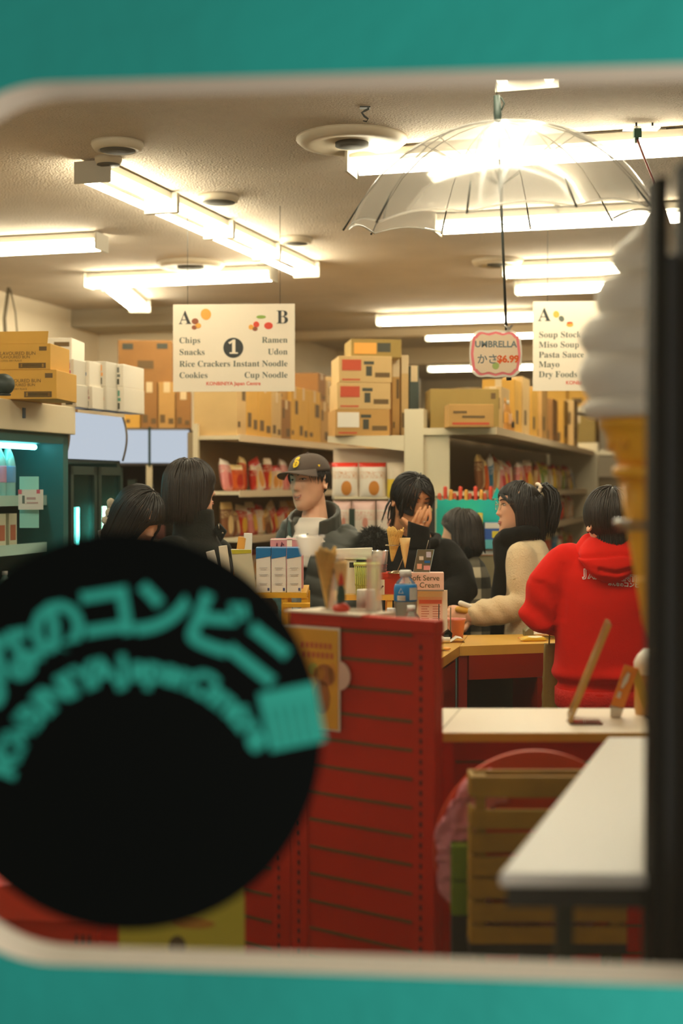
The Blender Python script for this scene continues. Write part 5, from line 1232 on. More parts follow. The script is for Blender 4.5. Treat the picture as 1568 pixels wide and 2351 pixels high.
mb = MB(); mb.b2((2*k,-.001,h*.8),(14*k,0,h)); mb.b2((-38*k,-.001,h*.985),(40*k,.0,h)); mb.build('white_stripe', m_lbl, t)
mb = MB(); mb.tube([(-22*k,-.001,h*.86),(-22*k,-.001,h*.93)], .003, 5); mb.tube([(-12*k,-.001,h*.85),(-10*k,-.001,h*.94),(-6*k,-.001,h*.88)], .003, 5); mb.build('dark_lettering', mat('plum ink', (120,50,80), .5), t)
# ---- giant ice cream model
d = 2.42; k = d/F; c = P(1502, 1530, d); zb9 = 1.095
t = T('ice_cream_model', 'giant plastic soft serve cone model at the right by the black post', 'display model', Vector((c.x,c.y,zb9)))
Z9 = lambda y: ZZ(y, d)-zb9
m_sw = mat('matt white swirl', (246,242,234), .5); m_cone = mat('golden cone plastic', (252,184,20), .42)
prof = []
lob = [(958,912,168), (912,818,178), (818,728,168), (728,640,142), (640,560,98)]
prof.append((110*k, Z9(962)))
for y0, y1, r in lob:
    for i in range(9):
        f = i/8; prof.append(((r-24+24*math.sin(math.pi*(f*.92+.04)))*k-(.0 if i else 0), Z9(y0+(y1-y0)*f)))
for y, r in ((545,60),(520,38),(500,30),(482,22),(470,10),(466,0)): prof.append((r*k, Z9(y)))
mb = MB(); mb.lathe(prof, 48)
sw_ = MB(); sw_.v = [Vector((v.x+.004*math.sin(v.z*40), v.y+.004*math.cos(v.z*40), v.z)) for v in mb.v]; sw_.f, sw_.m, sw_.s = mb.f, mb.m, mb.s; sw_.build('swirl', m_sw, t)
mb = MB(); mb.lathe([(8*k,Z9(1500)),(14*k,Z9(1490)),(40*k,Z9(1340)),(62*k,Z9(1225)),(80*k,Z9(1090))], 32); cn = mb.build('cone_lower', m_cone, t)
mb = MB(); mb.lathe([(80*k,Z9(1098)),(94*k,Z9(1094)),(96*k,Z9(1082)),(94*k,Z9(1070)),(80*k,Z9(1068))], 40); mb.build('cone_collar', m_cone, t)
mb = MB(); mb.lathe([(80*k,Z9(1070)),(90*k,Z9(1050)),(112*k,Z9(1000)),(118*k,Z9(985)),(126*k,Z9(982)),(128*k,Z9(962)),(100*k,Z9(960)),(0,Z9(960))], 40); mb.build('cone_cup', m_cone, t)
mb = MB()
for i in range(10):
    w = i*math.pi/5; pts = []
    for j in range(14):
        f = j/13; a = f*2*math.pi*1.6; rr_ = 12*k*(1-f*.6); zz_ = Z9(1022)+rr_*math.sin(a)*1.3; ra = (101)*k+.004; pts.append((ra*math.cos(w+rr_*math.cos(a)/(100*k)), ra*math.sin(w+rr_*math.cos(a)/(100*k)), zz_))
    mb.tube(pts, .0022, 5)
mb.build('embossed_scroll', m_cone, t)
mb = MB()
for s in (-1, 1):
    for q in range(8):
        pts = []
        for j in range(12):
            f = j/11; y = 1460-360*f; r = (18+62*f)*k+.0012; w = q*math.pi/4+s*f*2.2; pts.append((r*math.cos(w), r*math.sin(w), Z9(y)))
        mb.tube(pts, .0016, 4)
mb.build('cone_ridge', m_cone, cn)
mb = MB(); rc = 88*k; mb.tube([(rc*math.cos(i*math.pi/16), rc*math.sin(i*math.pi/16), Z9(1200)) for i in range(33)], .006, 6); mb.tube([(rc*.9*math.cos(i*math.pi/16), rc*.9*math.sin(i*math.pi/16), Z9(1212)) for i in range(33)], .004, 6); mb.build('clear_ring', clear('ring acrylic', gloss=.4, film=.5, filmcol=(230,206,150)), t)
mb = MB(); mb.tube([(42*k,0,Z9(1342)), (46*k,0,Z9(1320))], .01, 8); mb.lathe([(42*k,Z9(1345)),(47*k,Z9(1338)),(44*k,Z9(1325))], 24); mb.build('lower_collar', m_cone, t)
mb = MB(); mb.tube([(0,.0,0),(0,0,Z9(1490))], .012, 10); mb.build('stand_pole', m_blk, t)
# ---- black display frame at the right edge
d = 1.85; c = Vector((XX(1492,d), d, 0)); k = d/F
t = T('black_display_frame', 'tall black display frame at the right edge of the window', 'display case', c)
ztp = ZZ(412, d)
mb = MB(); mb.b2((0,-.02,0),(33*k,.03,ztp)); mb.build('frame_post', m_blk, t, bevel=.002)
mb = MB(); mb.b2((66*k,-.02,0),(110*k,.03,ztp+.02)); mb.build('frame_post', m_blk, t)
mb = MB(); mb.b2((33*k,.0,0),(66*k,.02,ZZ(585,d))); mb.build('dark_panel', mat('smoked panel', (14,15,9), .3), t)
# ---- red counter base at far lower left and yellow green poster
p = P(120, 2100, 3.0); t = T('red_low_counter', 'low red counter at the lower left under the sticker', 'counter', Vector((p.x,p.y,0)), math.radians(-8)); z1 = ZZ(2032, 3.0)
mb = MB(); mb.b2((-.35,0,0),(.10,.4,z1-.07)); mb.build('counter_body', m_redp, t)
mb = MB(); mb.b2((-.36,-.02,z1-.07),(.11,.42,z1)); mb.build('counter_top', mat('bright red laminate', (236,56,20), .4), t)
mb = MB()
for i in range(7):
    for x in (.05,.064,.078): mb.b2((x,-.0012,z1-.12-.03*i),(x+.005,.001,z1-.102-.03*i))
mb.build('slot_column', m_slot, t)
d = 2.75; p0_ = P(415, 2200, d); k = d/F; t = T('yellow_green_poster', 'yellow green poster board at the bottom under the sticker', 'poster', Vector((p0_.x,p0_.y,0)), math.radians(-4))
z1 = ZZ(1990, d)
mb = MB(); mb.b2((-145*k,0,.2),(148*k,.006,z1)); mb.build('poster_sheet', mat('yellow green print', (206,196,60), .5), t)
mb = MB(); mb.b2((-120*k,.006,0),(-100*k,.02,z1*.9)); mb.b2((100*k,.006,0),(120*k,.02,z1*.9)); mb.build('poster_leg', m_dark, t)
q = ZZ(2172, d); mb = MB(); mb.prism([(-8*k+20*k*math.cos(a*.3),q+24*k*math.sin(a*.3)) for a in range(21)], -.0012, 0); mb.build('brown_spot', mat('brown spot', (96,80,40), .5), t)
q = ZZ(2120, d); mb = MB(); mb.prism([(30*k+50*k*math.cos(a*.3),q+12*k*math.sin(a*.3)) for a in range(21)], -.0012, 0); mb.build('orange_print', mat('ochre print', (196,140,40), .5), t)
# ---------------------------------------------------------------- people
from mathutils.bvhtree import BVHTree
def skin_mat(name, col):
    m = mat(name, col, .5, var=.05, scale=14, bump=.04, bscale=120); b = m.node_tree.nodes['Principled BSDF']
    b.inputs['Subsurface Weight'].default_value = .12; b.inputs['Subsurface Radius'].default_value = (.02,.008,.005); b.inputs['Subsurface Scale'].default_value = .3; return m
m_skin = skin_mat('skin', (236,182,148)); m_skin2 = skin_mat('skin warm', (214,150,104))
m_hair = mat('black hair', (24,21,19), .42, var=.35, scale=60, spec=.6); m_hairb = mat('dark brown hair', (46,38,32), .45, var=.3, scale=60, spec=.6)
m_eye = mat('eye white', (224,214,204), .3); m_iris = mat('dark iris', (30,20,16), .2); m_brow = mat('brow hair', (40,30,24), .7); m_lip_ = mat('lip skin', (206,130,112), .45)
TB = np.array([(-.118,.012,-.074,-.048),(-.112,.026,-.085,-.035),(-.10,.040,-.091,-.015),(-.08,.053,-.093,.008),(-.055,.062,-.090,.035),(-.03,.067,-.088,.062),(0,.070,-.087,.084),(.03,.0735,-.088,.096),(.06,.0755,-.087,.099),(.085,.070,-.074,.092),(.103,.053,-.048,.070),(.114,.030,-.020,.042),(.119,.006,.005,.016)])
def feat(x, z):
    g = lambda a, b, sx, sz: math.exp(-((x-a)/sx)**2-((z-b)/sz)**2)
    dy = 0.0
    if -.045 < z < .040:
        t_ = min(1, max(0, (.040-z)/.056)); h = .003+.0185*t_**1.4; sg = .0075+.0065*t_
        if z < -.018: h *= max(0, 1-(-.018-z)/.013)
        dy -= h*math.exp(-(x/sg)**2)
    dy -= .006*(g(.012,-.017,.007,.007)+g(-.012,-.017,.007,.007))
    dy += .0075*(g(.031,.026,.017,.011)+g(-.031,.026,.017,.011))
    dy -= .0035*(g(.03,.047,.022,.008)+g(-.03,.047,.022,.008))
    dy -= .005*(g(.042,-.004,.018,.018)+g(-.042,-.004,.018,.018))
    dy -= .0065*g(0,-.050,.019,.0055)+.0070*g(0,-.062,.016,.0055); dy += .004*g(0,-.0562,.022,.0022)
    dy += .003*g(0,-.074,.02,.006); dy -= .005*g(0,-.098,.018,.012)
    return dy
def head_front(x, z):
    w, f, b = [float(np.interp(z, TB[:,0], TB[:,i])) for i in (1,2,3)]
    yc = .012 if z > -.05 else .012+(z+.05)*.6; yc = max(min(yc, b-.004), f+.01); n = 2.35
    s = min(.999, abs(x)/w); s0 = s**(n/2); c = math.sqrt(1-s0*s0)
    return yc-(yc-f)*c**(2/n)+feat(x, z)
def add_head(mb, M):
    n = 72; zs = np.concatenate([np.linspace(-.118,-.02,44), np.linspace(-.018,.06,30), np.linspace(.064,.119,16)]); rings = []
    for z in zs:
        w, f, b = [float(np.interp(z, TB[:,0], TB[:,i])) for i in (1,2,3)]
        yc = .012 if z > -.05 else .012+(z+.05)*.6; yc = max(min(yc, b-.004), f+.01); r = []; e = 2/2.35
        for j in range(n):
            a = 2*math.pi*j/n; s, c = math.sin(a), math.cos(a)
            x = w*math.copysign(abs(s)**e, s)
            y = yc-(yc-f)*abs(c)**e if c > 0 else yc+(b-yc)*abs(c)**(2/2.05)
            if c > .1: y += feat(x, z)*min(1, (c-.1)/.25)
            r.append(M @ Vector((x, y, z)))
        rings.append(r)
    mb.loft(rings)
    for s in (-1, 1):      # ears
        R = Matrix.Translation((s*.074,.018,.004)) @ Matrix.Rotation(s*.35, 4, 'Z') @ Matrix.Rotation(-.18, 4, 'X')
        pts = []
        for i in range(15):
            a = -1.9+i*(4.7/14); pts.append(M @ R @ Vector((s*.008, .017*math.cos(a)+.004, .030*math.sin(a)+(.004 if a > 0 else 0))))
        mb.cap(pts, [.006]+[.0052]*13+[.006], 8)
        mb.ell((0,0,0), (.005,.017,.026), M @ R @ Matrix.Translation((s*.001,.002,0)), 14, 8)
        mb.ell((0,0,0), (.006,.009,.010), M @ R @ Matrix.Translation((s*.005,-.004,-.024)), 10, 6)
def face_parts(root, M, smile=False, brows=True, eyes=True, mouth=True, squint=1.0):
    for s in (-1, 1):
        if eyes:
            y = head_front(s*.031, .026); mb = MB()
            mb.ell((0,0,0), (.0145,.004,.0052*squint), M @ Matrix.Translation((s*.031, y+.0005, .025)) @ Matrix.Rotation(s*.08, 4, 'Y'), 16, 8)
            ey = mb.build('eye', m_eye, root)
            mb = MB(); mb.ell((0,0,0), (.0055,.002,.0046*squint), M @ Matrix.Translation((s*.0305, y-.0032, .025)), 12, 8); mb.build('iris', m_iris, ey)
            mb = MB(); pts = [M @ Vector((s*(.031+dx), head_front(s*(.031+dx), .030)-.0022+abs(dx)*.05, .0255+.0065*squint*(1-(dx/.0165)**2))) for dx in (-.0165,-.011,-.004,.004,.011,.0165)]
            mb.tube(pts, [.0007,.0014,.0017,.0017,.0015,.0008], 6); mb.build('eyelid_line', m_brow, ey)
        if brows:
            pts = [M @ Vector((s*xx, head_front(s*xx, zz)-.0012, zz)) for xx, zz in ((.012,.0445),(.022,.049),(.034,.051),(.048,.046))]
            mb = MB(); mb.tube(pts, [.0018,.0030,.0028,.001], 6, .8); mb.build('eyebrow', m_brow, root)
    if mouth:
        if smile:
            mb = MB(); pts = []
            for i in range(11):
                x = -.023+.0046*i; pts.append((x, -.052+.008*(x/.023)**2))
            low = [(x, -.052-.013*(1-(x/.023)**2)+.008*(x/.023)**2) for x, _ in pts]
            vs = [M @ Vector((x, head_front(x, -.054)-.0015, z)) for x, z in pts]+[M @ Vector((x, head_front(x, -.058)-.0015, z)) for x, z in low]
            n = len(pts); mb.add(vs, [(n+i, n+i+1, i+1, i) for i in range(n-1)], 0, True); mo = mb.build('open_mouth', mat('mouth inside', (96,44,40), .5), root, solid=.002)
            mb = MB(); tl = [(x, z-.0062*(1-(x/.023)**2)) for x, z in pts][1:-1]; up = pts[1:-1]
            vs = [M @ Vector((x, head_front(x,-.054)-.0032, z)) for x, z in up]+[M @ Vector((x, head_front(x,-.056)-.0032, z)) for x, z in tl]; n = len(up)
            mb.add(vs, [(n+i, n+i+1, i+1, i) for i in range(n-1)], 0, True); mb.build('teeth', mat('teeth', (240,226,208), .35), mo, solid=.001)
            mb = MB(); mb.tube([M @ Vector((x, head_front(x,-.05)-.0008, z+.0015)) for x, z in pts], [.0008]+[.0022]*9+[.0008], 6)
            mb.tube([M @ Vector((x, head_front(x,-.064)-.0008, z-.001)) for x, z in low], [.0008]+[.0028]*9+[.0008], 6); mb.build('lips', m_lip_, root)
        else:
            mb = MB(); xs = [-.02+.004*i for i in range(11)]
            mb.tube([M @ Vector((x, head_front(x,-.0515)+.0002, -.0518+.0018*math.cos(x*200))) for x in xs], [.0006]+[.0026]*9+[.0006], 6)
            mb.tube([M @ Vector((x, head_front(x,-.061)+.0002, -.0605)) for x in xs], [.0006]+[.0032]*9+[.0006], 6); mb.build('lips', m_lip_, root)
HC = Vector((0,.012,.035)); HR = Vector((.083,.105,.096))
def zline(y, front=.078): return float(np.interp(y, [-.10,-.065,-.025,.02,.06,.11], [front,front-.006,.04,-.005,-.05,-.07]))
def hair(root, M, m, end_z, part=(.015,.0), N=430, face_w=.062, fringe_z=.06, seed=1, front=.078, grav=.35, width=1.0, off=.02, end_fn=None, face_fn=None, cap_only_above=None, nm='hair', backlen=None, flare=0.0, root_filter=None, parent=None, cling=False, face_y=None):
    rnd = random.Random(seed); mb = MB()
    # scalp layer
    nu, nv = 48, 26; vs = []; keep = {}
    for i in range(nv+1):
        a = -math.pi/2+math.pi*i/nv
        for j in range(nu):
            w = 2*math.pi*j/nu; v = Vector((HR.x*math.cos(a)*math.cos(w), HR.y*math.cos(a)*math.sin(w), HR.z*math.sin(a)))*.985+HC; vs.append(M @ v); keep[len(vs)-1] = v.z > zline(v.y, front)
    fs = [(i*nu+j, i*nu+(j+1)%nu, (i+1)*nu+(j+1)%nu, (i+1)*nu+j) for i in range(nv) for j in range(nu)]
    mb.add(vs, [f for f in fs if all(keep[q] for q in f)], 0, True)
    crown = Vector((part[0], part[1], HC.z+HR.z)); ga = (1+5**.5)/2
    for k in range(N*2):
        z = 1-2*(k+.5)/(N*2); r = math.sqrt(1-z*z); a = 2*math.pi*k/ga
        p = Vector((HR.x*r*math.cos(a), HR.y*r*math.sin(a), HR.z*z))+HC
        if p.z < zline(p.y, front)+.004: continue
        if root_filter and not root_filter(p): continue
        lift = off*rnd.uniform(.1,1.0); nrm = Vector(((p.x-HC.x)/HR.x**2, (p.y-HC.y)/HR.y**2, (p.z-HC.z)/HR.z**2)).normalized()
        v = p-crown; v = v-nrm*v.dot(nrm); v = v.normalized() if v.length > 1e-4 else Vector((0,1,0))
        v = (v+Vector((rnd.uniform(-.18,.18), rnd.uniform(-.18,.18), 0))).normalized()
        pts = [p]; ez = end_z+rnd.uniform(-.018,.014)
        if end_fn: ez = end_fn(p)+rnd.uniform(-.016,.012)
        q = p.copy()
        for st in range(26):
            f = Vector(((q.x-HC.x)/HR.x, (q.y-HC.y)/HR.y, (q.z-HC.z)/HR.z)).length
            g = Vector((0,0,-1)); below = q.z < HC.z-.01
            v = (v*(1-grav)+g*(grav if not below else grav*2)).normalized()
            if flare and below: v = (v+Vector((math.copysign(flare, q.x), 0, 0))).normalized()
            q = q+v*.015
            d_ = Vector(((q.x-HC.x)/HR.x, (q.y-HC.y)/HR.y, (q.z-HC.z)/HR.z)); f = d_.length
            if cling and q.z > HC.z-.09: q = HC+(q-HC)/f*(1+lift)
            elif f < 1+lift and q.z > HC.z-.075:
                q = HC+(q-HC)/f*(1+lift)
            if q.y < -.035 and q.z < fringe_z:
                fw = face_fn(q) if face_fn else face_w
                if abs(q.x) < fw: q.x += (math.copysign(fw, q.x-part[0]*.5)-q.x)*.6
            if face_y is not None and q.z < fringe_z and q.y < face_y: q.y += (face_y-q.y)*.7
            if q.y < -.02 and q.z < .06:      # stay outside the cheeks
                w_ = float(np.interp(q.z, TB[:,0], TB[:,1]))+.006
                if abs(q.x) < w_:
                    yf = head_front(max(-w_*.98, min(w_*.98, q.x)), max(-.117, q.z))-.006
                    if q.y > yf: q.y = yf
            pts.append(q.copy())
            if q.z < ez: break
        if len(pts) < 3: continue
        n = len(pts); w0 = rnd.uniform(.0045,.0075)*width
        rs = [w0*(.55+.45*min(1, i/2))*(1 if i < n*.55 else max(.12, 1-(i/(n-1)-.55)/.45)) for i in range(n)]
        mb.tube([M @ x for x in pts], rs, 5, .45, side=(M.to_3x3() @ nrm))
    return mb.build(nm, m, parent or root)
def ringv(c, a, b, yaw=0, n=30, e=2.5):
    out = []; cy, sy = math.cos(yaw), math.sin(yaw)
    for j in range(n):
        w = 2*math.pi*j/n; s, q = math.sin(w), math.cos(w); x = a*math.copysign(abs(q)**(2/e), q); y = b*math.copysign(abs(s)**(2/e), s)
        out.append(Vector((c.x+x*cy-y*sy, c.y+x*sy+y*cy, c.z)))
    return out
def cloth_fn(amp=.006, f=9, seed=0, puff=0, pitch=.07, slope=0.0):
    def fn(co):
        d = amp*noise.noise(Vector((co.x*f, co.y*f, co.z*f*.6+seed)))+amp*.5*noise.noise(Vector((co.x*f*2.3, co.y*f*2.3, co.z*f*2.0+seed)))
        if puff: d += puff*(abs(math.sin(math.pi*(co.z+slope*co.x)/pitch))**.6-.6)
        return d
    return fn
def garment(name, mb, m, parent, vox=.009, it=4, fn=None):
    o = mb.build(name, m, parent); remesh(o, vox, it, fn); return o
class Pers:
    def __init__(s, label, px, d, skin=m_skin):
        s.d = d; s.base = P(px, 1118, d); s.base.z = 0; s.skin = skin
        s.root = T('person', label, 'person', s.base); s.body = MB()
    def L(s, px, py, dd=0.0): return P(px, py, s.d+dd)-s.base
    def headM(s, px, py, yaw, pitch=0, roll=0, sc=1.0, dd=0.0):
        s.M = Matrix.Translation(s.L(px, py, dd)) @ Matrix.Rotation(math.radians(yaw), 4, 'Z') @ Matrix.Rotation(math.radians(pitch), 4, 'X') @ Matrix.Rotation(math.radians(roll), 4, 'Y') @ Matrix.Scale(sc, 4)
        add_head(s.body, s.M); return s.M
    def neck(s, to, r=.056):
        a = s.M @ Vector((0,.022,-.045)); b = s.M @ Vector((0,.030,-.10)); s.body.cap([a, b, to], [r*.95, r*.92, r*1.15], 16)
    def torso(s, neck, sL, sR, hip_z, yaw=0, r=.07):
        mid = neck.copy(); mid.z = hip_z; s.hip = mid; s.tyaw = yaw
        s.body.cap([neck, neck.lerp(mid,.5), mid], [r*1.1, r*1.3, r*1.2], 16); s.body.cap([sL, neck.lerp((sL+sR)/2,.8), sR], [.05,.06,.05], 14)
        cy, sy = math.cos(yaw), math.sin(yaw)
        for q in (-1, 1):
            h = mid+Vector((q*.085*cy, q*.085*sy, -.03)); k_ = Vector((h.x, h.y-.01, .48)); a_ = Vector((h.x, h.y, .09))
            s.body.cap([mid+Vector((0,0,.02)), h, k_, a_], [.07,.07,.052,.04], 12)
            fd = Vector((sy, -cy, 0)); s.body.cap([Vector((a_.x,a_.y,.04)), Vector((a_.x,a_.y,.035))+fd*.15], [.038,.028], 10)
    def arm(s, pts, r=(.048,.042,.036,.028)): s.body.cap(pts, r[:len(pts)], 12)
    def legs(s, m, shoe, wide=1.0):
        mid = s.hip; cy, sy = math.cos(s.tyaw), math.sin(s.tyaw); mb = MB(); z = mid.z
        mb.loft([ringv(mid+Vector((0,0,.08)), .165*wide, .115, s.tyaw), ringv(mid, .18*wide, .13, s.tyaw), ringv(mid+Vector((0,0,-.08)), .175*wide, .125, s.tyaw)])
        for q in (-1, 1):
            h = mid+Vector((q*.088*cy, q*.088*sy, -.04)); mb.cap([h, Vector((h.x,h.y-.01,.48)), Vector((h.x,h.y,.10))], [.095,.078,.068], 14)
        garment('trousers', mb, m, s.root, .016, 3, cloth_fn(.005, 8))
        fd = Vector((sy, -cy, 0))
        for q in (-1, 1):
            h = mid+Vector((q*.088*cy, q*.088*sy, 0)); mb = MB(); a_ = Vector((h.x,h.y,.05))
            mb.cap([Vector((a_.x,a_.y,.05))-fd*.05, Vector((a_.x,a_.y,.052))+fd*.08, Vector((a_.x,a_.y,.045))+fd*.18], [.048,.05,.036], 12)
            mb.v = [Vector((v.x, v.y, max(v.z, .0))) for v in mb.v]; mb.build('shoe', shoe, s.root)
    def finish(s, vox=.0045):
        o = s.body.build('body', s.skin, s.root); remesh(o, vox, 3); return o
def add_hand(mb, W, D, Nn, thumb=1, curl=.5, size=1.0, spread=.04, thumb_in=.5):
    D = D.normalized(); Nn = (Nn-D*Nn.dot(D)).normalized(); S_ = D.cross(Nn)*thumb
    k = size; mb.cap([W-D*.01*k, W+D*.04*k, W+D*.085*k], [.026*k,.036*k,.038*k], 14, .5) if False else None
    rings = []
    for f, a, b in ((-.02,.024,.018),(.01,.027,.017),(.04,.037,.016),(.075,.041,.014),(.092,.038,.012)):
        c = W+D*f*k; rings.append([c+S_*a*k*math.cos(w)+Nn*b*k*math.sin(w) for w in [i*math.pi/9 for i in range(18)]])
    mb.loft(rings)
    for i, (o, L_) in enumerate(((.030,.070),(.0105,.080),(-.0095,.074),(-.0285,.058))):
        p = W+D*(.082 if i < 3 else .074)*k+S_*o*k; d_ = (D+S_*spread*(1.5-i)).normalized(); pts = [p]; c = curl*(1+.12*i)
        for j, f in enumerate((.45,.32,.23)):
            ang = c*(.6,1.0,.8)[j]; ax = S_; d_ = Matrix.Rotation(ang*thumb, 3, ax) @ d_ if True else d_
            if (Matrix.Rotation(.3*thumb, 3, ax) @ D).dot(Nn) > 0: d_ = Matrix.Rotation(-2*ang*thumb, 3, ax) @ d_
            p = p+d_*L_*f*k; pts.append(p)
        mb.cap(pts, [.0098*k,.0092*k,.0084*k,.0070*k], 10)
    p = W+D*.022*k+S_*.026*k; d_ = (D*.55+S_*.75-Nn*thumb_in).normalized()
    mb.cap([W+D*.015*k+S_*.012*k, p, p+d_*.036*k, p+(d_*.6+D*.5).normalized()*.066*k], [.014*k,.0135*k,.011*k,.0085*k], 10)
m_blackknit = mat('black knit', (17,18,17), .9, bump=.15, bscale=160, sheen=.05, spec=.2); m_blackcoat = mat('black wool coat', (26,30,27), .9, bump=.2, bscale=140, sheen=.1, spec=.2)
m_jeans = mat('dark trousers', (46,52,58), .85, bump=.3, bscale=200); m_shoe = mat('black shoe', (26,25,24), .5)
m_puff = mat('grey black puffer', (62,66,60), .5, bump=.12, bscale=30, sheen=.1)

# ===== person: man in red hoodie, back turned
p = Pers('man seen from behind in a red hoodie with white lettering at the desk', 1395, 5.05)
M = p.headM(1398, 1203, 188, 8, 0, 1.0)
sL, sR = p.L(1285,1292,.02), p.L(1505,1292,.02); nk = p.L(1397,1272,.02)
p.neck(nk); p.torso(nk+Vector((0,0,-.03)), sL, sR, .80, math.pi)
eL, wL = p.L(1243,1405,.0), p.L(1305,1430,.30); eR, wR = p.L(1550,1405,.0), p.L(1500,1430,.3)
p.arm([sL, eL, wL]); p.arm([sR, eR, wR])
for W, E, th in ((wL, eL, -1), (wR, eR, 1)): add_hand(p.body, W, (W-E), Vector((0,0,1)), th, .5)
p.legs(m_jeans, m_shoe); p.finish()
m_hood = mat('red fleece', (224,22,6), .9, bump=.10, bscale=260, sheen=.03, spec=.2)
mb = MB()
spec = ((1612,.182,.125,0),(1580,.185,.130,0),(1540,.190,.138,0),(1450,.186,.132,0),(1370,.186,.130,.0),(1320,.192,.125,.01),(1288,.175,.108,.02),(1262,.13,.085,.02),(1245,.085,.070,.01))
mb.loft([ringv(p.L(1396, y, dd), a, b) for y, a, b, dd in spec])
for s_, e_, w_ in ((sL, eL, wL), (sR, eR, wR)):
    mb.cap([s_+Vector((.03 if s_ is sL else -.03,0,-.01)), s_.lerp(e_,.5)+Vector((-.006 if s_ is sL else .006,0,.0)), e_, e_.lerp(w_,.5)+Vector((0,0,.0)), w_-(w_-e_).normalized()*.03], [.082,.080,.078,.068,.050], 20)
def hood_fn(co):
    d = cloth_fn(.004, 8, 3)(co); z = co.z+p.base.z
    zz = ZZ(1545, p.d); d += .010*math.exp(-((z-zz)/.022)**2)*(1+.6*math.sin(co.x*22+1)) - .012*math.exp(-((z-zz+.034)/.016)**2)
    if co.x < -.19 and z < ZZ(1330,p.d): d += .006*math.sin((z*55+co.x*60)+2*noise.noise(co*8))
    d -= .006*math.exp(-((co.x-.06-.35*(ZZ(1330,p.d)-z))/.02)**2)*(1 if z < ZZ(1400,p.d) else 0)
    d -= .004*math.exp(-((co.x+.165+.0*(z))/.010)**2)*(1 if ZZ(1420,p.d) < z < ZZ(1290,p.d) else 0)
    return d
hd = garment('hoodie', mb, m_hood, p.root, .008, 4, hood_fn)
mb = MB(); mb.loft([ringv(p.L(1396, y, 0), a, b) for y, a, b in ((1622,.180,.122),(1616,.186,.128),(1596,.187,.129),(1578,.186,.128))]); mb.build('ribbed_hem', mat('red rib', (216,22,6), .85, bump=.3, bscale=90), hd)
# hood lying on the back, collar round the neck
mb = MB()
mb.cap([p.L(1328,1278,-.02), p.L(1352,1246,.03), p.L(1395,1236,.075), p.L(1440,1246,.03), p.L(1468,1280,-.02)], [.030,.036,.036,.036,.030], 16)
mb.loft([ringv(p.L(1402,1340,-.118), .012,.010), ringv(p.L(1402,1334,-.118), .034,.022), ringv(p.L(1401,1320,-.118), .066,.038), ringv(p.L(1400,1300,-.105), .096,.050), ringv(p.L(1398,1280,-.08), .115,.060), ringv(p.L(1397,1258,-.05), .10,.055), ringv(p.L(1397,1238,-.02), .075,.045), ringv(p.L(1397,1230,.0), .05,.03)])
def hoodfold(co):
    z = co.z; x = co.x; zt = ZZ(1290+ (x*x)*0, p.d)
    d = .006*noise.noise(co*14)
    d -= .010*math.exp(-((z-(ZZ(1268,p.d)-abs(x-.03)*.12-.02*x*3))/.007)**2)
    d -= .012*math.exp(-((z-(ZZ(1312,p.d)+abs(x)*.25))/.008)**2)*(1 if x > -.06 else .3)
    return d
hb_ = garment('hood', mb, m_hood, hd, .006, 3, hoodfold)
hair(p.root, M, m_hairb, -.075, (0,.05), 700, seed=3, grav=.15, off=.05, width=.7, cling=True, end_fn=lambda q: -.085 if q.y > .02 else -.01)
# chest print on the back, laid onto the cloth
def lay(o, target_list, off=.0022):
    trees = []
    for t_ in target_list: trees.append(BVHTree.FromPolygons([v.co.copy() for v in t_.data.vertices], [tuple(q.vertices) for q in t_.data.polygons]))
    for v in o.data.vertices:
        best = None
        for tr in trees:
            h = tr.ray_cast(Vector((v.co.x, v.co.y-1.0, v.co.z)), Vector((0,1,0)))
            if h[0] is not None and (best is None or h[0].y < best): best = h[0].y
        if best is not None: v.co.y = best-off-(0 if True else 0)
m_print = mat('white print', (240,228,222), .6); k = p.d/F*.985
def ptxt(nm, s, size, px, py, bold, m, parent, off, rot=0.0, align='LEFT'):
    mb = MB(); c = p.L(px, py, -.125); mb.text(s, size*k, Matrix.Translation(c) @ Matrix.Rotation(rot, 4, 'Y') @ Matrix.Rotation(math.pi/2, 4, 'X'), bold*k, align=align)
    o = mb.build(nm, m, parent); lay(o, [hd], off); return o
r_ = math.radians(4)
pa = ptxt('letter_outline', 'J', 23, 1343, 1317, 1.8, m_print, hd, .003, r_); ptxt('letter_fill', 'J', 23, 1343, 1317, -.1, m_hood, pa, .0036, r_)
pb_ = ptxt('letter_outline', 'APAN CENTRE', 19.5, 1353, 1322, 1.4, m_print, hd, .003, r_); ptxt('letter_fill', 'APAN CENTRE', 19.5, 1353, 1322, -.1, m_hood, pb_, .0036, r_)
ptxt('japanese_lettering', 'みんなの', 9, 1396, 1341, .3, m_print, hd, .004, r_); ptxt('japanese_lettering', 'コンビニ屋', 12.5, 1432, 1342.5, .45, m_print, hd, .004, r_)

# ===== person: woman in the cream coat, profile to the left
p = Pers('woman in a cream fleece coat and black scarf, facing left with a ponytail', 1205, 6.2)
M = p.headM(1190, 1170, -82, 2, 0, .92)
nk = p.L(1205, 1243, .0); sN, sF = p.L(1195,1278,-.15), p.L(1215,1275,.17)
p.neck(nk+Vector((0,0,-.01))); p.torso(nk+Vector((0,0,-.06)), sN, sF, .86, -math.pi/2)
eN, wN = p.L(1202,1392,-.19), p.L(1086,1412,-.20); eF, wF = p.L(1190,1392,.2), p.L(1086,1408,-.06)
p.arm([sN, eN, wN]); p.arm([sF, eF, wF])
add_hand(p.body, wN+Vector((-.012,0,-.002)), Vector((-1,.1,.12)), Vector((0,-1,.35)), -1, .65, .92)
add_hand(p.body, wF+Vector((-.012,0,-.03)), Vector((-1,-.1,-.15)), Vector((0,.8,-.4)), 1, .6, .9)
p.legs(m_jeans, m_shoe); p.finish(.004)
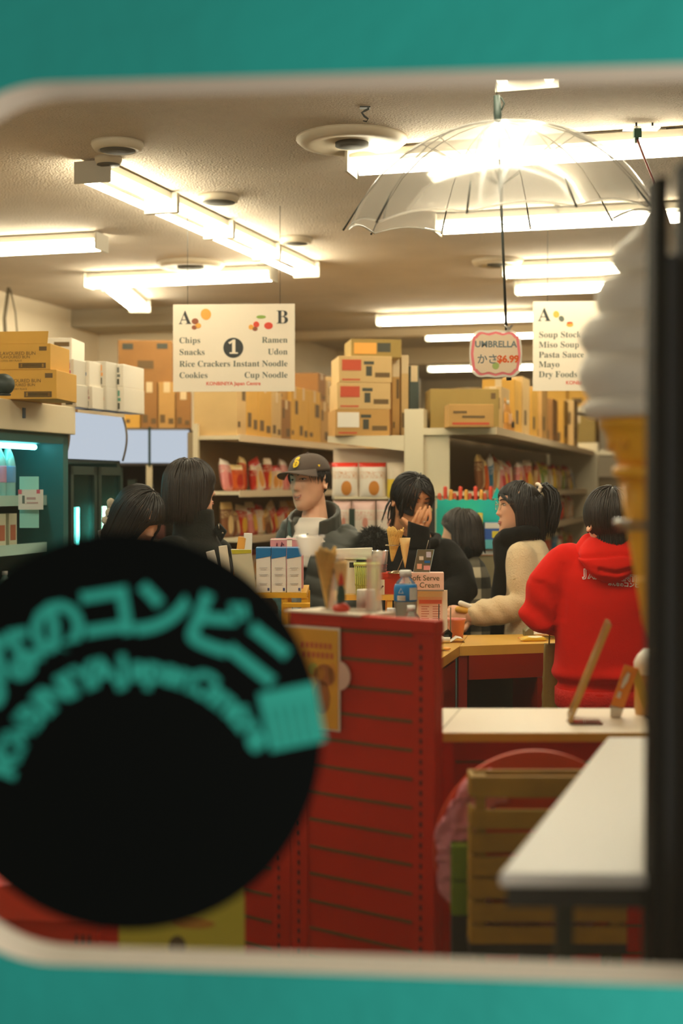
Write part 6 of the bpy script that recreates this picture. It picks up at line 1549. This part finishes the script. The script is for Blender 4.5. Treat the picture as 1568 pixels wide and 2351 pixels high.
m_creamc = mat('cream fleece coat', (228,204,164), .95, bump=.3, bscale=150, sheen=.2)
mb = MB(); yw = 0
spec = ((1560,1205,.115,.22),(1470,1204,.108,.215),(1400,1206,.105,.21),(1340,1207,.105,.205),(1290,1207,.103,.195),(1265,1208,.095,.165),(1246,1208,.08,.12),(1238,1208,.06,.09))
mb.loft([ringv(p.L(x, y, 0), a, b) for y, x, a, b in spec])
for s_, e_, w_ in ((sN, eN, wN), (sF, eF, wF)):
    mb.cap([s_, s_.lerp(e_,.5)+Vector((.004,0,0)), e_+Vector((.004,0,.006)), e_.lerp(w_,.45), w_+(e_-w_).normalized()*.025], [.066,.072,.067,.060,.050], 20)
def coat_fn(co):
    d = cloth_fn(.007, 8, 6)(co); z = co.z
    d += .005*math.sin((co.x+co.z)*70+3*noise.noise(co*6))*math.exp(-((z-ZZ(1385,p.d))/.06)**2)
    return d
ct = garment('coat', mb, m_creamc, p.root, .008, 4, coat_fn)
mb = MB(); mb.tube([p.L(1178,1330,-.232), p.L(1200,1324,-.226), p.L(1245,1318,-.19)], .0022, 5); mb.build('seam', mat('cream seam', (196,168,124), .9), ct)
mb = MB(); mb.cap([p.L(1150,1240,-.03), p.L(1160,1234,-.07), p.L(1192,1226,-.085), p.L(1222,1220,-.05), p.L(1226,1216,.03), p.L(1200,1224,.09), p.L(1160,1234,.06)], [.036,.040,.036,.034,.034,.036,.036], 16)
mb.cap([p.L(1152,1246,-.05), p.L(1156,1300,-.08), p.L(1143,1370,-.08), p.L(1140,1460,-.06)], [.044,.042,.036,.034], 14)
garment('black_scarf', mb, m_blackknit, p.root, .008, 3, cloth_fn(.008, 11, 2))
hair(p.root, M, m_hair, -.11, (.0,.06), 430, seed=5, face_w=.066, off=.05, front=.085, face_y=-.03, fringe_z=.07, end_fn=lambda q: -.075 if q.y < -.03 else -.135, root_filter=lambda q: not (q.z > .07 and q.y > .045))
mb = MB(); rn = random.Random(4)
for i in range(170):     # ponytail high at the back
    a = rn.uniform(0, 6.28); r0 = rn.uniform(0,.016); s0 = Vector((r0*math.cos(a), .098+rn.uniform(-.008,.008), .088+r0*math.sin(a))); ex = rn.uniform(-.05,.05); ey = rn.uniform(.0,.055); ln = rn.uniform(.13,.22)
    pts = [s0, s0+Vector((ex*.35,.026+ey*.35,.018)), s0+Vector((ex*.8,.045+ey*.7,-.015)), s0+Vector((ex,.048+ey*.8,-ln*.45)), s0+Vector((ex*1.1,.036+ey*.75,-ln*.75)), s0+Vector((ex,.028+ey*.7,-ln))]
    mb.tube([M @ q for q in pts], [.003,.005,.006,.006,.0045,.0008], 5, .5)
mb.build('ponytail', m_hair, p.root)
mb = MB(); pts = [M @ Vector((.02*math.cos(a), .100+.006*math.sin(3*a), .090+.026*math.sin(a))) for a in [i*.42 for i in range(16)]]; mb.tube(pts, [.008+.002*(i % 2) for i in range(16)], 8); mb.build('white_scrunchie', mat('white satin', (234,216,190), .4), p.root)
face_parts(p.root, M)
mb = MB(); c = Vector((-.078,.02,-.034)); mb.tube([M @ (c+Vector((0,.006*math.cos(a),-.016+.016*math.sin(a)))) for a in [i*.45 for i in range(15)]], .0025, 6); mb.build('gold_earring', mat('gold', (230,168,50), .25, metal=.8), p.root)
mb = MB()
for s in (-1, 1):
    mb.tube([M @ Vector((s*.031+.021*math.cos(a), -.100+.004*abs(math.cos(a)), .022+.019*math.sin(a))) for a in [i*.42 for i in range(16)]], .001, 5)
    mb.tube([M @ Vector((s*.052,-.098,.026)), M @ Vector((s*.078,-.03,.03)), M @ Vector((s*.078,.02,.026))], .001, 5)
mb.tube([M @ Vector((-.011,-.104,.026)), M @ Vector((.011,-.104,.026))], .001, 5); mb.build('thin_glasses', mat('thin gold wire', (190,160,120), .3, metal=.7), p.root)
c = p.base+p.L(1062,1398,-.21); t = T('snack_roll', 'small yellow and white snack roll held by the woman in cream', 'snack', c)
mb = MB(); mb.cap([(-.018,0,-.002),(.016,0,-.008)], .014, 12); mb.build('yellow_roll', mat('custard yellow', (226,170,60), .5), t)
mb = MB(); mb.cap([(-.008,0,.024),(.03,.0,.010)], .011, 12); mb.build('white_wrap', m_lbl, t)
mb = MB(); mb.tube([(.012,-.002,.016),(.05,-.002,.002)], [.010,.006], 8, .5); mb.build('green_wrap', mat('pale green wrap', (120,170,110), .5), t)

# ===== person: man in the brown cap
p = Pers('smiling man in a brown cap with yellow lettering and a dark puffer jacket', 735, 6.6)
M = p.headM(709, 1112, -38, 3, -4, 1.0)
nk = p.L(722, 1196, .02); yw = math.radians(-22)
sL, sR = p.L(672,1228,.06), p.L(800,1246,-.02)
p.neck(nk); p.torso(nk+Vector((0,0,-.06)), sL, sR, .9, yw)
eL, wL = p.L(650,1350,.02), p.L(690,1410,-.2); eR, wR = p.L(822,1360,-.05), p.L(770,1420,-.25)
p.arm([sL, eL, wL]); p.arm([sR, eR, wR])
for W, E, th in ((wL, eL, -1), (wR, eR, 1)): add_hand(p.body, W, (W-E), Vector((0,0,1)), th, .5)
p.legs(m_jeans, m_shoe); p.finish(.004)
mb = MB(); mb.loft([ringv(p.L(720,1300,-.02), .13,.10,yw), ringv(p.L(718,1240,-.01), .135,.10,yw), ringv(p.L(719,1212,.0), .095,.085,yw), ringv(p.L(720,1196,.01), .068,.066,yw), ringv(p.L(720,1188,.012), .064,.062,yw)]); garment('white_tee', mb, mat('white cotton', (236,226,214), .8), p.root, .007, 3, cloth_fn(.003,10))
mb = MB()
spec = ((1460,738,.20,.15),(1400,738,.20,.15),(1330,737,.205,.15),(1280,736,.205,.145),(1250,735,.19,.13),(1228,733,.15,.11),(1212,730,.10,.085))
rings = [ringv(p.L(x, y, .01), a, b, yw) for y, x, a, b in spec]
# open front: carve a wedge along the facing direction
fd = Vector((math.sin(yw), -math.cos(yw), 0)); rt = Vector((math.cos(yw), math.sin(yw), 0))
mb.loft(rings)
for s_, e_, w_, q in ((sL, eL, wL, 1), (sR, eR, wR, -1)):
    mb.cap([s_+rt*.02*q, s_.lerp(e_,.5), e_, e_.lerp(w_,.5), w_+(e_-w_).normalized()*.03], [.088,.085,.078,.07,.052], 20)
jk = mb.build('puffer_jacket', m_puff, p.root)
cut = MB(); c0_ = p.L(716,1205,.0); cb = p.L(706,1330,-.02)
vs = [c0_+rt*-.085+fd*.03+Vector((0,0,.08)), c0_+rt*.085+fd*.03+Vector((0,0,.08)), c0_+rt*.085+fd*.4+Vector((0,0,.08)), c0_+rt*-.085+fd*.4+Vector((0,0,.08)), cb+rt*-.04+fd*.06, cb+rt*.03+fd*.06, cb+rt*.03+fd*.4, cb+rt*-.04+fd*.4]
cut.add(vs, [(0,3,2,1),(4,5,6,7),(0,1,5,4),(1,2,6,5),(2,3,7,6),(3,0,4,7)]); co_ = cut.build('cutter', m_puff)
remesh(jk, .009, 2, cloth_fn(.004, 7, 1, .009, .085, .25))
co_.location = p.base
bm_ = jk.modifiers.new('b', 'BOOLEAN'); bm_.operation = 'DIFFERENCE'; bm_.object = co_; bm_.solver = 'EXACT'
me = bpy.data.meshes.new_from_object(jk.evaluated_get(bpy.context.evaluated_depsgraph_get())); jk.modifiers.clear(); jk.data = me; me.name = 'puffer_jacket'
me.materials.clear(); me.materials.append(m_puff); me.polygons.foreach_set('use_smooth', [True]*len(me.polygons)); bpy.data.objects.remove(co_)
mb = MB()     # standing collar, open at the front
def collar(mb, pts, r, flat): mb.cap(pts, r, 14, flat)
def sheet(mb, rows, th):      # rows: list of (bottom, top) vectors -> thick sheet
    vs = []; n = len(rows)
    for a, b, o in rows: vs += [a, b, b+o*th, a+o*th]
    fs = []
    for i in range(n-1):
        for j in range(4): fs.append((i*4+j, (i+1)*4+j, (i+1)*4+(j+1)%4, i*4+(j+1)%4))
    fs += [(3,2,1,0), tuple((n-1)*4+j for j in range(4))]; mb.add(vs, fs, 0, True)
rows = []
for i in range(17):
    a = math.radians(-150+300*i/16); rad_ = .088; back = (1+math.cos(a))/2
    c = p.L(724, 1214, .012)
    dirv = (-fd)*math.cos(a)+rt*math.sin(a)
    bot = c+dirv*(rad_+.016)+Vector((0,0,-.06*(1-back)-.01)); top_ = c+dirv*(rad_*(.84+.55*(1-back)))+Vector((0,0,.098*back+.035-.005*(1-back)))
    rows.append((bot, top_, dirv))
sheet(mb, rows, .024); garment('jacket_collar', mb, m_puff, jk, .007, 4, cloth_fn(.003, 12))
mb = MB()
for q in (-1, 1):
    a = p.L(660 if q < 0 else 706, 1188 if q < 0 else 1225, -.09 if q < 0 else -.11); b = p.L(652 if q < 0 else 700, 1262, -.1 if q < 0 else -.13)
    mb.tube([a, a.lerp(b,.5), b], .004, 6)
mb.build('zip_edge', mat('dark zip', (44,46,42), .5), jk)
hair(p.root, M, m_hair, -.055, (0,.0), 700, seed=9, grav=.3, off=.015, width=.6, face_w=.066, cling=True, root_filter=lambda q: q.z < .075, end_fn=lambda q: .022 if q.y < .03 else -.05)
face_parts(p.root, M, smile=True, squint=.6)
m_cap = mat('brown twill', (92,78,70), .8, bump=.2, bscale=250)
CC = Vector((0,.012,.060)); CR = Vector((.088,.110,.082))
nu, nv = 56, 16; vs = []
for i in range(nv+1):
    a = math.pi/2*i/nv
    for j in range(nu):
        w = 2*math.pi*j/nu; vs.append(M @ Vector((CC.x+CR.x*math.cos(a)**.85*math.cos(w), CC.y+CR.y*math.cos(a)**.85*math.sin(w), CC.z+CR.z*math.sin(a)-.004*math.cos(w)**2*(1 if i == 0 else 0))))
mb = MB(); mb.add(vs, [(i*nu+j, i*nu+(j+1)%nu, (i+1)*nu+(j+1)%nu, (i+1)*nu+j) for i in range(nv) for j in range(nu)], 0, True); cp = mb.build('cap', m_cap, p.root, solid=.003)
mb = MB(); mb.ell((0,0,0), (.008,.008,.004), M @ Matrix.Translation((CC.x,CC.y,CC.z+CR.z+.001)), 12, 6); mb.build('cap_button', m_cap, cp)
mb = MB(); vs = []; nb, nr2 = 24, 8
for i in range(nb+1):
    w = math.radians(-90-64+128*i/nb)
    for j in range(nr2+1):
        f = j/nr2; ext = .078*f*math.sin(math.pi*(.12+.76*i/nb))**.6; x = CC.x+(CR.x+ext*.5)*math.cos(w); y = CC.y+(CR.y+ext)*math.sin(w)
        vs.append(M @ Vector((x, y, CC.z+.004-.002*f-.026*(x/.09)**2*f-.002*f*f)))
mb.add(vs, [(i*(nr2+1)+j, (i+1)*(nr2+1)+j, (i+1)*(nr2+1)+j+1, i*(nr2+1)+j+1) for i in range(nb) for j in range(nr2)], 0, True); mb.build('brim', m_cap, cp, solid=.003)
def cap_wrap(vs, az, zc, off):
    out = []
    for v in vs:
        a = math.asin(max(0, min(.98, (zc+v.y-CC.z)/CR.z))); ca2 = math.cos(a)**.85; w = math.radians(az)+v.x/(.1*max(.3,ca2))
        out.append(M @ (CC+Vector(((CR.x*ca2)*math.cos(w), (CR.y*ca2)*math.sin(w), CR.z*math.sin(a)))*(1+off/.1)))
    return out
m_yl = mat('cap yellow', (250,206,20), .6)
vs, fs = text_geo('S', .052, .0032); mb = MB(); mb.add(cap_wrap([Vector((v[0],v[1]+.003,0)) for v in vs], -86, .100, .0035), fs); mb.build('cap_letter', m_yl, cp)
vs, fs = text_geo('D', .040, .0042); mb = MB(); mb.add(cap_wrap([Vector((v[0]+.006,v[1]-.006,0)) for v in vs], -86, .100, .0044), fs); mb.build('letter_edge', m_cap, cp)  # brown outline setting the D apart from the S
vs, fs = text_geo('D', .040, .0022); mb = MB(); mb.add(cap_wrap([Vector((v[0]+.006,v[1]-.006,0)) for v in vs], -86, .100, .0052), fs); mb.build('cap_letter', m_yl, cp)
vs, fs = text_geo('▼', .014, .0); mb = MB(); mb.add(cap_wrap([Vector((v[0],v[1],0)) for v in vs], -16, .078, .004), fs); mb.build('side_emblem', m_yl, cp)

# ===== person: man hiding his face behind a hand
p = Pers('black haired man in a black sweater covering his face with one hand', 975, 6.5, m_skin2)
M = p.headM(945, 1155, 24, 16, 6, 1.0)
nk = p.L(958, 1232, .05); yw = math.radians(8)
sL, sR = p.L(905,1262,.03), p.L(1020,1272,.06)
p.neck(nk+Vector((0,0,-.01))); p.torso(nk+Vector((0,0,-.06)), sL, sR, .88, yw)
eL, wL = p.L(952,1350,-.16), p.L(962,1222,-.15); eR, wR = p.L(1058,1352,-.05), p.L(1000,1400,-.22)
p.arm([sL, eL, wL]); p.arm([sR, eR, wR])
add_hand(p.body, wR, (wR-eR), Vector((0,0,1)), 1, .5)
# right hand over the face: palm, then each finger on its own
Wh = p.L(959,1216,-.145); Dh = (p.L(966,1196,-.135)-Wh).normalized(); Nh = Vector((0,-1,-.2)); Sh = Vector((-1,0,0))
rings = []
for f, a, b in ((-.03,.028,.02),(.0,.032,.018),(.025,.040,.016),(.045,.040,.013)):
    c = Wh+Dh*f; rings.append([c+Vector((1,0,-.15))*a*math.cos(w)+Vector((0,1,0))*b*math.sin(w) for w in [i*math.pi/9 for i in range(18)]])
p.body.loft(rings)
for pts, r0 in (([(947,1203,-.150),(954,1190,-.152),(960,1177,-.145),(965.5,1167,-.128)], .0092), ([(960,1203,-.153),(967,1187,-.156),(972,1175,-.148),(977,1164,-.128)], .0095),
                ([(971,1206,-.150),(976,1191,-.153),(979,1181,-.146),(982,1172,-.128)], .0090), ([(981,1208,-.142),(988,1193,-.145),(988,1178,-.138),(986,1163,-.122)], .0080)):
    p.body.cap([p.L(*q) for q in pts], [r0*1.05, r0, r0*.92, r0*.76], 12)
p.body.cap([p.L(944,1212,-.135), p.L(937,1204,-.135), p.L(930,1196,-.128), p.L(925,1191,-.118)], [.013,.012,.0105,.008], 12)
p.legs(m_jeans, m_shoe); p.finish(.0032)
mb = MB(); c = p.L(973.5,1198,-.1515); mb.tube([c+Vector((.0103*math.cos(a), .0103*math.sin(a), .003*math.cos(a))) for a in [i*.42 for i in range(16)]], .0018, 6); mb.build('silver_ring', mat('silver', (230,220,200), .2, metal=.9), p.root)
mb = MB()
spec = ((1560,975,.19,.13),(1480,975,.19,.13),(1400,975,.195,.135),(1330,972,.20,.135),(1295,968,.185,.125),(1268,964,.135,.105),(1248,960,.095,.085),(1232,957,.072,.07))
mb.loft([ringv(p.L(x, y, .05), a, b, yw) for y, x, a, b in spec])
mb.cap([sL, sL.lerp(eL,.5), eL, eL.lerp(wL,.5)], [.082,.078,.070,.062], 20); mb.cap([sR, sR.lerp(eR,.5)+Vector((.01,0,.01)), eR, eR.lerp(wR,.6)], [.074,.084,.080,.062], 20)
sw_o = garment('black_sweater', mb, m_blackknit, p.root, .008, 4, cloth_fn(.008, 8, 4))
# ribbed cuff
mb = MB(); rings = []
for f in range(9):
    t_ = f/8; c = p.L(960+2*t_, 1262-58*t_, -.158+.01*t_); n_ = 48; ring = []
    for j in range(n_):
        w = 2*math.pi*j/n_; rr_ = (.052-.004*t_)*(1+.022*(1 if j % 2 else -1)); ring.append(c+Vector((rr_*math.cos(w), rr_*.75*math.sin(w), -.10*rr_*math.cos(w)*3*t_)))
    rings.append(ring)
mb.loft(rings, cap=False); mb.build('ribbed_cuff', m_blackknit, sw_o, solid=.003)
mb = MB(); mb.cap([p.L(925,1243,.03), p.L(940,1252,-.05), p.L(970,1256,-.06), p.L(1000,1246,-.02), p.L(1005,1234,.07), p.L(960,1226,.12), p.L(925,1236,.09)], [.022]*7, 12); garment('sweater_collar', mb, m_blackknit, sw_o, .007, 2)
def face_open(q): return .058 if q.x > 0 else .020
hair(p.root, M, m_hair, -.085, (-.012,-.03), 950, seed=12, face_fn=lambda q: (.054 if q.x > -.012 else .032), fringe_z=.076, off=.11, front=.086, grav=.2, width=.75, cling=True,
     end_fn=lambda q: (-.01 if q.y < -.02 and q.x > 0 else (-.045 if q.y < -.02 else (.012 if q.y < .035 else -.12))))
mb = MB(); rn = random.Random(3)
for i in range(60):      # loose strands over the nape and beside the ear
    x = rn.uniform(-.07,.06); y = rn.uniform(.05,.085) if i < 40 else rn.uniform(-.05,-.02); x = x if i < 40 else -.068+rn.uniform(-.006,.008)
    a = Vector((x, y, -.01)); pts = [a, a+Vector((x*.08,.012,-.04)), a+Vector((x*.1+rn.uniform(-.01,.01),.008,-.085)), a+Vector((x*.12+rn.uniform(-.016,.016),rn.uniform(-.005,.012),-rn.uniform(.10,.135)))]
    if i >= 40: pts = [a+Vector((0,0,.05)), a+Vector((0,-.004,.01)), a+Vector((.004,-.006,-.025)), a+Vector((.008,-.002,-rn.uniform(.03,.06)))]
    mb.tube([M @ q for q in pts], [.006,.006,.004,.0006], 5, .5)
mb.build('loose_strands', m_hair, p.root)
face_parts(p.root, M, mouth=False, squint=.35)
# fur trimmed hood at his shoulder
mb = MB(); rn = random.Random(2); c = p.L(858,1240,.0); m_fur = mat('dark grey fur', (52,54,50), .8, var=.4, scale=40)
mb.ell(c, (.060,.05,.050), None, 20, 12); cc = c
for i in range(1500):
    z = rn.uniform(-1,1); a = rn.uniform(0,6.283); r = math.sqrt(1-z*z); n_ = Vector((r*math.cos(a), r*math.sin(a), z)); b0 = c+Vector((n_.x*.058, n_.y*.048, n_.z*.048)); tip = b0+n_*rn.uniform(.016,.030)+Vector((rn.uniform(-.008,.008),rn.uniform(-.008,.008),rn.uniform(-.012,.004)))
    mb.tube([b0, b0.lerp(tip,.5)+Vector((0,0,.002)), tip], [.0016,.0012,.0003], 3)
mb.build('fur_trim', m_fur, p.root)

# ===== person: bob haired person behind
p = Pers('bob haired person in a dark plaid coat facing away behind the counter', 1072, 7.25)
M = p.headM(1056, 1223, -112, 6, 0, .92)
nk = p.L(1066, 1286, .02); sN, sF = p.L(1058,1318,-.13), p.L(1085,1316,.15)
p.neck(nk); p.torso(nk+Vector((0,0,-.05)), sN, sF, .8, math.radians(-115)); eN, wN = p.L(1085,1420,-.18), p.L(1035,1455,-.2); eF, wF = p.L(1085,1420,.18), p.L(1035,1455,.1)
p.arm([sN,eN,wN]); p.arm([sF,eF,wF])
for W, E, th in ((wN, eN, -1), (wF, eF, 1)): add_hand(p.body, W, (W-E), Vector((0,0,1)), th, .5, .9)
p.legs(m_jeans, m_shoe); p.finish(.005)
def plaid():
    m = mat('plaid wool', (70,66,56), .9); nt = m.node_tree; b = nt.nodes['Principled BSDF']; N = nt.nodes.new; Lk = nt.links.new
    tc = N('ShaderNodeTexCoord'); sp_ = N('ShaderNodeSeparateXYZ'); Lk(tc.outputs['Object'], sp_.inputs[0]); cols = []
    for ax, sc in (('X', 55), ('Z', 60)):
        ml = N('ShaderNodeMath'); ml.operation = 'MULTIPLY'; ml.inputs[1].default_value = sc; Lk(sp_.outputs[ax], ml.inputs[0])
        sn = N('ShaderNodeMath'); sn.operation = 'SINE'; Lk(ml.outputs[0], sn.inputs[0]); g = N('ShaderNodeMath'); g.operation = 'GREATER_THAN'; g.inputs[1].default_value = .1; Lk(sn.outputs[0], g.inputs[0]); cols.append(g)
    ad = N('ShaderNodeMath'); ad.operation = 'ADD'; Lk(cols[0].outputs[0], ad.inputs[0]); Lk(cols[1].outputs[0], ad.inputs[1])
    dv = N('ShaderNodeMath'); dv.operation = 'MULTIPLY'; dv.inputs[1].default_value = .5; Lk(ad.outputs[0], dv.inputs[0])
    rp = N('ShaderNodeValToRGB'); rp.color_ramp.elements[0].color = srgb((40,40,34)); rp.color_ramp.elements[1].color = srgb((186,172,146)); e = rp.color_ramp.elements.new(.5); e.color = srgb((92,86,72)); Lk(dv.outputs[0], rp.inputs['Fac']); Lk(rp.outputs['Color'], b.inputs['Base Color']); return m
mb = MB(); mb.loft([ringv(p.L(x, y, 0), a, b) for y, x, a, b in ((1560,1085,.12,.2),(1450,1084,.115,.2),(1380,1082,.11,.2),(1320,1078,.10,.18),(1290,1074,.08,.14),(1276,1070,.055,.09))])
for s_, e_, w_ in ((sN,eN,wN),(sF,eF,wF)): mb.cap([s_, s_.lerp(e_,.5), e_, e_.lerp(w_,.7)], [.07,.068,.062,.05], 16)
garment('plaid_coat', mb, plaid(), p.root, .01, 4, cloth_fn(.006, 8, 8))
mb = MB(); mb.cap([p.L(1046,1272,-.06), p.L(1070,1268,-.09), p.L(1090,1262,.0), p.L(1072,1266,.1), p.L(1046,1272,.06), p.L(1040,1274,-.02)], [.036,.042,.042,.04,.036,.034], 14); garment('black_collar', mb, m_blackknit, p.root, .009, 3, cloth_fn(.006, 10))
hair(p.root, M, m_hairb, -.095, (.0,.03), 480, seed=15, face_w=.068, off=.06, face_y=-.02, fringe_z=.07, flare=.10, end_fn=lambda q: -.06 if q.y < -.02 else -.10)

# ===== person: woman in the high collared black coat
p = Pers('long haired woman in a high collared black coat, facing away to the right', 447, 6.1)
M = p.headM(440, 1123, 112, 2, 0, .98)
nk = p.L(442, 1203, .02); sL, sR = p.L(398,1275,-.12), p.L(490,1275,.14)
p.neck(nk); p.torso(nk+Vector((0,0,-.05)), sL, sR, .85, math.radians(112)); eL, wL = p.L(420,1400,-.2), p.L(500,1440,-.2); eR, wR = p.L(500,1400,.2), p.L(560,1430,.1)
p.arm([sL,eL,wL]); p.arm([sR,eR,wR])
for W, E, th in ((wL, eL, 1), (wR, eR, -1)): add_hand(p.body, W, (W-E), Vector((0,0,1)), th, .5, .9)
p.legs(m_jeans, m_shoe); p.finish(.005)
mb = MB(); mb.loft([ringv(p.L(x, y, 0), a, b, math.radians(15)) for y, x, a, b in ((1580,450,.17,.22),(1440,450,.165,.22),(1340,450,.16,.21),(1285,449,.145,.19),(1256,448,.12,.15),(1236,447,.095,.11),(1205,446,.085,.09),(1180,446,.084,.088),(1168,447,.080,.084))])
for s_, e_, w_ in ((sL,eL,wL),(sR,eR,wR)): mb.cap([s_, s_.lerp(e_,.5), e_, e_.lerp(w_,.7)], [.085,.08,.074,.055], 18)
bc = garment('black_coat', mb, m_blackcoat, p.root, .009, 4, cloth_fn(.007, 7, 9))
mb = MB(); q = [p.L(490,1215,-.06), p.L(502,1200,-.06), p.L(521,1220,-.07), p.L(506,1246,-.075)]; vs = q+[v+Vector((.0,.04,0)) for v in q]; mb.add(vs, [(0,1,2,3),(7,6,5,4),(0,4,5,1),(1,5,6,2),(2,6,7,3),(3,7,4,0)]); mb.build('collar_flap', m_blackcoat, bc, bevel=.006)
mb = MB(); mb.ell(p.L(511,1224,-.078), (.004,.003,.004)); mb.build('snap_button', mat('steel snap', (170,160,140), .3, metal=.7), bc)
mb = MB(); mb.tube([p.L(502,1203,-.07), p.L(503,1214,-.072)], .0022, 6); mb.build('zip_pull', MATS['steel snap'], bc)
hair(p.root, M, m_hairb, -.13, (.0,.02), 560, seed=21, face_w=.050, off=.07, front=.076, fringe_z=.03, face_y=-.045, end_fn=lambda q: (.015 if abs(q.x) < .03 and q.y < -.055 else -.135))
face_parts(p.root, M, squint=.6)

# ===== person: woman bending her head
p = Pers('long haired woman with bowed head and a lace hair bow above the sticker', 300, 5.85)
M = p.headM(318, 1190, 52, 34, 0, 1.0)
nk = p.L(285, 1262, .04); sL, sR = p.L(235,1300,-.02), p.L(330,1310,.1); yw = math.radians(40)
p.neck(nk); p.torso(nk+Vector((0,0,-.05)), sL, sR, .85, yw); eL, wL = p.L(240,1420,-.1), p.L(320,1440,-.25); eR, wR = p.L(360,1420,.05), p.L(400,1440,-.12)
p.arm([sL,eL,wL]); p.arm([sR,eR,wR])
for W, E, th in ((wL, eL, -1), (wR, eR, 1)): add_hand(p.body, W, (W-E), Vector((0,0,1)), th, .5, .9)
p.legs(m_jeans, m_shoe); p.finish(.0045)
m_gcoat = mat('grey hooded coat', (96,96,90), .9, bump=.3, bscale=150)
mb = MB(); mb.loft([ringv(p.L(x, y, 0), a, b, yw) for y, x, a, b in ((1560,285,.18,.15),(1420,285,.18,.15),(1340,284,.185,.14),(1295,282,.16,.12),(1265,280,.11,.09))])
for s_, e_, w_ in ((sL,eL,wL),(sR,eR,wR)): mb.cap([s_, s_.lerp(e_,.5), e_, e_.lerp(w_,.7)], [.08,.075,.07,.05], 18)
gc = garment('grey_coat', mb, m_gcoat, p.root, .01, 4, cloth_fn(.006, 7, 11))
rows = []
for i in range(13):
    a = math.radians(-30+220*i/12); c = p.L(262,1236,.06); dv = Vector((-math.cos(a)*.8, math.sin(a), 0)); rows.append((c+dv*.07+Vector((0,0,-.05)), c+dv*.085+Vector((0,0,.055-.02*math.cos(a*1.2))), -dv))
mb = MB(); sheet(mb, rows, .014); garment('grey_hood', mb, m_gcoat, gc, .007, 3, cloth_fn(.003, 10))
hair(p.root, M, m_hair, -.16, (.02,.0), 520, seed=31, face_w=.045, off=.04, face_y=-.055, front=.078, fringe_z=.04, grav=.3, end_fn=lambda q: -.14)
face_parts(p.root, M, squint=.35)
mb = MB(); rn = random.Random(6); 
for (x, y, rx, rz_) in ((255,1155,.018,.020),(264,1160,.016,.016),(252,1178,.020,.022),(246,1195,.022,.020),(262,1190,.018,.020),(258,1205,.018,.016)): mb.ell(p.L(x, y, .02), (rx,.014,rz_), None, 14, 8)
garment('lace_bow', mb, mat('cream lace', (206,192,166), .8, bump=.6, bscale=180), p.root, .005, 1, cloth_fn(.005, 40, 2))
